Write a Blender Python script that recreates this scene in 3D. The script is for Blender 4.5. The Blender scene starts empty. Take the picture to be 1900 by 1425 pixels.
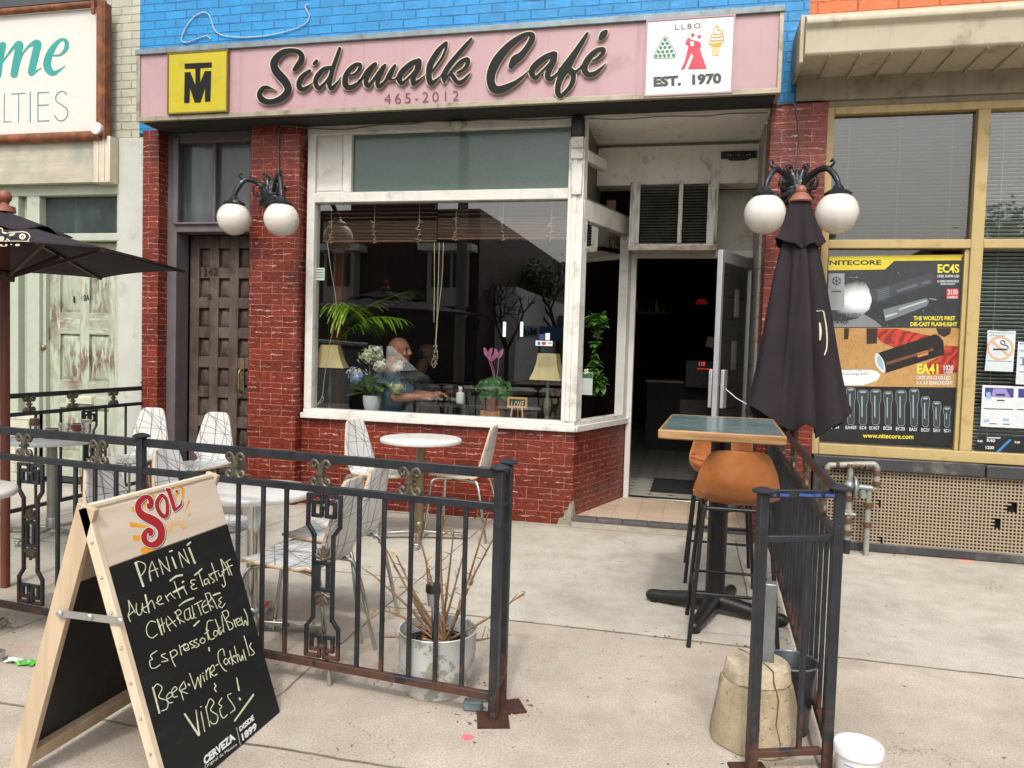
import bpy, bmesh, random
import numpy as np
from math import sin, cos, pi, radians, atan2, sqrt, hypot, tan
from mathutils import Vector, Matrix
from mathutils.geometry import tessellate_polygon
random.seed(7)
SC = bpy.context.scene
COL = SC.collection
# ---------------------------------------------------------------- camera
F_PX = 1430.0                       # focal length in photograph pixels (1900 wide)
def cam_axes(yaw, pitch, roll):
    cy, sy, cp, sp = cos(yaw), sin(yaw), cos(pitch), sin(pitch)
    f = Vector((sy*cp, cy*cp, -sp)); r = Vector((cy, -sy, 0)); d = f.cross(r)
    c, s = cos(roll), sin(roll)
    return c*r+s*d, -s*r+c*d, f
CR, CD, CF = cam_axes(radians(-13.218), radians(2.688), radians(-1.6825))
CP = Vector((0, -6.083, 1.41))
cam = bpy.data.cameras.new('camera'); cam_o = bpy.data.objects.new('camera', cam); COL.objects.link(cam_o)
cam.sensor_fit = 'HORIZONTAL'; cam.sensor_width = 36; cam.lens = F_PX/1900*36
cam.clip_start = 0.05; cam.clip_end = 500
rm = Matrix((CR, -CD, -CF)).transposed()
cam_o.matrix_world = Matrix.Translation(CP) @ rm.to_4x4()
SC.camera = cam_o
# ---------------------------------------------------------------- sky, sun, exposure
SUN_EL, SUN_AZ = 53.0, -175.0       # light falls from over the photographer's right shoulder
w = bpy.data.worlds.new('World'); SC.world = w; w.use_nodes = True
nt = w.node_tree; nt.nodes.clear()
sky = nt.nodes.new('ShaderNodeTexSky'); sky.sky_type = 'NISHITA'; sky.sun_disc = False
sky.sun_elevation = radians(SUN_EL); sky.sun_rotation = radians(174)
sky.air_density = 1.6; sky.dust_density = 6.0; sky.ozone_density = 1.0; sky.altitude = 100
hs = nt.nodes.new('ShaderNodeHueSaturation'); hs.inputs['Saturation'].default_value = 0.30
bg = nt.nodes.new('ShaderNodeBackground'); bg.inputs[1].default_value = 0.15
wo = nt.nodes.new('ShaderNodeOutputWorld')
nt.links.new(sky.outputs[0], hs.inputs['Color']); nt.links.new(hs.outputs[0], bg.inputs[0]); nt.links.new(bg.outputs[0], wo.inputs[0])
sun = bpy.data.lights.new('sun', 'SUN'); sun.energy = 0.85; sun.angle = radians(3.0); sun.color = (1, 0.955, 0.88)
sun_o = bpy.data.objects.new('sun', sun); COL.objects.link(sun_o)
sun_o.rotation_euler = Vector((-0.075, 0.80, -1.04)).to_track_quat('-Z', 'Y').to_euler()
sun_o.location = (3, -8, 12)
SC.view_settings.view_transform = 'Standard'; SC.view_settings.look = 'None'
SC.view_settings.exposure = 0.72; SC.view_settings.gamma = 1
SC.cycles.max_bounces = 8; SC.cycles.transparent_max_bounces = 16
SC.cycles.caustics_reflective = False; SC.cycles.caustics_refractive = False
SC.cycles.use_denoising = True
SC.cycles.sample_clamp_indirect = 6
# ---------------------------------------------------------------- measuring: a pixel of the photograph on a known plane
def ray(px, py): return CR*((px-950)/F_PX) + CD*((py-712.5)/F_PX) + CF
def A(px, py, y=None, z=None, x=None):
    d = ray(px, py)
    t = (y-CP.y)/d.y if y is not None else (z-CP.z)/d.z if z is not None else (x-CP.x)/d.x
    return CP + d*t
def onplane(px, py, o, n):
    d = ray(px, py); return CP + d*((o-CP).dot(n)/d.dot(n))
# ---------------------------------------------------------------- mesh builder
class MB:
    def __init__(s): s.v = []; s.f = []; s.m = []; s.uv = {}
    def add(s, vs, fs, mi=0, uvs=None):
        b = len(s.v); s.v += [tuple(v) for v in vs]
        for k, f in enumerate(fs):
            if uvs: s.uv[len(s.f)] = [uvs[i] for i in f]
            s.f.append(tuple(i+b for i in f)); s.m.append(mi)
        return s
    def box(s, x0, x1, y0, y1, z0, z1, mi=0):
        if x0 > x1: x0, x1 = x1, x0
        if y0 > y1: y0, y1 = y1, y0
        if z0 > z1: z0, z1 = z1, z0
        v = [(x, y, z) for z in (z0, z1) for y in (y0, y1) for x in (x0, x1)]
        return s.add(v, [(0,2,3,1),(4,5,7,6),(0,1,5,4),(2,6,7,3),(0,4,6,2),(1,3,7,5)], mi)
    def obox(s, c, size, R=None, mi=0):
        R = R or Matrix.Identity(3); c = Vector(c); a, b, d = [k/2 for k in size]
        v = [c + R @ Vector((x, y, z)) for z in (-d, d) for y in (-b, b) for x in (-a, a)]
        return s.add(v, [(0,2,3,1),(4,5,7,6),(0,1,5,4),(2,6,7,3),(0,4,6,2),(1,3,7,5)], mi)
    def bar(s, p, q, w, h=None, up=(0,0,1), mi=0):
        p, q = Vector(p), Vector(q); h = h or w; d = q-p; L = d.length; d.normalize()
        u = Vector(up)
        if abs(u.dot(d)) > .95: u = Vector((0,1,0))
        x = u.cross(d).normalized(); u = d.cross(x)
        return s.obox((p+q)/2, (w, h, L), Matrix((x, u, d)).transposed(), mi)
    def tube(s, pts, r, n=8, closed=False, caps=True, mi=0):
        pts = [Vector(p) for p in pts]; N = len(pts)
        rs = r if isinstance(r, (list, tuple)) else [r]*N
        tang = []
        for i in range(N):
            a = pts[(i-1) % N] if closed or i > 0 else pts[i]; b = pts[(i+1) % N] if closed or i < N-1 else pts[i]
            t = b-a; tang.append(t.normalized() if t.length > 1e-9 else Vector((0,0,1)))
        u = tang[0].orthogonal().normalized(); vs = []
        for i in range(N):
            u = (u - tang[i]*u.dot(tang[i]))
            u = u.normalized() if u.length > 1e-6 else tang[i].orthogonal().normalized()
            w = tang[i].cross(u)
            vs += [pts[i] + (u*cos(2*pi*k/n) + w*sin(2*pi*k/n))*rs[i] for k in range(n)]
        fs = []
        for i in range(N if closed else N-1):
            j = (i+1) % N
            fs += [(i*n+k, i*n+(k+1) % n, j*n+(k+1) % n, j*n+k) for k in range(n)]
        if caps and not closed: fs += [tuple(range(n-1, -1, -1)), tuple((N-1)*n+k for k in range(n))]
        return s.add(vs, fs, mi)
    def lathe(s, prof, c=(0,0,0), n=24, R=None, mi=0, sx=1, sy=1):
        c = Vector(c); R = R or Matrix.Identity(3); vs = []; fs = []
        for (r, z) in prof:
            vs += [c + R @ Vector((r*sx*cos(2*pi*k/n), r*sy*sin(2*pi*k/n), z)) for k in range(n)]
        for i in range(len(prof)-1):
            fs += [(i*n+k, i*n+(k+1) % n, (i+1)*n+(k+1) % n, (i+1)*n+k) for k in range(n)]
        if prof[0][0] > 1e-6: fs.append(tuple(range(n-1, -1, -1)))
        if prof[-1][0] > 1e-6: fs.append(tuple((len(prof)-1)*n+k for k in range(n)))
        return s.add(vs, fs, mi)
    def ball(s, c, r, n=16, sc=(1,1,1), R=None, mi=0):
        c = Vector(c); R = R or Matrix.Identity(3); m = max(4, n//2); vs = [c + R @ Vector((0,0,-r*sc[2]))]; fs = []
        for i in range(1, m):
            t = -pi/2 + pi*i/m
            vs += [c + R @ Vector((r*sc[0]*cos(t)*cos(2*pi*k/n), r*sc[1]*cos(t)*sin(2*pi*k/n), r*sc[2]*sin(t))) for k in range(n)]
        vs.append(c + R @ Vector((0,0,r*sc[2]))); top = len(vs)-1
        fs += [(0, 1+(k+1) % n, 1+k) for k in range(n)]
        for i in range(m-2):
            fs += [(1+i*n+k, 1+i*n+(k+1) % n, 1+(i+1)*n+(k+1) % n, 1+(i+1)*n+k) for k in range(n)]
        fs += [(top, 1+(m-2)*n+k, 1+(m-2)*n+(k+1) % n) for k in range(n)]
        return s.add(vs, fs, mi)
    def quad(s, a, b, c, d, mi=0, uvs=None): return s.add([a, b, c, d], [(0,1,2,3)], mi, uvs)
    def prism(s, pts, vec, mi=0, side=None):
        pts = [Vector(p) for p in pts]; vec = Vector(vec); n = len(pts)
        tri = tessellate_polygon([pts])
        vs = pts + [p+vec for p in pts]; b = len(s.v)
        s.add(vs, [tuple(t) for t in tri] + [tuple(i+n for i in reversed(t)) for t in tri], mi)
        s.add(vs, [(i, (i+1) % n, (i+1) % n+n, i+n) for i in range(n)], mi if side is None else side)
        return s
    def grid(s, rows, mi=0, uv=False, wrap=False):
        a, b = len(rows), len(rows[0]); vs = [p for r in rows for p in r]
        bb = b if wrap else b-1
        fs = [(i*b+j, i*b+(j+1) % b, (i+1)*b+(j+1) % b, (i+1)*b+j) for i in range(a-1) for j in range(bb)]
        uvs = [(j/(b-1), i/(a-1)) for i in range(a) for j in range(b)] if uv else None
        return s.add(vs, fs, mi, uvs)
    def build(s, name, mats, parent=None, smooth=0, bevel=0, seg=2, solid=0, rim=0, sub=0, fixn=True):
        me = bpy.data.meshes.new(name); off = Vector((0,0,0))
        r = parent
        while r is not None: off += r.location; r = r.parent
        me.from_pydata([tuple(Vector(v)-off) for v in s.v] if parent is not None else s.v, [], s.f)
        mats = mats if isinstance(mats, (list, tuple)) else [mats]
        for m in mats: me.materials.append(m)
        me.polygons.foreach_set('material_index', s.m)
        if s.uv:
            l = me.uv_layers.new(name='UVMap')
            for p in me.polygons:
                q = s.uv.get(p.index)
                if q:
                    for li, c in zip(p.loop_indices, q): l.data[li].uv = c
        if fixn:
            bm = bmesh.new(); bm.from_mesh(me)
            bmesh.ops.recalc_face_normals(bm, faces=bm.faces); bm.to_mesh(me); bm.free()
        if smooth:
            me.polygons.foreach_set('use_smooth', [True]*len(me.polygons)); me.set_sharp_from_angle(angle=radians(smooth))
        me.update()
        o = bpy.data.objects.new(name, me); COL.objects.link(o)
        if parent is not None: o.parent = parent
        if bevel:
            b = o.modifiers.new('bevel', 'BEVEL'); b.width = bevel; b.segments = seg; b.limit_method = 'ANGLE'; b.angle_limit = radians(40)
            if not smooth:
                me.polygons.foreach_set('use_smooth', [True]*len(me.polygons)); me.set_sharp_from_angle(angle=radians(75))
        if solid:
            b = o.modifiers.new('solid', 'SOLIDIFY'); b.thickness = solid; b.offset = 0; b.material_offset_rim = rim
        if sub:
            b = o.modifiers.new('sub', 'SUBSURF'); b.levels = sub; b.render_levels = sub
        return o
def thing(name, label, cat, loc=(0,0,0), group=None, kind=None):
    o = bpy.data.objects.new(name, None); COL.objects.link(o); o.location = loc; o.empty_display_size = .1
    return tag(o, label, cat, group, kind)
def tag(o, label=None, cat=None, group=None, kind=None):
    if label: o['label'] = label
    if cat: o['category'] = cat
    if group: o['group'] = group
    if kind: o['kind'] = kind
    return o
def copy_tree(o, parent=None):
    c = o.copy(); COL.objects.link(c)
    if parent is not None: c.parent = parent
    for ch in list(o.children): copy_tree(ch, c)
    return c
def place(proto, used, loc, rz, label, group):
    o = proto if not used else copy_tree(proto)
    o.location = loc; o.rotation_euler = (0, 0, rz); o['label'] = label; o['group'] = group
    used.append(1); return o
def cr(pts, k=6, closed=False):
    """Catmull-Rom through points of any dimension"""
    P = [np.array(p, float) for p in pts]; n = len(P); out = []
    if n < 3 and not closed:
        return [tuple(P[0]+(P[-1]-P[0])*t/k) for t in range(k+1)]
    for i in range(n if closed else n-1):
        if closed: a, b, c, d = P[(i-1) % n], P[i], P[(i+1) % n], P[(i+2) % n]
        else: a, b, c, d = P[max(i-1,0)], P[i], P[i+1], P[min(i+2,n-1)]
        for t in range(k):
            t = t/k; out.append(tuple(.5*((2*b)+(c-a)*t+(2*a-5*b+4*c-d)*t*t+(3*b-a-3*c+d)*t**3)))
    if not closed: out.append(tuple(P[-1]))
    return out
# ---------------------------------------------------------------- lettering: brush strokes -> outlines -> faces
def ink(strokes, cell=.5, k=8, curve=True):
    """strokes: lists of (x, y, r); returns closed outlines of their union"""
    S = [np.array(cr(s, k) if (curve and len(s) > 2) else (s if len(s) > 1 else [s[0], s[0]]), float) for s in strokes]
    al = np.vstack(S); R = al[:, 2].max()+3*cell
    x0, y0 = al[:, 0].min()-R, al[:, 1].min()-R
    nx = int((al[:, 0].max()+R-x0)/cell)+2; ny = int((al[:, 1].max()+R-y0)/cell)+2
    G = np.full((ny, nx), 1e3)
    for s in S:
        for a, b in zip(s[:-1], s[1:]):
            r = max(a[2], b[2])+3*cell
            i0, i1 = max(0, int((min(a[0], b[0])-r-x0)/cell)), min(nx, int((max(a[0], b[0])+r-x0)/cell)+2)
            j0, j1 = max(0, int((min(a[1], b[1])-r-y0)/cell)), min(ny, int((max(a[1], b[1])+r-y0)/cell)+2)
            X, Y = np.meshgrid(x0+cell*np.arange(i0, i1), y0+cell*np.arange(j0, j1))
            d = b[:2]-a[:2]; L = (d@d) or 1e-9
            t = np.clip(((X-a[0])*d[0]+(Y-a[1])*d[1])/L, 0, 1)
            D = np.hypot(X-a[0]-t*d[0], Y-a[1]-t*d[1])-(a[2]+(b[2]-a[2])*t)
            G[j0:j1, i0:i1] = np.minimum(G[j0:j1, i0:i1], D)
    B = G < 0; c = B[:-1, :-1]*1+B[:-1, 1:]*2+B[1:, 1:]*4+B[1:, :-1]*8
    nxt = {}
    E4 = {1:[(3,0)],2:[(0,1)],3:[(3,1)],4:[(1,2)],5:[(3,0),(1,2)],6:[(0,2)],7:[(3,2)],8:[(2,3)],9:[(2,0)],10:[(0,1),(2,3)],11:[(2,1)],12:[(1,3)],13:[(1,0)],14:[(0,3)]}
    def key(j, i, e): return ('h', j, i) if e == 0 else ('v', j, i+1) if e == 1 else ('h', j+1, i) if e == 2 else ('v', j, i)
    for j, i in zip(*np.nonzero((c > 0) & (c < 15))):
        for a, b in E4[int(c[j, i])]: nxt[key(j, i, a)] = key(j, i, b)
    def pos(q):
        t, j, i = q
        if t == 'h': a, b = G[j, i], G[j, i+1]; return (x0+cell*(i+a/(a-b)), y0+cell*j)
        a, b = G[j, i], G[j+1, i]; return (x0+cell*i, y0+cell*(j+a/(a-b)))
    loops = []; seen = set()
    for st in list(nxt):
        if st in seen: continue
        L = []; q = st
        while q in nxt and q not in seen: seen.add(q); L.append(pos(q)); q = nxt[q]
        if len(L) > 5:
            o = [L[0]]
            for i in range(1, len(L)-1):       # drop nearly collinear points
                a, b, d = o[-1], L[i], L[i+1]
                if abs((b[0]-a[0])*(d[1]-a[1])-(b[1]-a[1])*(d[0]-a[0])) > .06*cell*hypot(d[0]-a[0], d[1]-a[1]) or hypot(b[0]-a[0], b[1]-a[1]) > 8*cell: o.append(b)
            loops.append(o+[L[-1]])
    return loops
def area(L): return .5*sum(a[0]*b[1]-b[0]*a[1] for a, b in zip(L, L[1:]+L[:1]))
def inside(p, L):
    r = False
    for a, b in zip(L, L[1:]+L[:1]):
        if (a[1] > p[1]) != (b[1] > p[1]) and p[0] < (b[0]-a[0])*(p[1]-a[1])/(b[1]-a[1])+a[0]: r = not r
    return r
def fill(loops):
    """outlines with holes -> (points, triangles)"""
    dep = [sum(inside(L[0], K) for K in loops if K is not L) for L in loops]
    P = []; T = []
    for i, L in enumerate(loops):
        if dep[i] % 2: continue
        grp = [L]+[K for j, K in enumerate(loops) if dep[j] == dep[i]+1 and inside(K[0], L)]
        flat = [p for g in grp for p in g]
        tri = tessellate_polygon([[Vector((p[0], p[1], 0)) for p in g] for g in grp])
        b = len(P); P += flat; T += [tuple(k+b for k in t) for t in tri]
    return P, T
def stamp(mb, loops, fn, w=0, mi=0, side=None, back=0):
    """outline faces mapped by fn(x, y, depth); w > 0 raises them with side walls"""
    P, T = fill(loops); mb.add([fn(p[0], p[1], w) for p in P], T, mi)
    if side is not None:
        for L in loops:
            n = len(L); mb.add([fn(p[0], p[1], w) for p in L]+[fn(p[0], p[1], back) for p in L], [(i, (i+1) % n, (i+1) % n+n, i+n) for i in range(n)], side)
    return mb
_tc = {}
def text2d(txt, bold=0, space=1.0):
    """built-in font as flat faces, scaled into the unit box; returns (points, faces, aspect)"""
    k = (txt, bold, space)
    if k not in _tc:
        c = bpy.data.curves.new('t', 'FONT'); c.body = txt; c.size = 1; c.offset = bold; c.space_character = space
        c.resolution_u = 3; c.fill_mode = 'FRONT'
        o = bpy.data.objects.new('t', c); COL.objects.link(o)
        dg = bpy.context.evaluated_depsgraph_get(); me = o.evaluated_get(dg).to_mesh()
        V = np.array([v.co[:2] for v in me.vertices]); Fc = [tuple(p.vertices) for p in me.polygons]
        o.evaluated_get(dg).to_mesh_clear(); bpy.data.objects.remove(o); bpy.data.curves.remove(c)
        lo, hi = V.min(0), V.max(0); _tc[k] = ((V-lo)/(hi-lo), Fc, (hi-lo)[0]/(hi-lo)[1])
    return _tc[k]
def ptext(mb, txt, quad, fn, mi=0, bold=0.015, w=0, space=1.0):
    """text fitted in a quadrilateral (bottom-left, bottom-right, top-right, top-left) of picture points"""
    V, Fc, _ = text2d(txt, bold, space); q = [np.array(p, float) for p in quad]; out = []
    for u, v in V:
        p = q[0]*(1-u)*(1-v)+q[1]*u*(1-v)+q[2]*u*v+q[3]*(1-u)*v
        out.append(fn(p[0], p[1], w))
    mb.add(out, Fc, mi)
def crop(x0, y0, s): return lambda x, y: (x0+x/s, y0+y/s)
def cpts(c, L): return [c(x, y) for x, y in L]
def cstrokes(c, s, L): return [[c(p[0], p[1])+((p[2] if len(p) > 2 else 9)/s,) for p in st] for st in L]
# ================================================================ materials
class NT:
    def __init__(s, name):
        s.mat = bpy.data.materials.new(name); s.mat.use_nodes = True; s.t = s.mat.node_tree; s.t.nodes.clear()
        s.out = s.n('ShaderNodeOutputMaterial'); s.b = None; s._co = None
    def n(s, typ, ins=None, **kw):
        nd = s.t.nodes.new(typ)
        for k, v in kw.items(): setattr(nd, k, v)
        for k, v in (ins or {}).items(): s.set(nd, k, v)
        return nd
    def set(s, nd, k, v):
        i = nd.inputs[k]
        if hasattr(v, 'bl_idname') and not hasattr(v, 'is_output'): v = v.outputs[0]
        if hasattr(v, 'is_output'): s.t.links.new(v, i)
        else: i.default_value = (*v, 1) if isinstance(v, tuple) and len(v) == 3 and i.type == 'RGBA' else v
    def co(s):
        if s._co is None: s._co = s.n('ShaderNodeTexCoord').outputs['Object']
        return s._co
    def uv(s): return s.n('ShaderNodeTexCoord').outputs['UV']
    def mapn(s, scale=(1,1,1), rot=(0,0,0), loc=(0,0,0), v=None):
        return s.n('ShaderNodeMapping', {'Vector': v if v is not None else s.co(), 'Scale': scale, 'Rotation': rot, 'Location': loc}).outputs[0]
    def noise(s, scale, detail=4, rough=.55, v=None, dist=0): return s.n('ShaderNodeTexNoise', {'Vector': v if v is not None else s.co(), 'Scale': scale, 'Detail': detail, 'Roughness': rough, 'Distortion': dist}).outputs[0]
    def math(s, op, a, b=0, c=0, clamp=False):
        nd = s.n('ShaderNodeMath', operation=op, use_clamp=clamp); s.set(nd, 0, a); s.set(nd, 1, b)
        if op in ('MULTIPLY_ADD', 'COMPARE', 'SMOOTH_MIN', 'WRAP'): s.set(nd, 2, c)
        return nd.outputs[0]
    def ramp(s, x, lo, hi, a=0., b=1.): return s.n('ShaderNodeMapRange', {'Value': x, 'From Min': lo, 'From Max': hi, 'To Min': a, 'To Max': b}).outputs[0]
    def mix(s, f, a, b, mode='MIX'):
        nd = s.n('ShaderNodeMix', data_type='RGBA', blend_type=mode)
        for i, v in ((0, f), (6, a), (7, b)):
            ip = nd.inputs[i]
            if hasattr(v, 'is_output'): s.t.links.new(v, ip)
            else: ip.default_value = (*v, 1) if isinstance(v, tuple) else v
        return nd.outputs[2]
    def xyz(s, v=None):
        nd = s.n('ShaderNodeSeparateXYZ', {0: v if v is not None else s.co()}); return nd.outputs
    def bump(s, h, strength=.3, dist=.01, prev=None):
        d = {'Height': h, 'Strength': strength, 'Distance': dist}
        if prev is not None: d['Normal'] = prev
        return s.n('ShaderNodeBump', d).outputs[0]
    def bsdf(s, col, rough=.5, metal=0., normal=None, spec=.5, coat=0., **kw):
        d = {'Base Color': col, 'Roughness': rough, 'Metallic': metal, 'Specular IOR Level': spec, 'Coat Weight': coat, **kw}
        if normal is not None: d['Normal'] = normal
        s.b = s.n('ShaderNodeBsdfPrincipled', d); s.t.links.new(s.b.outputs[0], s.out.inputs[0]); return s.mat
def hx(h):
    h = h.lstrip('#'); r = [int(h[i:i+2], 16)/255 for i in (0, 2, 4)]
    return tuple(c/12.92 if c <= .04045 else ((c+.055)/1.055)**2.4 for c in r)
_pl = {}
def plain(name, col, rough=.5, metal=0., var=.12, vs=6., bump=.0, bs=60., spec=.5, coat=0., dirt=None, streak=None):
    """general surface: uneven tone, optional dirt (colour, amount, scale), vertical streaks (colour, amount), grain bump"""
    if name in _pl: return _pl[name]
    t = NT(name); c = t.mix(t.ramp(t.noise(vs, 5, .6), .3, .7), tuple(k*(1-var) for k in col), tuple(min(1, k*(1+var)) for k in col))
    if dirt: c = t.mix(t.ramp(t.noise(dirt[2], 6, .65), .62-.3*dirt[1], .75, 0, .85), c, dirt[0])
    if streak: c = t.mix(t.ramp(t.noise(1, 6, .6, t.mapn((14, 14, .7))), .55, .8, 0, streak[1]), c, streak[0])
    nm = t.bump(t.noise(bs, 4, .6), bump, .01) if bump else None
    r = t.ramp(t.noise(vs*2.3, 4), .3, .7, max(.02, rough-.08), min(1, rough+.08))
    _pl[name] = t.bsdf(c, r, metal, nm, spec, coat); return _pl[name]
def wallco(t):
    x, y, z = t.xyz()
    return t.n('ShaderNodeCombineXYZ', {0: t.math('ADD', x, y), 1: z, 2: 0.}).outputs[0]
def m_tile():
    t = NT('glazed_tile'); v = wallco(t); H, W = .0955, .205
    br = t.n('ShaderNodeTexBrick', {'Vector': v, 'Color1': hx('65271a'), 'Color2': hx('803626'), 'Mortar': hx('b98475'), 'Scale': 1., 'Mortar Size': .0023, 'Mortar Smooth': .4, 'Brick Width': W, 'Row Height': H, 'Bias': -.1}, offset=.5)
    x, y, z = t.xyz(v)
    row = t.math('FRACT', t.math('DIVIDE', y, H/1.0))
    n1 = t.noise(9, 3, .6, t.mapn((1, 3.5, 1), v=v)); n2 = t.noise(34, 3, .6, v=v)
    wob = t.math('ADD', t.math('MULTIPLY', t.math('SUBTRACT', n1, .5), .55), t.math('MULTIPLY', t.math('SUBTRACT', n2, .5), .22))
    def squig(c, wd, thr, seed):
        d = t.math('ABSOLUTE', t.math('SUBTRACT', t.math('ADD', row, wob), c))
        m = t.ramp(d, wd*.5, wd, 1, 0)
        g = t.ramp(t.noise(7, 3, .6, t.mapn((1, 1.6, 1), loc=(seed, seed*.3, 0), v=v)), thr, thr+.07)
        return t.math('MULTIPLY', m, g)
    s1 = squig(.5, .03, .46, 3.1); s2 = squig(.93, .022, .58, 9.7); s3 = squig(.27, .02, .64, 21.)
    sm = t.math('MAXIMUM', s1, t.math('MAXIMUM', s2, s3))
    tone = t.mix(t.ramp(t.noise(26, 5, .65, t.mapn((1, 2, 1), v=v)), .35, .7), (.5, .42, .42), (1.3, 1.15, 1.1))
    c = t.mix(1., br.outputs[0], tone, 'MULTIPLY')
    fl = t.ramp(t.noise(60, 4, .7, t.mapn((1, 2.4, 1), v=v)), .66, .76, 0, .55); c = t.mix(fl, c, hx('c58a80'))  # pale flecks painted in as sky highlights on the embossed glaze
    c = t.mix(t.math('MULTIPLY', sm, .7), c, hx('cfa99b'))
    # pale scuffs where glaze has chipped, near the foot and random spots
    ch = t.ramp(t.noise(3.2, 5, .75, t.mapn(loc=(4.3, 1.1, 0), v=v)), .70, .715); c = t.mix(ch, c, hx('a89c8c'))
    h = t.math('ADD', t.math('MULTIPLY', br.outputs[1], -.6), t.math('MULTIPLY', t.noise(42, 4, .6, t.mapn((1, 2, 1), v=v)), .8))
    return t.bsdf(c, t.ramp(t.noise(18, 3, .5, v=v), .3, .7, .2, .42), 0, t.bump(h, .6, .012), .35, coat=.04)
def m_brick(name, col, dark, chip, W=.215, H=.073, streak=None):
    t = NT(name); v = wallco(t)
    vd = t.n('ShaderNodeVectorMath', {0: v, 1: t.n('ShaderNodeVectorMath', {0: t.n('ShaderNodeTexNoise', {'Vector': v, 'Scale': 6., 'Detail': 3.}).outputs[1], 'Scale': .012}, operation='SCALE').outputs[0]}, operation='ADD').outputs[0]
    br = t.n('ShaderNodeTexBrick', {'Vector': vd, 'Color1': (1, 1, 1), 'Color2': (.86, .86, .86), 'Mortar': (.8, .8, .8), 'Scale': 1., 'Mortar Size': .006, 'Mortar Smooth': .4, 'Brick Width': W, 'Row Height': H}, offset=.5)
    c = t.mix(1., br.outputs[0], t.mix(t.ramp(t.noise(5, 5, .6), .3, .7), tuple(k*.78 for k in col), tuple(k*1.12 for k in col)), 'MULTIPLY')
    # paint has not covered the joints everywhere
    jm = t.math('MULTIPLY', t.ramp(br.outputs[1], .3, .8), t.ramp(t.noise(4.5, 5, .7, t.mapn(loc=(7, 2, 0), v=v)), .42, .62, 0, .9))
    c = t.mix(jm, c, dark)
    c = t.mix(t.ramp(t.noise(2.8, 6, .75, t.mapn(loc=(1, 8, 0), v=v)), .685, .7), c, chip)
    if streak: c = t.mix(t.ramp(t.noise(1, 6, .6, t.mapn((12, 12, .6))), .55, .8, 0, .5), c, streak)
    h = t.math('ADD', t.math('MULTIPLY', br.outputs[1], -1.), t.math('MULTIPLY', t.noise(38, 5, .65, v=v), .45))
    return t.bsdf(c, t.ramp(t.noise(9, 3), .3, .7, .42, .65), 0, t.bump(h, .8, .014))
def m_peel(name, paint, wood, amt=.5, vert=True):
    t = NT(name); v = t.mapn((6, 6, 1.1) if vert else (1.1, 6, 6))
    n = t.noise(4, 7, .72, v); f = t.ramp(n, .5+.2*(.5-amt), .53+.2*(.5-amt))
    big = t.ramp(t.noise(2.2, 4, .6), .4, .6); f = t.math('MULTIPLY', f, big)
    c = t.mix(f, t.mix(t.ramp(t.noise(12, 5), .3, .7), tuple(k*.85 for k in paint), paint), t.mix(t.noise(30, 4, .6, v), tuple(k*.6 for k in wood), wood))
    edge = t.math('MULTIPLY', t.ramp(n, .44+.2*(.5-amt), .5+.2*(.5-amt)), t.math('SUBTRACT', 1., f))
    c = t.mix(t.math('MULTIPLY', edge, .4), c, tuple(k*.55 for k in paint))
    return t.bsdf(c, .7, 0, t.bump(t.math('SUBTRACT', 1., f), .5, .004))
def m_wood(name, a, b, scale=1., rough=.6, axis='z', grey=None, coat=0.):
    t = NT(name); sc = {'z': (22, 22, 1.6), 'x': (1.6, 22, 22), 'y': (22, 1.6, 22)}[axis]
    v = t.mapn(tuple(k*scale for k in sc)); n = t.noise(1.2, 7, .68, v, .4)
    c = t.mix(t.ramp(n, .32, .68), a, b)
    if grey: c = t.mix(t.ramp(t.noise(3.3, 5, .65), .42, .62, 0, .85), c, grey)
    return t.bsdf(c, rough, 0, t.bump(n, .5, .004), coat=coat)
def m_iron():
    t = NT('painted_iron'); x, y, z = t.xyz()
    base = t.mix(t.ramp(t.noise(14, 4), .3, .7), hx('15171b'), hx('272b31'))
    r = t.math('ADD', t.noise(11, 6, .7), t.ramp(z, .30, .02, 0, .34))
    rf = t.ramp(r, .66, .74)
    c = t.mix(rf, base, t.mix(t.noise(40, 4), hx('33211a'), hx('5d3a2a')))
    bl = t.ramp(t.noise(6.5, 4, .6, t.mapn(loc=(5, 3, 9))), .71, .73); c = t.mix(bl, c, hx('27479a'))
    return t.bsdf(c, t.math('ADD', .42, t.math('MULTIPLY', rf, .4)), .0, t.bump(t.noise(55, 4, .6), .35, .004), .5)
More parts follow.
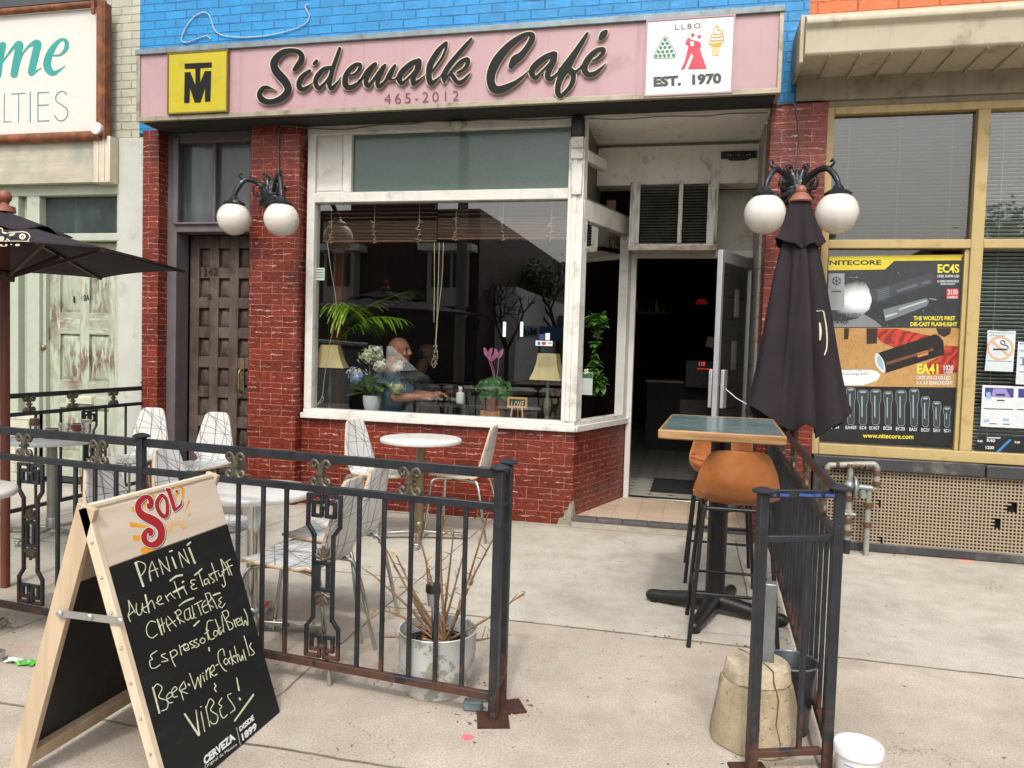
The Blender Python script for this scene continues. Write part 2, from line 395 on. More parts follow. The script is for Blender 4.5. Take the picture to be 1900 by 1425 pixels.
def m_ground():
    t = NT('concrete_paving'); x, y, z = t.xyz()
    n0 = t.noise(1.1, 5, .6); n1 = t.noise(7, 5, .6); n2 = t.noise(120, 4, .75); n3 = t.noise(260, 2, .6)
    c = t.mix(t.ramp(n0, .3, .7), hx('ada396'), hx('c3b9ad'))
    c = t.mix(t.ramp(y, -2.25, -2.23, 0., 1.), c, t.mix(t.ramp(n0, .3, .7), hx('b2ada1'), hx('c8c3b8')))      # smoother band next to the building
    c = t.mix(t.ramp(n1, .35, .75, 0, .38), c, hx('8a8070'))
    sp = t.ramp(n2, .35, .7); c = t.mix(1., c, t.mix(sp, (.66, .65, .63), (1.16, 1.16, 1.16)), 'MULTIPLY')
    c = t.mix(t.ramp(n3, .60, .68, 0, .5), c, hx('5a5348'))
    c = t.mix(t.ramp(t.noise(26, 3, .5, t.mapn(loc=(2.7, 1.3, 0))), .70, .715, 0, .8), c, hx('4a433a'))       # gum spots
    c = t.mix(t.ramp(t.noise(2.1, 6, .7, t.mapn(loc=(9, 4, 0))), .58, .78, 0, .55), c, hx('a0795a'))           # rusty stains
    c = t.mix(t.ramp(t.noise(1.6, 6, .65, t.mapn(loc=(-3, 14, 0))), .5, .75, 0, .5), c, hx('7d7468'))
    c = t.mix(t.ramp(t.noise(.9, 8, .7, t.mapn(loc=(6, -4, 0))), .497, .5035, 0, .0), c, hx('3f382f'))
    ck = t.math('ABSOLUTE', t.math('SUBTRACT', t.noise(.8, 9, .62, t.mapn(loc=(2, 7, 0)), .6), .5)); c = t.mix(t.math('MULTIPLY', t.ramp(ck, .0008, .002, .7, 0), t.ramp(t.noise(1.3, 2, .5, t.mapn(loc=(8, 8, 0))), .52, .6)), c, hx('5a5145'))
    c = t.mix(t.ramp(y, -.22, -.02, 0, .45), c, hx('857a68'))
    # pink survey paint
    def spot(px, py, r):
        p = A(px, py, z=0); d = t.math('ADD', t.math('POWER', t.math('SUBTRACT', x, p.x), 2.), t.math('POWER', t.math('SUBTRACT', y, p.y), 2.))
        d = t.math('ADD', t.math('SQRT', d), t.math('MULTIPLY', t.math('SUBTRACT', t.noise(30, 4), .5), .03)); return t.ramp(d, r*.75, r, .8, 0)
    c = t.mix(spot(868, 1368, .026), c, hx('d0566a')); c = t.mix(spot(1792, 1040, .06), c, hx('d88f80'))
    # joints between the slabs
    wob = t.math('MULTIPLY', t.math('SUBTRACT', t.noise(5, 4), .5), .03)
    J = []
    def jx(x0, ya, yb, w=.007):
        d = t.math('ABSOLUTE', t.math('ADD', t.math('SUBTRACT', x, x0), wob)); m = t.ramp(d, w*.5, w, 1, 0)
        m = t.math('MULTIPLY', m, t.math('MULTIPLY', t.math('GREATER_THAN', y, ya), t.math('LESS_THAN', y, yb))); J.append(m)
    def jy(y0, xa, xb, w=.009):
        d = t.math('ABSOLUTE', t.math('ADD', t.math('SUBTRACT', y, y0), wob)); m = t.ramp(d, w*.5, w, 1, 0)
        m = t.math('MULTIPLY', m, t.math('MULTIPLY', t.math('GREATER_THAN', x, xa), t.math('LESS_THAN', x, xb))); J.append(m)
    jy(-2.25, -1.57, 9, .012); jy(-.06, -9, 9, .008); jx(-1.56, -3.9, 0); jx(.36, -2.25, -.05, .006); jx(.47, -9, -2.25); jy(-1.75, -9, -1.57); jx(-3.1, -9, 0, .006); jx(2.3, -9, 0)
    jy(-3.72, -9, 9); jx(-4.75, -9, 0)
    j = J[0]
    for k in J[1:]: j = t.math('MAXIMUM', j, k)
    c = t.mix(t.math('MULTIPLY', j, t.ramp(t.noise(4, 4), .3, .6, .35, .85)), c, hx('4a4238'))
    h = t.math('ADD', t.math('MULTIPLY', n2, .5), t.math('MULTIPLY', j, -1.5))
    return t.bsdf(c, .85, 0, t.bump(h, .45, .006), .3)
def m_laminate():
    """white laminate printed with straight crossing pencil lines"""
    t = NT('printed_laminate'); uv = t.uv(); rnd = random.Random(4); acc = None
    for i in range(38):
        a = rnd.choice([rnd.uniform(-.3, .3), rnd.uniform(.5, 1.2), rnd.uniform(1.3, 1.8), rnd.uniform(1.9, 2.7)]); ca, sa = cos(a), sin(a)
        px, py = rnd.uniform(.06, .34), rnd.uniform(.02, .98)
        d = t.n('ShaderNodeVectorMath', {0: uv, 1: (ca, sa*1.03, 0)}, operation='DOT_PRODUCT').outputs['Value']
        m = t.math('COMPARE', d, ca*px+sa*1.03*py, .0022)
        acc = m if acc is None else t.math('MAXIMUM', acc, m)
    c = t.mix(t.math('MULTIPLY', acc, .9), t.mix(t.noise(5, 3), hx('c6c6c4'), hx('d4d4d0')), hx('50545a'))
    return t.bsdf(c, .34, 0, t.bump(t.noise(12, 2), .04, .01))
def m_glass(name, tint=(1, 1, 1), rough=0., refl=1.):
    t = NT(name); fr = t.n('ShaderNodeFresnel', {'IOR': 1.5})
    g = t.n('ShaderNodeBsdfGlossy', {'Color': (1, 1, 1), 'Roughness': rough, 'Normal': t.bump(t.noise(.8, 2), .02, .02)}); tr = t.n('ShaderNodeBsdfTransparent', {'Color': tint})
    m = t.n('ShaderNodeMixShader', {0: t.math('MULTIPLY', t.math('MULTIPLY', fr.outputs[0], 3.2), refl, clamp=True), 1: tr, 2: g}); t.t.links.new(m.outputs[0], t.out.inputs[0]); return t.mat
def m_emit(name, col, st):
    t = NT(name); e = t.n('ShaderNodeEmission', {'Color': col, 'Strength': st}); t.t.links.new(e.outputs[0], t.out.inputs[0]); return t.mat
def m_leaf(name, a, b, scale=14, tl=.25):
    t = NT(name); c = t.mix(t.ramp(t.noise(scale, 3), .3, .7), a, b)
    d = t.n('ShaderNodeBsdfPrincipled', {'Base Color': c, 'Roughness': .45}); tr = t.n('ShaderNodeBsdfTranslucent', {'Color': c})
    m = t.n('ShaderNodeMixShader', {0: tl, 1: d, 2: tr}); t.t.links.new(m.outputs[0], t.out.inputs[0]); return t.mat
TILE = m_tile()
BLUE = m_brick('blue_painted_brick', hx('228bc8'), hx('18548e'), hx('6b4a70'))
CREAMB = m_brick('cream_painted_brick', hx('b9b8a5'), hx('84816c'), hx('9c8378'))
ORANGE = m_brick('orange_painted_brick', hx('cf6a33'), hx('7c3a1c'), hx('9a5a3a'), W=.27, H=.085)
WHITEP = plain('chalky_white_paint', hx('cfcdc6'), .5, var=.06, bump=.15, bs=30, dirt=(hx('8c8577'), .25, 5), streak=(hx('9a9384'), .35))
WHITEP2 = plain('dull_white_paint', hx('e2dfd5'), .6, var=.05, bump=.1, bs=30, dirt=(hx('8a8474'), .12, 7), streak=(hx('9a9484'), .25))
GREYWALL = plain('grey_white_panel', hx('bdb9ad'), .6, var=.06, dirt=(hx('7a7466'), .15, 6))
IRON = m_iron()
BRASS = plain('old_brass', hx('8a7a5c'), .42, .75, .25, 20, .2, dirt=(hx('3a342a'), .4, 25))
BRONZE = plain('bronze_paint', hx('5e584a'), .45, .45, .25, 25, .2, dirt=(hx('33302a'), .45, 30))
CHROME = plain('chrome', hx('c4c4c0'), .16, 1., .06, 8)
STEELB = plain('brushed_steel', hx('b0b0ac'), .3, 1., .1, 10)
LAMIN = m_laminate()
PLYEDGE = m_wood('plywood_edge', hx('a78a68'), hx('c4a985'), 1, .6)
TABLEW = plain('white_table_top', hx('c8c6c1'), .32, var=.04, bump=.03, bs=20)
BLACKM = plain('black_powder_coat', hx('1a1a1b'), .42, .2, .2, 30, .08)
GLASS = m_glass('window_glass', (.86, .88, .87))
CLEAR = m_glass('clear_glassware', (.97, .98, .98), refl=.9)
GLASS2 = m_glass('grey_window_glass', (.92, .94, .93), refl=.8)
_t = NT('cast_concrete'); _h = _t.math('ADD', _t.noise(14, 5, .65), _t.math('MULTIPLY', _t.noise(70, 5, .7), .6)); _p = _t.ramp(_t.noise(45, 4, .7), .62, .68)
_c = _t.mix(_t.ramp(_t.noise(6, 6, .7), .3, .7), hx('94846a'), hx('b3a68e')); _c = _t.mix(_t.ramp(_t.noise(1, 6, .7, _t.mapn((9, 9, 1.2))), .5, .72, 0, .7), _c, hx('6f5636')); _c = _t.mix(_p, _c, hx('5c4a34'))
CONC = _t.bsdf(_c, .9, 0, _t.bump(_t.math('SUBTRACT', _h, _p), .55, .012), .2)
RUBBER = plain('black_rubber', hx('151515'), .7)
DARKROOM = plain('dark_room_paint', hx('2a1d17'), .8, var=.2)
# ================================================================ setting
mb = MB(); mb.box(-60, 60, -7.6, .02, -.3, 0)
tag(mb.build('sidewalk', m_ground()), kind='structure')
mb = MB(); mb.box(-60, 60, -18.5, -7.6, -.5, -.13)
tag(mb.build('road', plain('asphalt', hx('6d6b68'), .9, var=.15, bump=.5, bs=120)), kind='structure')
mb = MB(); mb.box(-60, 60, -21.5, -18.5, -.3, -.0); 
tag(mb.build('far_sidewalk', plain('far_concrete', hx('a9a297'), .9)), kind='structure')
mb = MB(); mb.box(-150, 150, -150, -21.5, -.6, -.02); mb.box(-150, 150, .3, 150, -.6, -.05)
tag(mb.build('ground', plain('far_ground', hx('77705f'), .9)), kind='structure')
# ================================================================ the café building
cafe = thing('cafe_building', 'café storefront of red glazed tiles under blue painted brick, with open entry', 'building', (-2, 0, 0))
m = MB(); m.box(-4.954, .722, 0, .25, 3.245, 6.5); m.build('upper_wall', BLUE, cafe)
for x0, x1, y0 in ((-4.835, -4.672, -.10), (-3.765, -3.302, -.10), (.478, .868, -.10)):
    m = MB(); m.box(x0, x1, y0, .25, 0, 3.24); m.build('pilaster', TILE, cafe, bevel=.004)
m = MB(); m.box(-3.300, -.905, 0, .14, 0, .752); m.build('tile_plinth', TILE, cafe, bevel=.004)
SA, SB = Vector((-.905, 0, 0)), Vector((-.585, .995, 0))          # the splayed side of the entry
def splay(m, z0, z1, t=.1, a=0., b=1., off=0., mi=0):
    d = (SB-SA).normalized(); n = Vector((-d.y, d.x, 0)); p, q = SA.lerp(SB, a), SA.lerp(SB, b)
    p, q = p-n*off, q-n*off
    v = [p, q, q+n*t, p+n*t]; m.add([(k.x, k.y, z) for z in (z0, z1) for k in v], [(3,2,1,0),(4,5,6,7),(0,1,5,4),(1,2,6,5),(2,3,7,6),(3,0,4,7)], mi)
m = MB(); splay(m, .0, .752, .1); m.build('side_plinth', TILE, cafe, bevel=.003)
# broken corner of the plinth: bare concrete
m = MB(); rnd = random.Random(12); x0 = -.905
pf = [(x0-.115, .0), (x0-.10, .05), (x0-.062, .068), (x0-.058, .12), (x0-.03, .13), (x0-.022, .175), (x0, .19), (x0, 0)]
m.prism([(x, -.001, z) for x, z in pf], (0, -.009, 0))
d = (SB-SA).normalized(); m.prism([(x0+d.x*u+.001, d.y*u, z) for u, z in ((0, 0), (0, .2), (.025, .17), (.04, .1), (.07, .075), (.085, .0))], (.009, -.003, 0))
m.build('broken_corner', plain('bare_mortar', hx('8d8474'), .95, var=.25, vs=30, bump=1., bs=45), cafe, bevel=.004)
# window frame
fr = MB()
fr.box(-3.29, -.895, -.045, .16, .754, .80); fr.box(-3.275, -.905, -.02, .10, .80, .835)
fr.box(-3.275, -3.204, -.012, .10, .835, 3.20); fr.box(-3.204, -1.017, -.012, .10, 2.598, 2.682)
fr.box(-1.017, -.892, -.022, .10, .835, 3.06)
fr.box(-.985, -.945, -.032, -.022, .835, 3.0); fr.box(-3.275, -.892, -.02, .1, 3.165, 3.24)
fr.box(-2.95, -2.872, -.01, .1, 2.682, 3.165)
fr.build('window_frame', WHITEP, cafe, bevel=.006)
m = MB(); m.box(-3.204, -2.95, .02, .05, 2.682, 3.165); m.box(-3.19, -2.965, .014, .02, 2.70, 3.15); m.build('white_panel', WHITEP, cafe, bevel=.003)
m = MB(); m.box(-1.0, -.9, -.06, -.022, 2.98, 3.07); m.box(-1.005, -.90, -.045, -.022, 2.90, 3.0); m.box(-.99, -.905, -.05, -.022, 2.62, 2.87)
m.build('corner_bracket', WHITEP, cafe, bevel=.008)
m = MB(); m.box(-1.0, -.9, -.08, .02, 3.07, 3.22); m.build('tar_patch', plain('black_tar', hx('141517'), .5, bump=.5, bs=25), cafe, bevel=.01)
t = NT('greenish_film'); n = t.noise(90, 4, .7); 
FILM = t.bsdf(t.mix(t.ramp(n, .3, .7), hx('3b4d46'), hx('4f6159')), .22, 0, t.bump(n, .15, .004), coat=.4)
m = MB(); m.box(-2.872, -1.017, .03, .045, 2.682, 3.165); m.build('transom_glass', FILM, cafe)
m = MB(); m.quad((-3.204, .045, .833), (-1.017, .045, .833), (-1.017, .045, 2.60), (-3.204, .045, 2.60)); m.build('window_glass', GLASS, cafe)
# splayed side window
m = MB(); splay(m, .754, .805, .12, -.02, 1, .035); splay(m, .805, .84, .1, 0, 1, .01); splay(m, 2.44, 2.60, .08, 0.02, 1, .012)
splay(m, .84, 2.44, .08, .0, .085, .012); splay(m, .84, 2.44, .08, .9, 1., .012); splay(m, 2.60, 3.2, .06, .0, .06, .01); splay(m, 2.9, 2.99, .06, .06, .40, .012)
m.build('side_window_frame', WHITEP, cafe, bevel=.005)
m = MB(); d = (SB-SA).normalized(); nn = Vector((-d.y, d.x, 0)); p, q = SA.lerp(SB, .085)+nn*.03, SA.lerp(SB, .9)+nn*.03
m.quad((p.x, p.y, .84), (q.x, q.y, .84), (q.x, q.y, 2.44), (p.x, p.y, 2.44)); m.build('side_window_glass', GLASS, cafe)
m = MB(); m.box(-.93, -.9, .06, 1.1, 2.60, 3.215); m.prism([(-.9, .02, 2.602), (-.9, 1.0, 2.602), (-.6, 1.0, 2.602)], (0, 0, .02)); m.build('side_upper_panel', plain('grimy_panel', hx('6d6a5f'), .6, var=.15), cafe)
# entry ceiling, boxed beam, wall over the door
yb = A(1115, 268, z=3.215).y
m = MB(); m.box(-.9, .478, -.02, 1.12, 3.215, 3.245); m.build('entry_soffit', WHITEP2, cafe)
zb = A(1105, 345, y=yb).z
m = MB(); m.box(-.895, .477, yb, 1.0, zb, 3.185); m.build('boxed_beam', WHITEP2, cafe, bevel=.006)
m = MB(); m.box(-.85, .47, yb+.02, yb+.05, 3.187, 3.213); m.build('beam_gap_strip', plain('grey_strip', hx('77756c'), .7), cafe)
ry = .995
jr = A(1396, 500, y=ry).x
m = MB(); m.box(-.58, .56, ry+.03, ry+.08, 2.32, zb); m.build('panel_over_door', GREYWALL, cafe)
m = MB(); m.box(-.585, -.535, ry-.02, ry+.07, .07, 2.32); m.box(jr, jr+.05, ry-.02, ry+.07, .07, 2.32); m.box(-.535, jr, ry-.02, ry+.07, 2.255, 2.32)
m.build('entry_door_frame', plain('grey_white_trim', hx('c9c7c0'), .45, var=.05), cafe, bevel=.004)
m = MB(); m.box(jr+.05, .478, ry-.0, ry+.07, .07, 2.32); m.box(.462, .478, .25, 1.06, 0, 3.2)
m.build('entry_return_wall', m_brick('pale_painted_brick', hx('a9a59a'), hx('5a564c'), hx('8f8a7e'), W=.2, H=.19), cafe)
# door leaf, standing open
hp = Vector((jr-.005, ry-.03, 0)); tp = A(1337, 463, z=2.235)
fe = Vector((tp.x, tp.y, 0))
def leafbar(m, s0, s1, z0, z1, th=.042, mi=0):
    d = (fe-hp).normalized(); n = Vector((-d.y, d.x, 0)); L = (fe-hp).length
    c = hp + d*(L*(s0+s1)/2); R = Matrix((d, n, Vector((0,0,1)))).transposed()
    m.obox((c.x, c.y, (z0+z1)/2), (L*(s1-s0), th, z1-z0), R, mi)
ALU = plain('grey_aluminium', hx('bdbdc0'), .4, .5, .06)
m = MB(); leafbar(m, .94, 1.0, .09, 2.235); leafbar(m, 0, .09, .09, 2.235); leafbar(m, .09, .94, 2.14, 2.235); leafbar(m, .09, .94, .09, .32)
dl = m.build('entry_door', [ALU], cafe, bevel=.003)
m = MB(); leafbar(m, .09, .94, .32, 2.14, .008); m.build('door_glass', m_glass('brown_door_glass', (.45, .4, .38)), dl)
m = MB(); d0 = (fe-hp).normalized(); n0 = Vector((d0.y, -d0.x, 0)); 
if n0.x > 0: n0 = -n0
c = fe-d0*.06; 
for s in (-1, 1): m.obox((c.x+s*n0.x*.05, c.y+s*n0.y*.05, 1.13), (.075, .03, .31), Matrix((d0, n0, Vector((0,0,1)))).transposed())
m.build('door_pull', ALU, dl, bevel=.006)
m = MB()
for zz in (.4, 2.0): m.tube([(hp.x, hp.y, zz-.06), (hp.x, hp.y, zz+.06)], .014); m.build('hinge', plain('dark_hinge', hx('3a3a3a'), .4, .6), dl); m = MB()
for a_ in ((.42, .56, 1.28, 1.52), (.4, .52, 1.72, 1.95)): m = MB(); leafbar(m, *a_, .014); m.build('door_notice', plain('grey_paper', hx('6c6866'), .8), dl)
m = MB(); p0 = fe-d0*.1; p0 = Vector((p0.x, p0.y, 1.17)); p1 = A(1400, 758, y=.1); m.tube([p0, (p0+p1)/2-Vector((0,0,.02)), p1], .004)
tag(m.build('cord', plain('white_cord', hx('cfcfcb'), .6)), 'thin white cord holding the open glass door back to the pillar', 'cord')
# entry step and floors
m = MB(); m.box(-.9, .475, .06, ry+.0, .0, .072)
t = NT('beige_floor_tile'); br = t.n('ShaderNodeTexBrick', {'Vector': t.co(), 'Color1': hx('ad9883'), 'Color2': hx('b8a48e'), 'Mortar': hx('8d7c6a'), 'Scale': 1., 'Mortar Size': .003, 'Brick Width': .2, 'Row Height': .2}, offset=0)
x, y, z = t.xyz(); wv = t.math('MULTIPLY', t.math('SINE', t.math('MULTIPLY', x, 420)), t.math('SINE', t.math('MULTIPLY', y, 420)))
cc = t.mix(t.ramp(t.noise(4, 5), .4, .75, 0, .4), br.outputs[0], hx('857361'))
m.build('entry_floor', t.bsdf(cc, .6, 0, t.bump(wv, .3, .003)), cafe)
m = MB(); xs = -.9
while xs < .46: m.box(xs+.004, min(xs+.2, .474), -.045, .06, .045, .076); xs += .2
m.build('slate_nosing', plain('slate_tile', hx('504b4c'), .6, var=.15, vs=12, dirt=(hx('8a8378'), .2, 9)), cafe, bevel=.004)
m = MB(); m.box(-.9, .475, -.04, .06, 0, .045); m.build('step_riser', plain('rough_concrete', hx('a19a8b'), .95, var=.2, bump=.8, bs=45), cafe)
m = MB(); m.box(-.535, jr, ry-.03, ry+.07, .07, .084); m.build('threshold', STEELB, cafe, bevel=.003)
# interior shell
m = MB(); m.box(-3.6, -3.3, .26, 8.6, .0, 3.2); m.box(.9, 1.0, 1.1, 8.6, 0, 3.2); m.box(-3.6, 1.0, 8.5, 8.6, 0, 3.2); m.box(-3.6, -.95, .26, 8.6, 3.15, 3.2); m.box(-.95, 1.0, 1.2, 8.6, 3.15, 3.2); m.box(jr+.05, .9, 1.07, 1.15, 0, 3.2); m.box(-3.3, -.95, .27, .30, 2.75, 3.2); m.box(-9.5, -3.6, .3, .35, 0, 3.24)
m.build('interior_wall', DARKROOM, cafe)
t = NT('diamond_floor'); x, y, z = t.xyz()
def dia(s, off):
    a = t.math('ABSOLUTE', t.math('SUBTRACT', t.math('FRACT', t.math('ADD', t.math('DIVIDE', x, s), off)), .5)); b = t.math('ABSOLUTE', t.math('SUBTRACT', t.math('FRACT', t.math('ADD', t.math('DIVIDE', y, s), off)), .5))
    return t.math('LESS_THAN', t.math('ADD', a, b), .17)
cc = t.mix(dia(.2, .3), hx('a8a498'), hx('1c1b1a'))
m = MB(); m.box(-3.6, 1.0, ry+.07, 8.6, 0, .072); m.box(-3.6, -.6, .14, ry+.066, 0, .066); m.build('interior_floor', t.bsdf(cc, .35), cafe)
m = MB(); m.box(-3.2, -.92, .10, .42, .72, .775); m.build('window_ledge', plain('ledge_white', hx('b9bcb2'), .5), cafe)
m = MB(); m.box(-3.22, -3.14, .40, .50, .072, 2.75); m.build('brown_post', m_wood('stained_post', hx('4a2514'), hx('7a4424'), 1, .4), cafe); m = MB()
p = SA.lerp(SB, .86)+nn*.14; m.box(p.x-.05, p.x+.03, p.y-.03, p.y+.05, .072, 2.75); m.build('brown_post', m_wood('stained_post', hx('4a2514'), hx('7a4424'), 1, .4), cafe)
# apartment door at the left
PURP = plain('grey_mauve_paint', hx('5c5558'), .6, var=.12, vs=8, bump=.2, bs=40, dirt=(hx('6a4a34'), .15, 6), streak=(hx('3a3436'), .4))
m = MB(); m.box(-4.672, -4.575, .02, .2, 0, 3.24); m.box(-3.84, -3.765, .02, .2, 0, 3.24); m.box(-4.575, -3.84, .02, .2, 2.36, 2.43); m.box(-4.59, -3.83, -.005, .02, 2.425, 2.445); m.box(-4.575, -3.84, .02, .2, 3.15, 3.24)
m.box(-4.235, -4.205, .05, .15, 2.43, 3.15); m.box(-4.575, -3.84, .04, .12, 2.43, 2.455); m.box(-4.60, -4.55, .0, .03, 2.43, 3.2)
ad = m.build('apartment_door_frame', PURP, cafe, bevel=.006)
m = MB(); m.box(-4.575, -3.84, .1, .115, 2.44, 3.16)
t = NT('dusty_pane'); dn = t.noise(1, 6, .6, t.mapn((9, 9, 1.2))); m.build('transom_pane', t.bsdf(t.mix(t.ramp(dn, .3, .75), hx('3b3f40'), hx('5e6668')), .25, coat=.3), ad)
WEATH = m_wood('weathered_door_wood', hx('251c18'), hx('52433a'), 1, .75, grey=hx('5c5048'))
m = MB(); dx0, dx1, dz0, dz1 = -4.56, -3.855, .08, 2.355
m.box(dx0, dx1, .245, .28, dz0, dz1)
nc, nr = 3, 8; sw = .092; cwid = (dx1-dx0-sw*(nc+1))/nc; gz0, gz1 = .15, 2.24; rh = .098; chh = (gz1-gz0-rh*(nr-1))/nr
for i in range(nc+1): xx = dx0+i*(cwid+sw); m.box(xx, xx+sw, .20, .2449, dz0, dz1)
rails = [(dz0, gz0)]+[(gz0+chh+k*(chh+rh), gz0+(k+1)*(chh+rh)) for k in range(nr-1)]+[(gz1, dz1)]
for i in range(nc):
    xa = dx0+sw+i*(cwid+sw); xb = xa+cwid
    for a, b in rails: m.box(xa, xb, .203, .2449, a, b)
    for k in range(nr):
        za = gz0+k*(chh+rh); e = .035
        m.add([(xa+.006, .2445, za+.006), (xb-.006, .2445, za+.006), (xb-.006, .2445, za+chh-.006), (xa+.006, .2445, za+chh-.006), (xa+e, .222, za+e), (xb-e, .222, za+e), (xb-e, .222, za+chh-e), (xa+e, .222, za+chh-e)],
              [(0,1,5,4),(1,2,6,5),(2,3,7,6),(3,0,4,7),(4,5,6,7)])
apt = m.build('apartment_door', WEATH, cafe, bevel=.004)
m = MB(); fnw = lambda px, py, w: A(px, py, y=.199-w)
ptext(m, '1342', [(370,512),(404,511),(404,496),(370,497)], fnw, 0, .03, .004, 1.3); ptext(m, 'B', [(386,555),(393,555),(393,545),(386,545)], fnw, 0, .03, .004)
m.build('door_number', plain('tarnished_numerals', hx('292524'), .5, .4), apt)
hc = A(446, 705, y=.17); m = MB(); m.tube(cr([(hc.x, .2, hc.z+.1), (hc.x, .15, hc.z+.08), (hc.x, .145, hc.z), (hc.x, .15, hc.z-.09), (hc.x, .2, hc.z-.12)], 5), .011); m.box(hc.x-.02, hc.x+.02, .195, .2, hc.z-.15, hc.z+.2)
m.build('door_handle', BRASS, apt)
m = MB(); m.box(-4.672, -3.765, -.02, .3, 0, .07); m.build('apartment_sill', CONC, cafe, bevel=.006)
# thin old cables under the sign
# ---------------------------------------------------------------- neighbour on the left
MINT = plain('pale_mint_paint', hx('a8af9f'), .5, var=.06, bump=.15, bs=30, dirt=(hx('7a8070'), .2, 6), streak=(hx('8b9080'), .35))
nb = thing('left_shop_building', 'weathered pale green storefront with peeling door left of the café', 'building', (-6, 0, 0))
m = MB(); m.box(-9.5, -4.954, 0, .25, 3.2, 6.5); m.build('upper_wall', CREAMB, nb)
m = MB(); m.box(-5.143, -4.836, -.03, .25, 0, 3.2); m.build('pale_pilaster', plain('grey_white_render', hx('b1b3aa'), .7, var=.05, bump=.1, bs=20, dirt=(hx('84807a'), .2, 4)), nb, bevel=.006)
m = MB(); m.box(-9, -5.33, -.11, .1, 2.795, 3.19); m.build('plywood_fascia', m_wood('bare_plywood', hx('a39a86'), hx('bdb6a4'), .35, .8, 'x', grey=hx('8f9488')), nb)
m = MB()
for k in range(3): m.box(-5.327+k*.06, -5.27+k*.06, -.13, .1, 2.785, 3.195)
m.build('end_boards', m_wood('pale_boards', hx('b09a7c'), hx('cdc4b0'), 1, .8, grey=hx('c9c4b4')), nb, bevel=.004)
m = MB(); m.box(-9, -5.143, -.024, .15, 2.70, 2.795); m.box(-9, -5.143, -.024, .146, 2.28, 2.35); m.box(-6.16, -6.02, -.02, .15, 0, 2.70); m.box(-5.17, -5.143, -.02, .15, 0, 2.70); m.box(-6.36, -6.26, -.02, .15, 0, 2.70)
m.box(-9, -6.36, -.05, .15, .66, .74); m.box(-5.21, -5.17, .02, .15, .05, 2.28); m.box(-6.02, -5.985, .02, .15, .05, 2.28); m.box(-6.26, -6.16, .05, .1, 0, 2.7)
m.build('shopfront_frame', MINT, nb, bevel=.006)
m = MB(); m.box(-6.02, -5.17, .06, .075, 2.35, 2.70); m.box(-9, -6.36, .06, .075, 2.35, 2.7); m.build('transom_glass', plain('dark_wired_glass', hx('3a4341'), .15, coat=.5, streak=(hx('66706c'), .6)), nb)
m = MB(); m.box(-9, -6.36, .06, .075, .74, 2.28); m.build('display_glass', plain('dark_display_glass', hx('20251f'), .08, coat=.6), nb)
m = MB(); m.box(-9, -6.02, -.03, .15, 0, .66); m.build('white_brick_base', m_brick('white_painted_brick', hx('c4c2b0'), hx('7d7866'), hx('8f7f6a'), W=.3, H=.085), nb)
pk, pw = hx('b3baa5'), hx('7d685c')
PEEL = m_peel('peeling_green_paint', pk, pw, .58); PEELX = m_peel('peeling_green_rail', pk, pw, .78, False)
m = MB(); m.box(-5.985, -5.21, .10, .13, .06, 2.27)
for a, b in ((-5.985, -5.87), (-5.645, -5.545), (-5.325, -5.21)): m.box(a, b, .07, .0999, .06, 2.27)
for a, b in ((-5.87, -5.645), (-5.545, -5.325)):
    for za, zb2 in ((.30, .72), (.98, 1.42), (1.62, 2.13)):
        e = .04; m.add([(a+.008, .099, za+.008), (b-.008, .099, za+.008), (b-.008, .099, zb2-.008), (a+.008, .099, zb2-.008), (a+e, .08, za+e), (b-e, .08, za+e), (b-e, .08, zb2-e), (a+e, .08, zb2-e)], [(0,1,5,4),(1,2,6,5),(2,3,7,6),(3,0,4,7),(4,5,6,7)])
nd = m.build('peeling_door', PEEL, nb, bevel=.004)
m = MB()
for za, zb2 in ((.06, .30), (.72, .98), (1.42, 1.62), (2.13, 2.27)):
    for a, b in ((-5.87, -5.645), (-5.545, -5.325)): m.box(a, b, .0702, .0998, za, zb2); m.build('door_rail', PEELX, nd); m = MB()
k = A(82, 645, y=.03); m = MB(); m.ball((k.x, .02, k.z), .03, 14, (1, .8, 1)); m.tube([(k.x, .07, k.z), (k.x, .02, k.z)], .014); m.build('door_knob', BRASS, nd, smooth=40)
k = A(85, 619, y=.06); m = MB(); m.box(k.x-.045, k.x+.045, .055, .07, k.z-.055, k.z+.055); m.lathe([(.022, 0), (.022, .02), (.012, .026)], (k.x, .055, k.z), 16, Matrix.Rotation(radians(90), 3, 'X')); m.build('deadbolt', plain('bright_brass', hx('b8964a'), .3, .9), nd)
k = A(150, 742, y=.06); m = MB(); m.box(k.x-.14, k.x+.14, .04, .07, k.z-.035, k.z+.035)
for q in range(4): m.box(k.x-.14, k.x+.14, .032, .04, k.z-.03+q*.018, k.z-.022+q*.018)
m.build('mail_flap', plain('cream_mail_flap', hx('d2d0c0'), .5), nd)
m = MB(); fn = lambda px, py, w: A(px, py, y=.068-w); ptext(m, '1', [(136,562),(139,562),(139,550),(136,550)], fn, 0, .02, .001); ptext(m, '0A', [(155,559),(166,558),(166,546),(155,547)], fn, 0, .02, .001); m.build('number_print', RUBBER, nd)
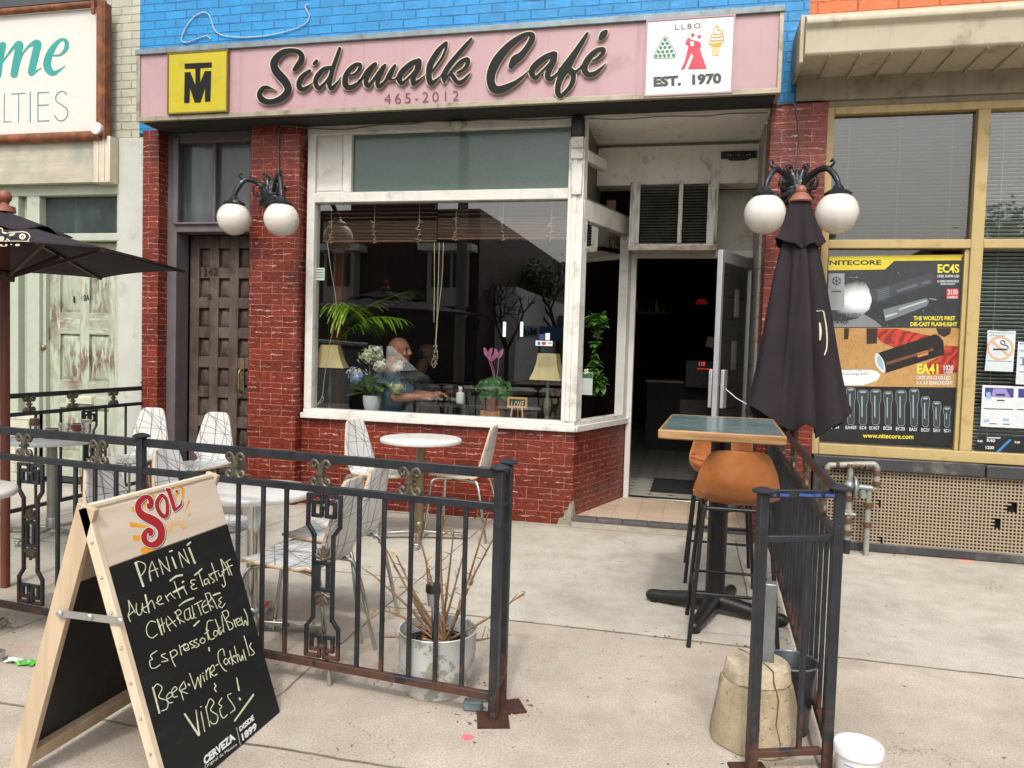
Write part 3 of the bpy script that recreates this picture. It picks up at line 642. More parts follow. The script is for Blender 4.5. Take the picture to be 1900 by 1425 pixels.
# ---------------------------------------------------------------- shop on the right
rs = thing('right_shop_building', 'orange brick shop with mustard window frames and beige canopy right of the café', 'building', (2, 0, 0))
m = MB(); m.box(.722, 7, 0, .25, 3.5, 6.5); m.build('upper_wall', ORANGE, rs)
BEIGE = plain('beige_sheet_metal', hx('b5ac96'), .55, .05, .06, 4, .05, dirt=(hx('5d5540'), .22, 3), streak=(hx('6d654e'), .5))
m = MB(); cx0 = .645
prof = [(0, 3.44), (-.5, 3.425), (-.515, 3.44), (-.515, 3.60), (-.55, 3.625), (-.55, 3.66), (-.40, 3.74), (0, 3.80)]
m.prism([(cx0, a, b) for a, b in prof], (6, 0, 0))
for k in range(22): xx = .80+k*.19; m.box(xx, xx+.012, -.5, -.0, 3.415, 3.43)
m.box(cx0-.03, cx0-.001, -.46, 0, 3.40, 3.72)
can = m.build('canopy', BEIGE, rs, bevel=.006)
m = MB(); m.box(.652, 7, -.03, .2, 3.275, 3.44); m.box(.875, 7, .0, .2, 3.225, 3.275); m.build('canopy_fascia', plain('dull_beige_board', hx('968e7b'), .65, var=.08, dirt=(hx('4f4836'), .35, 4), streak=(hx('5b533f'), .5)), rs)
MUST = plain('mustard_frame_paint', hx('b09a68'), .45, var=.06, bump=.05, dirt=(hx('76663c'), .22, 6), streak=(hx('7f6f45'), .35))
m = MB(); m.box(.875, .925, -.03, .12, .69, 3.225); m.box(1.865, 1.945, -.03, .12, .77, 3.17); m.box(.925, 7, -.03, .12, 3.17, 3.225); m.box(.925, 1.865, -.029, .12, 2.205, 2.268); m.box(1.945, 7, -.029, .12, 2.205, 2.268); m.box(.925, 7, -.034, .12, .69, .77)
m.box(3.3, 3.38, -.03, .12, .77, 3.17); m.box(1.835, 1.865, -.01, .1, .77, 2.205)
m.build('shopfront_frame', MUST, rs, bevel=.005)
m = MB()
for xa, xb in ((.925, 1.865), (1.945, 3.3), (3.38, 7)):
    for za, zb2 in ((.77, 2.205), (2.268, 3.17)): m.quad((xa, .03, za), (xb, .03, za), (xb, .03, zb2), (xa, .03, zb2))
m.build('shop_glass', GLASS2, rs)
BLINDM = plain('grey_blind_slat', hx('9da7a2'), .5, .0, .08, 5)
def blind(x0, x1, z0, z1, y):
    m = MB(); z = z0
    while z < z1: m.obox(((x0+x1)/2, y, z), (x1-x0, .03, .0025), Matrix.Rotation(radians(-25), 3, 'X')); z += .0268
    for xx in (x0+.12, (x0+x1)/2, x1-.12): m.tube([(xx, y-.016, z0), (xx, y-.016, z1)], .0018, 4)
    return m.build('venetian_blind', BLINDM, rs)
blind(.93, 1.86, 2.26, 3.16, .09); blind(1.95, 3.3, 2.26, 3.16, .09); blind(1.95, 3.3, .78, 2.21, .09)
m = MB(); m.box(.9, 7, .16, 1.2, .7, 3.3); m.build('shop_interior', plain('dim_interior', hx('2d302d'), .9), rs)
m = MB(); m.box(.885, 2.02, -.085, .05, .60, .688); m.box(2.03, 7, -.085, .05, .595, .684); m.box(.89, .95, -.06, .05, .0, .60); m.box(.95, 7, -.06, .03, 0, .065)
m.build('dark_stone_trim', plain('dark_granite', hx('3a3a3c'), .4, var=.2, dirt=(hx('77726a'), .15, 5)), rs, bevel=.006)
GRID = plain('beige_screen_tile', hx('9c8c76'), .6, var=.06)
m = MB(); gx0, gz0_, pitch, bw = .95, .065, .0245, .0092; nx, nz = 150, 22
holes = [(A(1845, 975, y=-.03), .035), (A(1872, 945, y=-.03), .04), (A(1797, 930, y=-.03), .012), (A(1628, 1003, y=-.03), .018), (A(1626, 936, y=-.03), .016)]
def ok(x, z): return all(hypot(x-h.x, z-h.z) > r for h, r in holes)
for j in range(nz+1):
    z = gz0_+j*pitch; a = None
    for i in range(nx+1):
        x = gx0+i*pitch
        if ok(x, z) and i < nx: a = x if a is None else a
        elif a is not None: m.box(a, x+bw, -.045, -.03, z, z+bw); a = None
for i in range(nx+1):
    x = gx0+i*pitch; a = None
    for j in range(nz+1):
        z = gz0_+j*pitch
        if ok(x, z) and j < nz: a = z if a is None else a
        elif a is not None: m.box(x, x+bw, -.043, -.028, a, z); a = None
m.build('screen_tile', GRID, rs)
m = MB(); m.box(.95, 7, .0, .05, .065, .6); m.build('dark_backing', plain('dark_backing', hx('171310'), .9), rs)
# ================================================================ the pink sign box
PINK = plain('faded_pink_acrylic', hx('ae8d92'), .45, var=.06, vs=2, bump=.0, dirt=(hx('8f7074'), .12, 2.2), streak=(hx('8e6168'), .6), coat=.1)
GALV = plain('weathered_sheet_trim', hx('9c9482'), .5, .4, .15, 9, .1, dirt=(hx('5e4c34'), .3, 8), streak=(hx('5a4a38'), .6))
SY = -.35
sg = thing('shop_sign', 'long pink café sign with black script lettering above the window', 'sign', (-2.1, SY, 3.24))
m = MB(); m.box(-4.66, .485, SY+.004, SY+.05, 3.275, 3.79); m.build('sign_face', PINK, sg)
m = MB(); m.box(-4.69, .515, SY-.012, SY+.03, 3.235, 3.275); m.box(-4.695, -4.66, SY-.01, -.002, 3.24, 3.84); m.box(.485, .517, SY-.01, -.002, 3.24, 3.84); m.build('sign_frame', GALV, sg, bevel=.004)
m = MB(); m.box(-4.70, .52, SY-.02, -.002, 3.79, 3.835)
m.build('sign_top_flashing', plain('blue_grey_flashing', hx('7c8a90'), .5, .4, .15, 9, dirt=(hx('6f5c3c'), .5, 8)), sg, bevel=.004)
m = MB(); m.box(-4.66, .485, SY+.05, -.002, 3.236, 3.26); m.build('sign_underside', plain('black_underside', hx('26241f'), .8), sg)
BLK = plain('black_sign_enamel', hx('0c0d0f'), .45, var=.1, spec=.25); CRM = plain('cream_letter_edge', hx('c9bca3'), .4, .1)
sp = lambda x, y, w: A(x, y, y=SY-w)
cA, cB, cC = crop(470, 60, 9.0476), crop(660, 60, 7.9167), crop(890, 40, 7.3077)
letters = [
 (cA, 9.0476, [[(690,625,38),(745,560,52),(800,480,56),(812,400,52),(770,335,46),(690,308,44),(600,308,46),(500,335,55),(410,405,62),(355,490,68),(350,570,68),(390,660,72),(460,740,75),(530,820,72),(575,900,68),(580,980,65),(530,1060,62),(440,1125,55),(330,1160,48),(230,1165,50),(150,1130,55),(108,1070,50),(112,1000,45),(160,940,40),(220,920,32),(290,937,20),(370,965,6)]]),
 (cA, 9.0476, [[(945,645,30),(880,690,38),(810,760,48),(770,840,48),(775,920,48),(830,955,42),(900,925,32),(955,880,16),(985,850,6)]]),
 (cA, 9.0476, [[(1022,525,32),(1062,480,32)]]),
 (cA, 9.0476, [[(1290,590,34),(1190,615,40),(1100,700,45),(1050,790,45),(1050,870,45),(1100,935,40),(1170,880,26),(1240,800,22),(1290,720,20)],[(1450,270,30),(1400,420,36),(1340,590,40),(1295,760,45),(1275,870,42),(1310,940,38),(1370,890,28),(1430,810,14),(1468,745,5)]]),
 (cA, 9.0476, [[(1600,725,16),(1700,700,24),(1780,620,32),(1795,545,34),(1720,540,36),(1620,620,44),(1555,720,48),(1540,820,54),(1560,900,52),(1630,925,46),(1720,880,36),(1790,820,18),(1830,775,8)]]),
 (cB, 7.9167, [[(40,735,10),(85,680,18),(150,590,30),(220,520,36),(285,462,30)],[(285,470,32),(220,560,36),(162,660,38),(150,740,38),(185,785,34),(250,710,24),(330,600,26),(400,510,28),(435,472,18)],[(430,490,24),(370,610,34),(325,710,36),(320,775,34),(355,790,34),(430,720,24),(480,640,34),(530,560,36),(578,485,22)],[(578,490,20),(545,570,22),(510,650,26),(500,690,20),(560,690,14),(600,668,8)]]),
 (cB, 7.9167, [[(930,410,34),(830,450,40),(720,540,45),(650,630,45),(640,700,42),(680,748,30),(740,700,22),(800,640,20),(870,560,20),(900,480,30)],[(945,420,28),(930,520,34),(870,620,36),(840,700,40),(850,755,34),(910,720,24),(970,670,14),(1012,632,5)]]),
 (cB, 7.9167, [[(1325,150,24),(1230,250,40),(1150,370,46),(1090,490,48),(1075,600,46),(1080,690,46),(1110,750,40),(1170,710,26),(1225,660,14),(1262,625,6)],[(1335,145,18),(1325,240,22),(1270,370,22),(1200,470,20),(1130,570,18)]]),
 (cB, 7.9167, [[(1700,90,20),(1600,210,34),(1500,330,38),(1400,450,40),(1320,570,42),(1290,660,36),(1302,725,22)],[(1302,712,18),(1350,645,20),(1400,600,26)],[(1390,600,20),(1450,520,22),(1550,430,34),(1640,395,34),(1645,460,34),(1590,540,28),(1500,590,22)],[(1400,590,28),(1440,665,36),(1500,735,36),(1570,718,32),(1640,650,20),(1682,590,6)]]),
 (cC, 7.3077, [[(425,605,38),(480,515,60),(560,460,50),(640,360,42),(705,250,45),(710,180,38),(650,165,30),(560,205,38),(440,290,48),(320,410,58),(220,550,65),(160,690,62),(150,810,58),(190,905,60),(270,925,56),(370,890,48),(480,830,34),(580,750,20),(655,672,5)]]),
 (cC, 7.3077, [[(1005,440,42),(900,480,42),(790,560,46),(720,640,46),(710,710,42),(760,762,30),(820,700,20),(880,640,18),(950,560,18),(990,500,30)],[(1030,430,26),(1010,530,36),(950,640,40),(920,730,42),(950,780,34),(1010,745,24),(1065,680,12),(1095,635,5)]]),
 (cC, 7.3077, [[(1460,155,20),(1400,260,34),(1310,400,42),(1210,560,60),(1150,650,66),(1105,740,48),(1065,860,42),(1060,960,40),(1090,1012,30),(1150,970,30),(1230,880,34),(1270,770,38),(1250,680,44),(1180,640,50)],[(1240,690,40),(1310,672,22),(1370,620,14),(1395,600,6)]]),
 (cC, 7.3077, [[(1530,535,14),(1610,490,24),(1675,420,30),(1675,372,30),(1590,390,34),(1500,470,42),(1440,560,46),(1420,640,46),(1460,712,40),(1540,712,36),(1620,660,26),(1690,590,12),(1715,558,4)],[(1640,225,34),(1680,170,48),(1718,130,24)]]),
]
for c, s, st in letters:
    m = MB(); ss = cstrokes(c, s, st); stamp(m, ink([[(p[0], p[1], max(.4, p[2]-.35)) for p in q] for q in ss], .5), sp, .024, 0, 0, .018)
    lt = m.build('letter', [BLK], sg)
    m = MB(); stamp(m, ink([[(p[0], p[1], p[2]+1.35) for p in q] for q in ss], .5), sp, .018, 0, 0, .0); m.build('letter_edge', CRM, lt)
m = MB(); MAR = plain('maroon_paint', hx('6d2a3a'), .5)
ptext(m, '465-2012', [(713,193),(851,186),(851,168),(713,174)], sp, 0, -.012, .0035, 1.35); m.build('phone_number', MAR, sg)
# TM plaque
YEL = plain('yellow_acrylic', hx('b3a312'), .4, var=.05, dirt=(hx('9a8c1e'), .2, 4))
def rect(x0, y0, x1, y1): return [(x0,y0),(x1,y0),(x1,y1),(x0,y1)]
cT = crop(0, 0, 2.969)
pq = [cT(930, 300), cT(1250, 283), cT(1245, 608), cT(928, 622)]
a, c2 = A(*pq[0], y=SY-.03), A(*pq[2], y=SY-.03)
m = MB(); m.box(a.x, c2.x, SY-.03, SY+.003, c2.z, a.z); pl = m.build('logo_plaque', YEL, sg, bevel=.003)
m = MB(); e = .012
m.box(a.x-e, c2.x+e, SY-.034, SY, a.z, a.z+e); m.box(a.x-e, c2.x+e, SY-.034, SY, c2.z-e, c2.z); m.box(a.x-e, a.x, SY-.034, SY, c2.z, a.z); m.box(c2.x, c2.x+e, SY-.034, SY, c2.z, a.z)
m.build('plaque_rim', plain('brown_rim', hx('6b5a22'), .5), pl)
m = MB(); fnp = lambda x, y, w: A(x, y, y=SY-.031-w)
tmp = [[(1017,350),(1166,343),(1166,370),(1102,374),(1102,455),(1128,392),(1163,390),(1158,558),(1128,559),(1130,480),(1104,563),(1072,564),(1046,484),(1043,565),(1014,567),(1017,398),(1048,396),(1076,468),(1076,376),(1017,378)]]
stamp(m, [cpts(cT, L) for L in tmp], fnp, .003); m.build('monogram', BLK, pl)
# white EST. 1970 plaque
cL = crop(1190, 25, 9.194)
qa, qc = A(*cL(108, 140), y=SY-.015), A(*cL(1500, 1330), y=SY-.015)
m = MB(); m.box(qa.x, qc.x+.012, SY-.015, SY+.003, qc.z, qa.z); wp = m.build('white_plaque', plain('white_acrylic', hx('d4d6d4'), .35, var=.03), sg, bevel=.004)
m = MB(); e = .01; x1 = qc.x+.012
m.box(qa.x-e, x1+e, SY-.02, SY, qa.z, qa.z+e); m.box(qa.x-e, x1+e, SY-.02, SY, qc.z-e, qc.z); m.box(qa.x-e, qa.x, SY-.02, SY, qc.z, qa.z); m.box(x1, x1+e, SY-.02, SY, qc.z, qa.z); m.build('plaque_rim', PINK, wp)
fw = lambda x, y, w: A(x, y, y=SY-.016-w)
m = MB()
ptext(m, 'L.L.B.O.', [cL(580,278), cL(1040,245), cL(1040,158), cL(580,185)], fw, 0, .0, .002)
ptext(m, 'EST.  1970', [cL(208,1255), cL(1365,1195), cL(1365,1010), cL(208,1080)], fw, 0, .05, .002)
m.build('lettering', plain('dark_grey_vinyl', hx('3a3d40'), .5), wp)
m = MB(); GRN = plain('green_vinyl', hx('2f7a5c'), .5)
stamp(m, [cpts(cL, [(p[0]+28*cos(2*pi*k/14), p[1]+26*sin(2*pi*k/14)) for k in range(14)]) for p in [(407,447),(367,514),(440,509),(331,581),(402,577),(480,573),(290,653),(366,650),(441,645),(516,641),(252,723),(321,719),(392,715),(467,712),(549,708)]], fw, .002)
tri = [(405,390),(440,410),(595,690),(590,740),(550,755),(235,765),(205,750),(210,715),(375,410)]
stamp(m, ink([[cL(x, y)+(.45,) for x, y in tri+tri[:1]]], .25, curve=False), fw, .002); m.build('rack_emblem', GRN, wp)
m = MB(); RED = plain('red_vinyl', hx('c23a50'), .5)
stamp(m, [cpts(cL, L) for L in [[(800,405),(840,440),(1003,485),(1020,545),(1000,620),(1115,940),(795,948),(890,715),(852,668),(740,940),(670,962),(735,830),(805,560),(795,530),(748,535),(770,455)], [(828,455),(900,475),(895,545),(865,562),(835,545)]]], fw, .002)
stamp(m, [cpts(cL, [(p[0]+31*cos(2*pi*k/16), p[1]+31*sin(2*pi*k/16)) for k in range(16)]) for p in [(877,365),(987,394)]], fw, .002); m.build('dancers_emblem', RED, wp)
m = MB(); ORG = plain('orange_vinyl', hx('d99a2a'), .5); PCH = plain('peach_vinyl', hx('e0b98c'), .5)
stamp(m, [cpts(cL, [(1185,515),(1385,490),(1345,570),(1195,565)])], fw, .002); stamp(m, [cpts(cL, [(1195,572),(1343,572),(1325,715),(1212,718)])], fw, .002, 1)
stamp(m, ink(cstrokes(cL, 9.194, [[(1240,300,7),(1260,220,7),(1300,210,7),(1320,240,7)],[(1240,300,7),(1230,330,7),(1300,355,7),(1385,330,7),(1375,290,7),(1300,270,7),(1300,230,7)],[(1230,330,7),(1195,390,8),(1290,405,8),(1390,375,8),(1385,335,8)],[(1195,390,8),(1180,455,8),(1290,460,8),(1400,440,8),(1390,380,8)],[(1180,460,8),(1155,500,8),(1190,520,8),(1390,490,8),(1400,440,8)]]), .3), fw, .0025)
m.build('ice_cream_emblem', [ORG, PCH], wp)
# ---------------------------------------------------------------- banner sign of the left shop
bs = thing('banner_sign', 'white fabric sign with teal lettering in a rusty tube frame', 'sign', (-6.5, -.15, 3.2))
yb_ = -.14; TR, BR = A(203, 0, y=yb_), A(195, 257, y=yb_)
RUST = plain('rusty_tube', hx('6f4530'), .75, .2, .3, 10, .3, dirt=(hx('b0683c'), .5, 9)); BANN = plain('banner_cloth', hx('cdc9c2'), .8, var=.02, bump=.3, bs=9)
bx1 = BR.x+.01; bz0 = BR.z; bz1 = A(30, 20, y=yb_).z
m = MB(); m.box(-9, bx1-.09, yb_+.02, yb_+.035, bz0+.06, bz1-.03)
bf = m.build('banner', BANN, bs)
m = MB(); m.tube([(-9, yb_, bz0+.03), (bx1-.05, yb_, bz0+.03)], .042, 12); m.tube([(bx1-.05, yb_, bz0+.03), (bx1-.05, yb_, bz1+.02)], .042, 12); m.tube([(-9, yb_, bz1), (bx1-.05, yb_, bz1)], .03, 12); m.box(bx1-.02, bx1+.0, yb_-.02, yb_+.06, bz0, bz1)
m.build('tube_frame', RUST, bs, smooth=50)
m = MB(); m.box(-9, bx1-.12, yb_-.02, yb_+.05, bz1+.03, bz1+.12); m.build('top_bar', plain('dark_bar', hx('4a4c50'), .5, .3), bs)
cH = crop(0, 30, 5.938); fb = lambda x, y, w: A(x, y, y=yb_+.0185-w)
m = MB()
stamp(m, ink(cstrokes(cH, 5.938, [[(30,320,38),(0,480,38),(-25,650,40)],[(-30,640,8),(20,520,10),(90,420,12),(150,345,20),(212,312,42),(200,400,42),(172,540,42),(155,640,40)],[(195,610,6),(240,440,10),(320,330,16),(410,300,42),(395,400,42),(362,540,42),(345,625,34),(400,605,12),(452,575,7)],[(575,432,9),(660,428,12),(728,360,24),(732,290,24),(698,256,16),(640,282,22),(565,380,36),(520,500,42),(535,590,42),(590,628,28),(660,592,12),(712,552,7)]]), .4), fb, .0)
m.build('teal_lettering', plain('teal_paint', hx('2f9089'), .6, var=.1), bf)
m = MB(); stamp(m, ink(cstrokes(cH, 5.938, [[(48,855,5),(45,1165,5)],[(45,1165,5),(122,1163,5)],[(130,857,6),(278,850,6)],[(205,857,5),(205,1165,5)],[(333,840,6),(333,1165,6)],[(537,840,6),(418,843,6)],[(418,843,6),(418,1155,6)],[(418,1157,6),(540,1152,6)],[(418,983,6),(535,978,6)],[(735,865,6),(700,830,6),(650,840,6),(615,890,6),(625,940,6),(690,985,6),(745,1040,6),(735,1110,6),(690,1150,6),(640,1145,6),(600,1095,6)]]), .25), fb, .0)
m.build('grey_lettering', plain('slate_blue_paint', hx('4d7d85'), .6), bf)
c = A(174, 238, y=yb_-.05); m = MB(); m.lathe([(.055, 0), (.055, .07), (.05, .075)], (c.x+.02, yb_+.02, c.z), 24, Matrix.Rotation(radians(90), 3, 'X'))
for k in range(4): aa = pi/4+k*pi/2; m.ball((c.x+.02+.04*cos(aa), yb_-.056, c.z+.04*sin(aa)), .004, 6)
tag(m.build('junction_box', plain('white_box_paint', hx('c6c5c2'), .5), smooth=40), 'round white junction box on the corner of the white fabric sign', 'junction box')
m = MB(); hk = A(178, 14, y=yb_-.01); m.box(hk.x-.015, hk.x+.015, yb_-.05, yb_-.03, hk.z-.07, hk.z+.06); m.build('strap', RUST, bs)
# ---------------------------------------------------------------- cables and small fittings on the façades
def cable(name, pts, r, mat, label, cat='cable'):
    m = MB(); m.tube(cr(pts, 6), r, 6); return tag(m.build(name, mat, smooth=60), label, cat)
WC = plain('white_cable', hx('c9ccd0'), .5); GC = plain('grey_cable', hx('57504c'), .6)
cab = [A(x, y, y=-.012) for x, y in [(573,8),(566,12),(574,32),(556,50),(500,65),(440,69),(402,60),(388,28),(372,24),(352,40),(337,70),(345,79),(370,70),(385,67),(390,72)]]
cable('wall_cable', cab, .004, WC, 'loose white cable looping over the blue brick wall')
cable('lamp_cable', [A(x, y, y=-.108) for x, y in [(575,238),(530,233),(519,240),(517,280),(517,330),(513,350)]], .006, GC, 'grey cable running down the pillar to the lamp left of the window')
cable('lamp_cable', [A(x, y, y=-.108) for x, y in [(1440,196),(1465,192),(1476,200),(1483,260),(1478,310),(1474,330)]], .006, GC, 'grey cable running down the right pillar to the lamp behind the closed umbrella')
cable('sign_cable', [A(x, y, y=-.05) for x, y in [(575,238),(640,240),(700,232),(760,230),(800,225),(850,226),(900,222),(1000,222),(1060,218)]], .005, GC, 'thin dark cable sagging under the pink sign above the window')
cable('soffit_cable', [(-.88,-.03,3.21),(-.6,-.03,3.195),(-.3,-.03,3.205),(0,-.03,3.195),(.2,-.03,3.205),(.46,-.03,3.2)], .004, GC, 'thin cable along the front edge of the entry ceiling')
c = A(848, 233, y=-.06); m = MB(); m.lathe([(.0, -.05), (.03, -.045), (.045, -.02), (.05, .0), (.05, .02)], (c.x, -.06, c.z), 18); m.box(c.x-.07, c.x+.07, -.05, -.02, c.z+.0, c.z+.03)
tag(m.build('detector', plain('old_white_plastic', hx('a7a294'), .5), smooth=40), 'small white dome fitting under the sign above the transom', 'detector')
c0, c1 = A(1338, 281, y=yb-.012), A(1404, 294, y=yb-.012)
m = MB(); m.box(c0.x, c1.x, yb-.012, yb-.002, c1.z+.005, c0.z); m.prism([(c0.x+.05, yb-.012, c1.z+.005), (c0.x+.08, yb-.012, c1.z-.012), (c1.x-.08, yb-.012, c1.z-.012), (c1.x-.05, yb-.012, c1.z+.005)], (0, .01, 0))
br_ = m.build('wall_bracket', BLACKM); tag(br_, 'black metal mounting bracket screwed to the white beam over the entry', 'bracket')
m = MB(); 
for u in (.2, .27, .5, .73, .8): m.ball((c0.x+(c1.x-c0.x)*u, yb-.013, (c0.z+c1.z)/2), .006, 8, (1, .3, 1))
m.build('bolt', STEELB, br_)
# window air conditioner over the door
yac = .62
a0, a1, a2 = A(1170, 343, y=yac), A(1334, 341, y=yac), A(1330, 462, y=yac)
x0, x1, z0, z1 = a0.x, a1.x, a2.z, zb-.004
ac = thing('window_air_conditioner', 'rusty white louvred air conditioner box over the entry door', 'air conditioner', ((x0+x1)/2, yac, z0))
RW = m_peel('rusting_white_paint', hx('c4c2b8'), hx('6d3a1c'), .35)
m = MB(); m.box(x0, x0+.018, yac, 1.02, z0, z1); m.box(x1-.018, x1, yac, 1.02, z0, z1); m.box(x0, x1, yac+.004, 1.02, z0-.004, z0+.045); m.box(x0+.018, x0+.085, yac+.004, yac+.03, z0+.045, z1); m.box(x1-.085, x1-.018, yac+.004, yac+.03, z0+.045, z1)
xm = A(1262, 400, y=yac).x; m.box(xm-.018, xm+.018, yac-.004, yac+.03, z0+.05, z1); m.build('casing', RW, ac, bevel=.004)
m = MB(); m.box(x0-.004, x1+.004, yac-.012, yac+.002, z0-.012, z0+.03); m.build('rusty_lip', m_peel('heavy_rust', hx('c0b6a6'), hx('74401e'), .8, False), ac, bevel=.003)
m = MB(); m.box(x0+.02, x1-.02, yac+.12, yac+.14, z0+.04, z1-.003); m.build('dark_core', plain('dark_core', hx('16140f'), .8), ac)
m = MB(); z = z0+.06
while z < z1-.01: m.obox(((x0+x1)/2, yac+.05, z), (x1-x0-.1, .035, .002), Matrix.Rotation(radians(30), 3, 'X')); z += .024
m.build('louvre', plain('dusty_louvre', hx('5d5b54'), .5, .4, .3, 12), ac)
# ================================================================ wall lamps
GLOBE = plain('opal_globe_glass', hx('d2cdc4'), .18, var=.02, coat=.5)
LBLK = plain('worn_black_casting', hx('24272a'), .38, .3, .25, 20, .15, dirt=(hx('a8a8a4'), .12, 18))
def globe_lamp(label, bx, g1, g2, rr, zc):
    base = A(bx[0], bx[1], y=-.1); t = thing('wall_lamp', label, 'lamp', (base.x, -.1, base.z), 'double globe wall lamps')
    b = Vector((base.x, -.1, base.z))
    m = MB()
    for k in range(16):                                              # leafy cast back plate
        aa = 2*pi*k/16; r0 = .11+.03*(k % 2); p = b+Vector((cos(aa)*r0*.85, -.02, sin(aa)*r0*1.15))
        m.tube([b+Vector((0, -.035, 0)), (b+p)/2+Vector((0, -.035, 0)), p], [.028, .028, .012], 8)
        m.ball(p, .017, 8)
    m.lathe([(.0, .07), (.03, .065), (.05, .045), (.065, .02), (.09, .0)], b, 20, Matrix.Rotation(radians(90), 3, 'X'))
    for s in (-1, 1): m.tube(cr([b+Vector((s*.02, -.03, .08)), b+Vector((s*.06, -.04, .13)), b+Vector((s*.075, -.04, .165)), b+Vector((s*.05, -.04, .175)), b+Vector((s*.045, -.04, .155))], 5), .009, 8)
    m.tube([b+Vector((0, -.03, -.08)), b+Vector((0, -.03, -.19))], [.04, .012], 10)
    m.build('back_plate', LBLK, t, smooth=50)
    for (g, s) in ((g1, -1), (g2, 1)):
        G = Vector(g); top = G+Vector((0, 0, rr*.93)); cap = top+Vector((0, 0, .055))
        d = Vector((cap.x-b.x, cap.y-b.y, 0)); L = d.length; d.normalize()
        P = lambda u, h: b+d*(u*L)+Vector((0, 0, h))
        hz = cap.z-b.z
        m = MB(); m.tube(cr([P(.05, .0), P(.25, .055), P(.5, .10), P(.75, .095), P(.95, hz+.05), P(1.0, hz)], 6), [.026-.008*k/30 for k in range(31)], 10)
        m.tube(cr([P(.72, .10), P(.80, .105), P(.88, .125), P(.86, .15), P(.80, .14)], 5), .008, 8)
        m.tube(cr([P(.4, .08), P(.52, .05), P(.5, -.01), P(.42, -.02), P(.42, .01)], 5), .009, 8)
        ar = m.build('lamp_arm', LBLK, t, smooth=50)
        m = MB(); m.lathe([(.02, .06), (.03, .05), (.04, .03), (.075, .012), (.09, .0), (.088, -.012), (.06, -.02)], top, 24); m.build('globe_cap', LBLK, ar, smooth=50)
        m = MB(); m.ball(G, rr, 40); m.build('globe', GLOBE, t, smooth=80)
    return t
dp = .30
def gl(px, py, d): p = A(px, py, y=-.1-d); return (p.x, p.y, p.z)
globe_lamp('black ornate lamp with two white globes left of the shop window', (507, 362), gl(434, 406, .20), gl(522, 407, .36), .137, 0)
globe_lamp('black ornate lamp with two white globes behind the closed umbrella', (1477, 352), gl(1419, 397, .30), gl(1553, 395, .30), .142, 0)
# ================================================================ wrought-iron fences
def scroll(c, s, sx, sz, ax):
    """C-scroll in the fence plane: c centre, s size, mirrored by sx, sz; ax the along direction"""
    pts = []
    for k in range(15):
        a = -pi/2+k*.36; r = s*(1-.045*k)
        pts.append(c + ax*(sx*(r*.9*cos(a)+s*.15)) + Vector((0, 0, sz*(s*1.15+r*sin(a)))))
    return pts
def medallion(m, c, ax, s=.042):
    up = Vector((0,0,1))
    for sx in (-1, 1):
        for sz in (-1, 1):
            pts = [c+ax*(sx*x*s)+up*(sz*z*s) for x, z in [(.12,.2),(.2,.9),(.5,1.6),(1.0,1.9),(1.45,1.6),(1.5,1.15),(1.2,.85),(.9,1.0),(.95,1.25)]]
            m.tube(cr(pts, 4), [.011]*20+[.009]*13, 8)
        m.tube([c+ax*(sx*.05*s)-up*1.2*s, c+ax*(sx*.28*s), c+ax*(sx*.05*s)+up*1.2*s], .008, 6)
    m.obox(c, (s*1.1, .03, s*.45), Matrix((ax, up.cross(ax), up)).transposed())
    m.tube([c-up*2.2*s, c+up*2.2*s], [.008, .008], 6)
def keypanel(m, c, ax, H, W=.14, rosettes=None):
    """greek-key panel: two shaped uprights with square keys at both ends; c at panel bottom centre"""
    up = Vector((0,0,1)); w = .015; nrm = up.cross(ax)
    def P(x, z): return c+ax*x+up*z
    def path(L):
        for a, b in zip(L[:-1], L[1:]):
            a, b = P(*a), P(*b); d = (b-a).normalized(); m.bar(a-d*w*.45, b+d*w*.45, w, w, nrm)
    hw, nw = W/2, W*.30
    for s in (-1, 1):
        L = [(s*.012, H-.012), (s*hw, H-.012), (s*hw, H-.135), (s*nw, H-.175), (s*nw, .17), (s*hw, .13), (s*hw, .012), (s*.012, .012)]
        path(L)
        path([(s*.012, H-.012), (s*.012, H-.095), (s*.05, H-.095), (s*.05, H-.04), (s*.03, H-.04)])
        path([(s*.012, .012), (s*.012, .095), (s*.05, .095), (s*.05, .04), (s*.03, .04)])
    for z in (H-.055, .055): m.ball(P(0, z), .015, 10)
    path([(-nw, H*.5+.055), (nw, H*.5+.055)]); path([(-nw, H*.5-.055), (nw, H*.5-.055)])
    path([(-.022, H*.5-.055), (-.022, H*.5+.055)]); path([(.022, H*.5-.055), (.022, H*.5+.055)])
    if rosettes is not None:
        for s in (-1, 1):
            q = P(0, H*.5+s*.07); rosette = rosettes[s > 0]
            for k in range(5):
                a = radians(90*s+(k-2)*36); rosette.tube([q, q+ax*(cos(a)*.03)+up*(sin(a)*.036), q+ax*(cos(a)*.042)+up*(sin(a)*.055)], [.006, .011, .006], 8)
            rosette.ball(q, .012, 8)
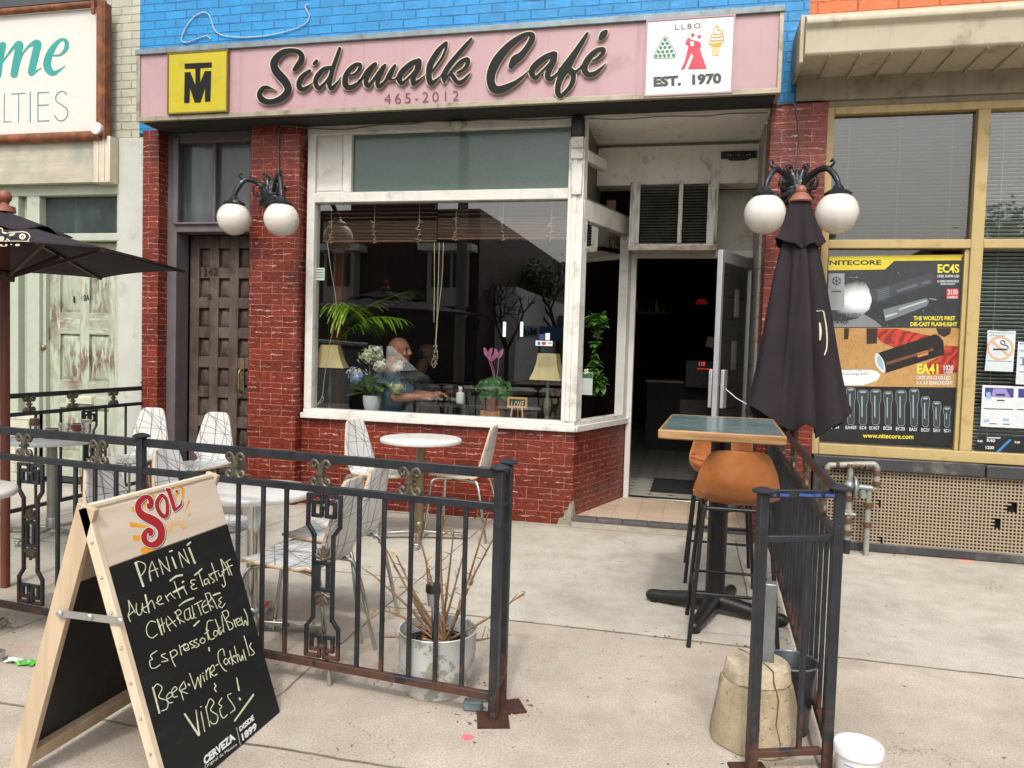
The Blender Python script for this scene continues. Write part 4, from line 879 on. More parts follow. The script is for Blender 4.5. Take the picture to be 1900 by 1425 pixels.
def fence(name, label, p0, p1, top, mid, bot, bars, keys=(), meds=(), posts=((0, .05),), feet=(), thick=.03, botdrop=0):
    """flat run from p0 to p1; bars/keys/meds are fractions along it"""
    p0, p1 = Vector((*p0, 0)), Vector((*p1, 0)); ax = (p1-p0).normalized(); L = (p1-p0).length; up = Vector((0,0,1)); nrm = up.cross(ax)
    t = thing(name, label, 'fence', p0)
    at = lambda u, z: p0+ax*(u*L)+up*z
    m = MB(); m.bar(at(0, top), at(1, top), thick*1.25, .016, nrm); m.build('top_rail', IRON, t, bevel=.003)
    m = MB(); m.bar(at(0, mid), at(1, mid), thick, .022, nrm); m.build('middle_rail', IRON, t, bevel=.003)
    m = MB(); m.bar(at(0, bot), at(1, bot), thick, .025, nrm); m.build('bottom_rail', IRON, t, bevel=.003)
    for u in bars:
        m = MB(); m.bar(at(u, bot), at(u, mid), .016, .016, nrm); m.build('baluster', IRON, t, bevel=.002)
    for u in keys:
        m = MB(); ro = [MB(), MB()]; keypanel(m, at(u, bot+.02), ax, mid-bot-.035, .15, ro); k = m.build('key_panel', IRON, t, bevel=.002); [r_.build('rosette', BRONZE, k, smooth=60) for r_ in ro]
    for u in meds:
        m = MB(); medallion(m, at(u, (top+mid)/2), ax, (top-mid)/4.5); m.build('scroll_medallion', BRONZE, t, smooth=60)
        m = MB(); m.bar(at(u, mid), at(u, top), .014, .014, nrm); m.build('stub_bar', IRON, t)
    for u, h in posts:
        m = MB(); m.bar(at(u, .0), at(u, top+h), (.033), .033, nrm); po = m.build('post', IRON, t, bevel=.003)
        m = MB(); m.lathe([(.02, 0), (.036, .004), (.038, .010), (.030, .016), (.012, .022)], at(u, top+h), 18); m.build('post_cap', IRON, po, smooth=40)
    for u in feet:
        q = at(u, 0); m = MB(); m.obox((q.x, q.y, .005), (.12, .12, .01), Matrix.Rotation(.3, 3, 'Z')); m.build('base_plate', plain('rusted_plate', hx('43281e'), .85, .2, .3, 12, .4), t)
    return t
pA = A(914.5, 1338, z=0); pM = Vector((-2.375, -3.14, 0)); pL = A(8, 1168, z=0)
ztop = A(918, 878, y=pA.y).z; zmid = A(918, 940, y=pA.y).z; zbot = A(905, 1291, y=pA.y).z
LL = (Vector(pA)-pM).length
def fr_at(px, py=1000):                                            # fraction along the front run under a pixel column
    n = Vector((pM.y-pA.y, pA.x-pM.x, 0)).normalized(); q = onplane(px, py, Vector((pA.x, pA.y, 0)), n); return (Vector((q.x, q.y, 0))-pM).dot((Vector((pA.x, pA.y, 0))-pM).normalized())/LL
bars = [fr_at(p, 1050) for p in (441, 487, 530, 665, 711, 762, 812, 862)]
meds = [fr_at(p, 900) for p in (437, 595, 761)]
bars = [b for b in bars if b > .02]+[.13]
fence('iron_fence', 'black iron fence with key panel and bronze scrolls in front of the planter', (pM.x, pM.y), (pA.x, pA.y), ztop, zmid, zbot, bars, [fr_at(600, 1050)], meds, ((0, .02), (1, .012)), (1,))
# second post stub beside the corner post with its rungs
pB = A(931, 1308, z=0)
m = MB(); m.bar((pB.x, pB.y, 0), (pB.x, pB.y, ztop+.015), .031, .031)
po = m.build('iron_post', IRON, bevel=.003); tag(po, 'black iron post with rusted foot just behind the fence corner post', 'post')
m = MB(); m.lathe([(.02, 0), (.036, .004), (.038, .010), (.030, .016), (.012, .022)], (pB.x, pB.y, ztop+.015), 18); m.build('post_cap', IRON, po, smooth=40)
m = MB(); m.obox((pB.x+.03, pB.y-.02, .005), (.12, .11, .009), Matrix.Rotation(.5, 3, 'Z')); m.build('base_plate', plain('rusted_plate', hx('5a2f20')), po)
for k, z in enumerate((ztop-.005, zmid, .12)):
    m = MB(); m.bar((pA.x, pA.y+.02, z), (pB.x, pB.y-.018, z), .022, .014); m.build('rung', IRON, po)
ax2 = (Vector((pA.x, pA.y, 0))-pM).normalized(); e0 = pM-ax2*1.05
def fr2(px): 
    n = Vector((ax2.y, -ax2.x, 0)); q = onplane(px, 1000, pM, n); return (Vector((q.x, q.y, 0))-e0).dot(ax2)/1.05
fence('iron_fence', 'black iron fence with key panel at the left, behind the chalkboard sign', (e0.x, e0.y), (pM.x, pM.y), ztop-.0, zmid, zbot+.0, [fr2(p) for p in (107, 140, 176, 215, 262)], [fr2(57)], [fr2(45), fr2(183)], ((0, .012),), ())
# side fence by the green door
fence('iron_fence', 'black iron fence with scrolls standing before the green door', (-4.86, -3.0), (-4.83, -.06), A(272, 720, y=-.06).z, A(270, 748, y=-.06).z, .10, [.08*k+.04 for k in range(12)], [.30, .78], [.42, .58, .72, .87], ((0, .02), (1, .04)), ())
# right fence and its end piece
pC = A(1533, 1432, z=0); pD = A(1393, 1436, z=0); zr = A(1540, 916, y=pC.y).z; zm = A(1530, 998, y=pC.y).z
fence('iron_fence', 'long black iron fence seen end-on right of the bar table', (pC.x, pC.y), (.57, -.12), zr, zm, .10, [.03+.043*k for k in range(22)], [], [.12, .3, .48, .66, .84], ((0, .012), (1, .012)), ())
t = fence('iron_fence', 'short black iron fence end panel with blue paint scrapes before the concrete base', (pD.x, pD.y), (pC.x-.022, pC.y+.004), zr-.0, zm+.0, A(1500, 1390, y=pC.y).z, [.68], [], [], ((0, .0),), (0,), thick=.022)
m = MB(); 
for u, w in ((.12, .02), (.27, .03), (.55, .045), (.70, .02), (.86, .03)): q = Vector(pD).lerp(Vector(pC), u); m.bar((q.x-w/2, q.y-.0140, zr-.002), (q.x+w/2, q.y-.0140, zr-.0015), .004, .009)
m.build('blue_scrape', plain('blue_scrape', hx('2c4a8c'), .6), t)
# ================================================================ bistro chairs
def make_chair():
    t = thing('bistro_chair', 'x', 'chair', (0, 0, 0), 'white printed bistro chairs')
    prof = cr([(.215, .438), (.19, .452), (.10, .452), (-.02, .447), (-.11, .445), (-.165, .458), (-.197, .50), (-.212, .55), (-.228, .63), (-.247, .73), (-.266, .832)], 5)
    n = len(prof); acc = [0]
    for a, b in zip(prof[:-1], prof[1:]): acc.append(acc[-1]+hypot(b[0]-a[0], b[1]-a[1]))
    tot = acc[-1]
    ws = [(0, .09), (.012, .13), (.04, .165), (.12, .187), (.28, .190), (.40, .18), (.455, .15), (.495, .122), (.53, .118), (.555, .13), (.585, .152), (.62, .155), (.75, .135), (.90, .108), (.965, .094), (.99, .078), (1, .055)]
    us = sorted(set([round(k*.02, 4) for k in range(51)]+[w[0] for w in ws])); rows = []
    for u in us:
        L = u*tot; i = next((k for k in range(n-1) if acc[k+1] >= L-1e-9), n-2); f = (L-acc[i])/max(1e-9, acc[i+1]-acc[i])
        x, z = prof[i][0]+(prof[i+1][0]-prof[i][0])*f, prof[i][1]+(prof[i+1][1]-prof[i][1])*f
        hw = np.interp(u, [w[0] for w in ws], [w[1] for w in ws])
        dish = .012 if u < .5 else .02
        rows.append([(x+(dish*(abs(v)**2)*hw/.19 if u > .55 else 0), v*hw, z+(dish*abs(v)**2 if u < .45 else 0)) for v in [k/5-1 for k in range(11)]])
    m = MB(); m.grid(rows)
    for i, u in enumerate(us[:-1]):
        for j in range(10): m.uv[i*10+j] = [(rows[a][b][1]+.2, us[a]) for a, b in ((i, j), (i, j+1), (i+1, j+1), (i+1, j))]
    o = m.build('seat_shell', [LAMIN, PLYEDGE], t, smooth=60, solid=.013, rim=1)
    o.modifiers.new('bevel', 'BEVEL').width = .002
    for s in (-1, 1):
        m = MB(); m.tube(cr([(.02, s*.10, .436), (.13, s*.13, .433), (.17, s*.155, .40), (.185, s*.175, .25), (.205, s*.20, 0)], 5), .0105, 10); m.build('leg', CHROME, t, smooth=60)
        m = MB(); m.tube(cr([(.02, s*.10, .436), (-.13, s*.13, .431), (-.185, s*.15, .405), (-.225, s*.175, .25), (-.275, s*.20, 0)], 5), .0105, 10); m.build('leg', CHROME, t, smooth=60)
    m = MB(); m.box(-.09, .11, -.11, .11, .425, .442); m.build('seat_mount', plain('dark_mount', hx('33312f'), .6), t)
    return t
chair0 = make_chair(); cu = []
CG = 'white printed bistro chairs'
def chair_at(bx, by, face, label):
    place(chair0, cu, (bx, by, 0), face, label, CG)

chair_at(-4.24, -.86, radians(285), 'white chair before the apartment door, nearer the table with red cups')
chair_at(-3.60, -.94, radians(283), 'white chair before the apartment door, nearer the brick pillar')
chair_at(-2.45, -3.02, radians(-2), 'white chair just behind the top of the chalkboard sign, at its left corner')
chair_at(-2.42, -2.60, radians(-3), 'white chair left of the front round table, partly behind the fence post')
chair_at(-2.25, -.76, radians(-20), 'white chair left of the round table under the shop window')
chair_at(-1.67, -.58, radians(178), 'white chair right of the round table under the shop window')
chair_at(-1.73, -2.55, radians(176), 'white chair right of the front round table, the farther of the pair')
chair_at(-1.665, -3.00, radians(176), 'white chair right of the front round table, nearest the fence')
m = MB(); q = (-1.86, -2.60, .42); m.box(q[0]-.07, q[0]+.07, q[1]-.03, q[1]+.03, .36, .418)
tag(m.build('orange_tag', plain('orange_plastic', hx('cf4a1c'), .5), bevel=.004), 'bright orange tag hanging under a white chair seat', 'tag')
# ================================================================ round tables
def round_table(loc, r, z, label, col=CHROME, topm=TABLEW, rot=.3):
    t = thing('round_table', label, 'table', (*loc, 0), 'round café tables'); x, y = loc
    m = MB(); m.lathe([(r-.03, z-.035), (r-.004, z-.03), (r, z-.018), (r-.003, z-.005), (r-.012, z), (0, z)], (x, y, 0), 56); m.build('table_top', topm, t, smooth=50)
    m = MB(); m.lathe([(.10, z-.045), (.10, z-.037), (.03, z-.035)], (x, y, 0), 20); m.tube([(x, y, .05), (x, y, z-.04)], .033, 24); m.lathe([(.04, .05), (.04, .12), (.034, .13)], (x, y, 0), 20); m.build('column', col, t, smooth=50)
    for k in range(4):
        a = rot+k*pi/2; d = Vector((cos(a), sin(a), 0)); m = MB(); m.bar(Vector((x, y, .055))+d*.03, Vector((x, y, .034))+d*.33, .035, .022); m.tube([Vector((x, y, .0))+d*.32, Vector((x, y, .03))+d*.32], .013, 8); m.build('foot', STEELB if col is not CHROME else CHROME, t, bevel=.003)
    return t
round_table((-4.34, -1.60), .30, .69, 'round white table carrying two red cups by the umbrella', plain('dull_steel', hx('8c8a82'), .45, .7, .2), plain('grey_white_top', hx('bfc1c2'), .3, var=.08, vs=3), .1)
round_table((-2.02, -2.80), .275, .70, 'empty round white table behind the front fence')
round_table((-1.90, -.82), .295, .74, 'empty round white table under the shop window', plain('worn_brass_column', hx('83765c'), .35, .8, .2))
tl = A(10, 925, z=.72); round_table((tl.x-.40, tl.y+.05), .29, .72, 'round white table cut off by the left edge of the picture', rot=0.)
# things on the table with red cups
zt = .69
def onT(px, py): p = A(px, py, z=zt); return p.x, p.y
TERRA = plain('rust_red_glaze', hx('7c2f1e'), .3, var=.06, coat=.3); CUPW = plain('white_porcelain', hx('d8d4cc'), .25, var=.03, coat=.3)
def cup(px, py, label, ang):
    x, y = onT(px, py); t = thing('coffee_cup', label, 'cup', (x, y, zt), 'red coffee cups')
    m = MB(); m.lathe([(.03, .014), (.041, .03), (.046, .055), (.047, .066)], (x, y, zt), 24); m.build('cup_body', TERRA, t, smooth=60)
    m = MB(); m.lathe([(.044, .067), (.0475, .067), (.0475, .064)], (x, y, zt), 24); m.lathe([(.044, .067), (.042, .05), (.03, .02), (0, .018)], (x, y, zt), 24); m.build('cup_lining', CUPW, t, smooth=60)
    m = MB(); m.lathe([(0, .055), (.043, .055)], (x, y, zt), 24); m.build('coffee_foam', plain('milk_foam', hx('b8926a'), .6), t)
    m = MB(); d = Vector((cos(ang), sin(ang), 0)); c = Vector((x, y, zt)); m.tube(cr([c+d*.043+Vector((0,0,.055)), c+d*.066+Vector((0,0,.052)), c+d*.066+Vector((0,0,.032)), c+d*.038+Vector((0,0,.025))], 5), .004, 8); m.build('cup_handle', TERRA, t, smooth=60)
    m = MB(); m.lathe([(.02, .002), (.04, .003), (.07, .012), (.072, .014), (.04, .007), (0, .006)], (x, y, zt+.001), 28); tag(m.build('saucer', CUPW, smooth=60), 'white saucer under the '+label, 'saucer', 'white saucers')
cup(98, 813, 'rust red coffee cup nearer the sugar shaker', 3.4); cup(143, 803, 'rust red coffee cup between the two water glasses', 3.3)
def tumbler(px, py, label):
    x, y = onT(px, py); m = MB(); rows = []
    for r, z in ((.026, .004), (.027, .03), (.031, .08), (.036, .115)): rows.append([(x+(r+(.0022 if k % 2 and z > .02 else 0))*cos(2*pi*k/20), y+(r+(.0022 if k % 2 and z > .02 else 0))*sin(2*pi*k/20), zt+z) for k in range(20)])
    m.grid(rows, wrap=True); m.lathe([(.033, .115), (.029, .08), (.024, .02), (0, .015)], (x, y, zt), 20); m.lathe([(0, .002), (.026, .004)], (x, y, zt), 20)
    tag(m.build('water_glass', CLEAR), label, 'glass', 'fluted water glasses')
tumbler(119, 816, 'fluted empty water glass between the two red cups'); tumbler(160, 808, 'fluted empty water glass at the right end of the table with cups')
x, y = onT(64, 812); t = thing('sugar_shaker', 'glass sugar shaker with brown cap beside the red cups', 'sugar shaker', (x, y, zt))
m = MB(); m.lathe([(.034, .0), (.036, .005), (.033, .05), (.03, .085)], (x, y, zt), 20); m.build('jar', CLEAR, t, smooth=60)
m = MB(); m.lathe([(.030, .004), (.032, .008), (.029, .058), (0, .06)], (x, y, zt), 20); m.build('sugar', plain('sugar', hx('dedbd4'), .9), t, smooth=60)
m = MB(); m.lathe([(.031, .085), (.033, .09), (.029, .13), (.026, .134), (0, .134)], (x, y, zt), 20); m.build('cap', plain('brown_cap', hx('5b4438'), .5), t, smooth=40)
# ================================================================ bar table and stools
zb_ = 1.04; FL, FR, BL = Vector((-.154, -2.345, zb_)), Vector((.43, -2.365, zb_)), Vector((-.12, -1.372, zb_))
t = thing('bar_table', 'tall table with grey green top and worn wooden edge before the entry', 'table', (.16, -1.80, 0))
u, v = (FR-FL), (BL-FL); BR_ = FL+u+v
GT = plain('grey_green_laminate', hx('67797a'), .22, var=.06, vs=3, dirt=(hx('7d8c90'), .12, 3), coat=.2)
m = MB(); i1 = .015; un, vn = u.normalized(), v.normalized()
c4 = [FL+un*i1+vn*i1, FR-un*i1+vn*i1, BR_-un*i1-vn*i1, BL+un*i1-vn*i1]
m.prism([p-Vector((0,0,.04)) for p in c4], (0, 0, .04)); m.build('table_top', GT, t)
m = MB(); R4 = [FL, FR, BR_, BL]; 
for k in range(4):
    a, b = R4[k], R4[(k+1) % 4]; ia, ib = c4[k], c4[(k+1) % 4]; dz = Vector((0,0,.044)); up2 = Vector((0,0,.0015))
    m.add([a-dz, b-dz, ib-dz, ia-dz, a+up2, b+up2, ib+up2, ia+up2], [(0,3,2,1),(4,5,6,7),(0,1,5,4),(1,2,6,5),(2,3,7,6),(3,0,4,7)])
m.build('wood_edge', m_wood('worn_oak_edge', hx('74502c'), hx('b08a5c'), 1, .5, 'x'), t, bevel=.012, seg=3)
cx, cy = .16, -1.80; m = MB(); m.tube([(cx, cy, .07), (cx, cy, zb_-.045)], .052, 28); m.box(cx-.12, cx+.12, cy-.12, cy+.12, zb_-.052, zb_-.045); m.build('column', BLACKM, t, smooth=50)
for k in range(4):
    a = -.05+k*pi/2-.25; d = Vector((cos(a), sin(a), 0)); b = Vector((cx, cy, 0)); n = d.cross(Vector((0,0,1)))
    m = MB(); pts = cr([b+d*.02+Vector((0,0,.075)), b+d*.12+Vector((0,0,.062)), b+d*.26+Vector((0,0,.042)), b+d*.36+Vector((0,0,.036))], 5); N = len(pts)
    m.tube(pts, [.045-.014*k2/(N-1) for k2 in range(N)], 14); m.ball(b+d*.36+Vector((0,0,.034)), .031, 12); m.lathe([(.025,0),(.025,.02)], b+d*.34, 12); m.build('foot', BLACKM, t, smooth=60)
LEATH = NT('tan_leather'); _n = LEATH.noise(5, 6, .65); LEATHER = LEATH.bsdf(LEATH.mix(LEATH.ramp(_n, .3, .72), hx('824722'), hx('b0703c')), LEATH.ramp(LEATH.noise(9, 4), .3, .7, .32, .5), 0, LEATH.bump(LEATH.noise(120, 4, .6), .15, .003), coat=.1)
def bar_stool(loc, face, label):
    """local +x is where the sitter faces; seat 0.66 m"""
    t = thing('bar_stool', label, 'bar stool', (0, 0, 0), 'tan leather bar stools'); SH = .69
    rows = []; prof = cr([(.20, SH-.025), (.18, SH), (.06, SH-.005), (-.06, SH-.012), (-.145, SH+.02), (-.19, SH+.09), (-.208, SH+.18), (-.22, SH+.265)], 5); n = len(prof)
    for i, (px, pz) in enumerate(prof):
        u = i/(n-1); hw = np.interp(u, [0, .05, .2, .45, .62, .8, .92, .97, 1], [.13, .165, .19, .20, .205, .178, .150, .138, .13])
        curl = np.interp(u, [0, .3, .6, 1], [.012, .035, .03, .0]); fw = np.interp(u, [0, .45, .65, 1], [0, .02, .09, .07])
        rows.append([(px+fw*abs(v)**2.2, v*hw, pz+curl*abs(v)**2.4*(1 if u < .62 else max(0, .35-(u-.62)*.9))-max(0, (u-.85)/.15)*.03*abs(v)**5) for v in [k/7-1 for k in range(15)]])
    m = MB(); m.grid(rows); o = m.build('seat_shell', LEATHER, t, smooth=70, solid=.018); b = o.modifiers.new('bevel', 'BEVEL'); b.width = .006; b.segments = 2
    m = MB(); L = rows[int(n*.5)]; m.tube([(p[0]+.012, p[1]*.97, p[2]+.014) for p in L], .0025, 6); m.build('seam', plain('dark_stitch', hx('4a2613'), .7), t)
    m = MB(); rr = .011
    for s in (-1, 1):
        m.tube(cr([(.02, s*.155, SH-.028), (-.10, s*.155, SH-.03), (-.14, s*.15, SH-.03), (-.155, s*.158, SH-.075), (-.235, s*.205, 0)], 6), rr, 10)
        lg = m.build('leg', BLACKM, t, smooth=60); m = MB()
        m.tube(cr([(.02, s*.155, SH-.028), (.12, s*.155, SH-.03), (.15, s*.15, SH-.035), (.165, s*.158, SH-.08), (.235, s*.20, 0)], 6), rr, 10)
        m.build('leg', BLACKM, t, smooth=60); m = MB()
    m.tube([(-.14, -.15, SH-.03), (-.14, .15, SH-.03)], rr*.9, 10); m.tube([(.14, -.15, SH-.03), (.14, .15, SH-.03)], rr*.9, 10); m.build('under_frame', BLACKM, t, smooth=60)
    m = MB(); z = .255; q = [(.20, .185, z), (.20, -.185, z), (-.205, -.19, z), (-.205, .19, z)]; m.tube(q, .008, 8, closed=True); m.build('footrest', BLACKM, t, smooth=60)
    t.location = (*loc, 0); t.rotation_euler = (0, 0, face)
bar_stool((.225, -2.10), radians(92), 'tan leather bar stool seen from behind, nearest the camera')
bar_stool((.20, -1.05), radians(-90), 'tan leather bar stool mostly hidden under the far end of the tall table')
# ================================================================ chalkboard A-frame
zt_ = .885; xt, xb_ = -1.775, -1.478; y0_, y1_ = -4.10, -3.485
t = thing('chalkboard_sign', 'wooden A-frame chalkboard with handwritten menu and a red beer emblem', 'sign', ((xt+xb_)/2, (y0_+y1_)/2, 0))
PALE = m_wood('pale_plywood', hx('bca68c'), hx('d0bfa6'), .8, .55, 'z'); PALEF = m_wood('pale_face_ply', hx('c2b3a0'), hx('d2c6b4'), .35, .5, 'y')
BOARD = NT('chalkboard'); _s = BOARD.ramp(BOARD.noise(1, 7, .7, BOARD.mapn((6, 2.5, 18))), .52, .85, 0, .35); BOARDM = BOARD.bsdf(BOARD.mix(_s, hx('121414'), hx('46504e')), .55, 0, None, .35)
O = Vector((xb_, y0_, 0)); Uy = Vector((0, 1, 0)); S = Vector((xt-xb_, 0, zt_)).normalized(); Nf = Uy.cross(S); Hs = Vector((xt-xb_, 0, zt_)).length; Wd = y1_-y0_
def bp(u, s, w=0): return O+Uy*u+S*s+Nf*w
if Nf.x < 0: Nf = -Nf
def panel(m, u0, u1, s0, s1, w0, w1, mi=0): m.add([bp(u, s, w) for w in (w0, w1) for s in (s0, s1) for u in (u0, u1)], [(0,2,3,1),(4,5,7,6),(0,1,5,4),(2,6,7,3),(0,4,6,2),(1,3,7,5)], mi)
hb = (onplane(187, 1059, bp(0,0,0), Uy.cross(S))-O).dot(S)                                                             # chalk area height along the slope
m = MB(); panel(m, 0, Wd, 0, Hs, -.028, -.004); panel(m, 0, Wd, hb+.002, Hs-.012, -.004, .0005); fp = m.build('front_panel', PALEF, t, bevel=.002)
m = MB(); panel(m, 0.004, Wd-.001, .004, hb, -.0035, .0015); m.build('chalk_panel', BOARDM, fp)
m = MB(); panel(m, -.022, 0, 0, Hs+.005, -.03, .003); panel(m, -.002, Wd, Hs-.003, Hs+.009, -.035, .001); m.build('frame_strip', m_wood('pale_strip', hx('c2af95'), hx('d6c6ae'), 1, .5), t, bevel=.002)
for k in range(9): m = MB(); m.ball(bp(-.0225, .06+k*.11, -.012), .005, 8); m.build('screw', STEELB, t)
O2 = Vector((2*xt-xb_+.03, y0_, 0)); S2 = Vector((xt-.012-O2.x, 0, zt_-.02)).normalized(); N2 = Uy.cross(S2); N2 = N2 if N2.x > 0 else -N2
def bp2(u, s, w): return O2+Uy*u+S2*s+N2*w
def pan2(m, u0, u1, s0, s1, w0, w1): m.add([bp2(u, s, w) for w in (w0, w1) for s in (s0, s1) for u in (u0, u1)], [(0,2,3,1),(4,5,7,6),(0,1,5,4),(2,6,7,3),(0,4,6,2),(1,3,7,5)])
H2 = .93
m = MB(); pan2(m, 0, Wd, .045, H2, -.012, 0); bk = m.build('back_panel', [PALEF], t)
m = MB(); pan2(m, .032, Wd-.03, .10, .66, 0, .002); m.build('back_chalk_panel', plain('plain_blackboard', hx('131313'), .55), bk)
m = MB(); pan2(m, -.022, 0, 0, H2, -.03, .035); pan2(m, Wd, Wd+.02, 0, H2, -.03, .02); pan2(m, 0, Wd, .05, .10, .0, .028); m.build('back_frame', m_wood('pale_strip_b', hx('ac977d'), hx('c5b196'), 1, .5), t, bevel=.002)
sA, sB = A(112, 1138, y=y0_-.03), A(224, 1152, y=y0_-.03)
m = MB(); up = Vector((0,0,1)); m.bar(sA, sB, .022, .004, (0, 1, 0)); 
for q in (sA, (sA+sB)/2, sB): m.ball(q+Vector((0, -.004, 0)), .012, 10, (1, .5, 1))
m.build('brace', plain('zinc', hx('b9bab8'), .35, .8, .1), t, smooth=50)
oP, nP = bp(0, 0, .002), Nf
fB = lambda x, y, w: onplane(x, y, oP, nP)+nP*w
cD, cE, cS = crop(220, 1000, 6.477), crop(260, 1180, 5.815), crop(230, 880, 8.905)
CH = NT('chalk_marker'); CHALK = CH.bsdf(CH.mix(CH.ramp(CH.noise(60, 4, .7), .4, .7), hx('b4b797'), hx('dcdfc2')), .8)
chD = [[(205,290,15),(245,420,14),(295,565,13)],[(190,295),(240,272),(310,300),(320,360),(280,430),(250,450)],[(400,270),(368,380),(385,500,11)],[(400,270),(440,360),(475,455)],[(360,400),(470,355)],[(480,245),(510,340),(535,425)],[(485,250),(550,330),(615,390)],[(570,215),(590,290),(615,390)],[(640,220,10),(690,350,11)],[(612,152,8),(640,142,9)],[(720,160),(745,260),(770,340)],[(725,160),(790,240),(850,295)],[(780,125),(810,200),(850,295)],[(845,110,11),(915,290,12)],[(825,72,10),(862,40,9)],
 [(115,740),(130,850),(115,920),(140,995)],[(120,740),(170,830),(200,890)],[(110,930),(190,860)],[(212,775),(212,860),(240,915),(276,885),(284,775)],[(284,780),(298,865),(335,885)],[(320,675,11),(365,885,9)],[(355,790),(390,740),(410,760),(435,835)],[(270,850),(360,790)],[(450,770),(510,720),(495,685),(465,720),(480,785),(540,775)],[(560,680),(600,750)],[(575,700),(620,650),(640,680),(680,715)],[(620,500,11),(690,450,11),(760,435,12)],[(665,510),(700,610),(740,710)],[(772,570),(820,665)],[(660,640,12),(780,575,12)],[(765,522,10),(778,512,10)],
 [(920,490),(872,500),(872,535),(910,545),(872,570),(890,605),(940,590)],[(915,435,9),(1000,360,9)],[(960,400),(1015,565)],[(1060,480),(1030,500),(1040,550),(1075,520),(1070,480),(1095,540)],[(1120,430),(1092,450),(1150,500),(1130,525)],[(1115,290),(1185,500)],[(1080,430),(1200,380)],[(1200,410),(1220,450),(1245,430)],[(1240,390),(1280,530),(1262,578),(1242,550)],[(1225,245),(1258,360),(1265,420)],[(1230,245),(1290,330),(1330,435)],[(1245,390),(1310,350)],[(1280,285),(1340,245)],[(1300,280),(1360,435)],[(1310,340),(1365,315)],
 [(725,805),(800,750,10),(900,710,10)],[(440,1000),(380,990),(335,1060),(345,1150),(400,1190),(465,1145)],[(465,970,11),(520,1150,11)],[(510,950),(550,1120)],[(480,1060),(550,1010)],[(570,960),(580,1030),(620,1105)],[(590,930),(650,1000),(690,1050)],[(580,1050),(680,980)],[(680,880),(720,960),(740,1020)],[(670,890),(720,850),(750,890),(700,950),(790,1000)],[(850,830),(792,870),(800,955),(840,970),(870,920)],[(850,840),(862,930),(890,958),(910,900)],[(880,800),(905,930),(930,950)],[(910,790),(1000,740)],[(945,770),(995,915)],[(1040,740),(1002,800),(1030,885),(1080,870)],[(1010,820),(1060,790)],[(1040,660),(1080,780),(1110,860)],[(1040,660),(1090,652),(1110,720),(1070,780),(1140,820)],[(1122,705),(1185,835)],[(1140,675,10),(1215,650,10)],[(1235,700),(1202,740),(1230,760),(1202,800),(1240,825),(1278,775)],
 [(905,1045,9),(965,985,9)],[(1035,1140),(1080,1100)],[(1050,1080),(1080,1210)],[(1130,980),(1072,990),(1060,1090),(1100,1205),(1150,1190)],[(1150,1100),(1140,1150),(1170,1168),(1190,1120),(1155,1100)],[(1160,965),(1220,1130)],[(1225,1060),(1192,1100),(1220,1150),(1250,1090)],[(1235,920),(1265,1120)],[(1240,880),(1290,990),(1330,1095)],[(1240,880),(1300,860),(1320,920),(1280,980),(1360,1010),(1370,1070),(1330,1095)],[(1380,970),(1410,1060)],[(1385,990),(1420,960)],[(1420,1010),(1460,980),(1440,952),(1412,985),(1440,1040),(1480,1020)],[(1470,940),(1500,1040),(1520,980),(1550,1040),(1545,940),(1505,840)]]
chE = [[(180,160),(112,210),(130,250),(102,270),(115,340),(160,345),(215,310)],[(270,190),(226,215),(300,260),(230,280)],[(320,170),(345,260),(380,330)],[(320,180),(370,150),(400,190),(340,240)],[(420,100),(445,205)],[(425,130),(480,85)],[(470,150),(520,120),(500,85),(466,120),(490,160),(530,140)],[(560,55),(530,80),(590,110),(555,130)],[(610,35),(576,60),(635,95),(600,125)],[(665,20),(646,60),(680,80),(700,40),(668,20)],[(740,128,9),(745,158,9)],
 [(135,560,10),(170,690,10),(205,830,10)],[(140,570),(180,520),(235,560),(200,660),(290,700),(290,780),(230,810)],[(280,690),(350,640),(320,610),(282,660),(310,720),(350,715)],[(340,620),(395,575),(370,550),(337,600),(360,660),(400,650)],[(470,490),(422,570),(440,610),(465,690)],[(470,490),(490,560),(430,590),(510,620)],[(522,522,11),(530,530,11)],[(532,405),(592,573)],[(592,573),(620,445)],[(620,445),(655,555)],[(655,555),(648,420)],[(676,430),(694,490)],[(672,400,6),(675,403,6)],[(706,370),(720,470)],[(710,400),(740,345),(760,450)],[(760,400),(800,360),(780,312),(752,380),(790,430),(830,410)],[(815,320),(840,305)],[(910,210),(890,140),(842,180),(850,280),(900,360),(930,380)],[(920,240),(902,280),(930,310),(950,270),(922,240)],[(975,230),(952,260),(970,300)],[(965,160),(1000,310)],[(990,250),(1010,210)],[(985,250),(1030,290)],[(1015,110),(1055,280)],[(1000,230),(1060,200)],[(1060,200),(1085,270),(1100,210),(1110,260)],[(1110,150),(1140,260)],[(1120,0),(1180,210)],[(1195,80),(1182,120),(1230,180),(1200,210)],[(800,515,6),(815,540,6),(800,570,6),(820,600,6)],
 [(480,845,11),(630,1070,12)],[(600,800),(635,1060,11)],[(655,820),(695,1030)],[(652,765,6),(656,762,6)],[(705,760),(750,975)],[(710,780),(750,682),(795,720),(760,800),(835,860),(820,940),(775,945),(755,920)],[(880,670),(847,730),(880,760),(857,800),(890,885),(940,850)],[(980,620),(942,650),(1000,740),(1020,790),(975,830)],[(1040,450),(1065,585,10)],[(1072,675,12),(1077,685,12)],[(1020,915,9),(1220,635,10)]]
m = MB(); stamp(m, ink(cstrokes(cD, 6.477, [[(p+(5.6,))[:3] if len(p) == 2 else p for p in st] for st in chD])+cstrokes(cE, 5.815, [[(p+(5.2,))[:3] if len(p) == 2 else p for p in st] for st in chE]), .3), fB, .0006)
m.build('chalk_writing', CHALK, t)
m = MB(); WV = plain('white_print', hx('d6d8d6'), .6, var=.02)
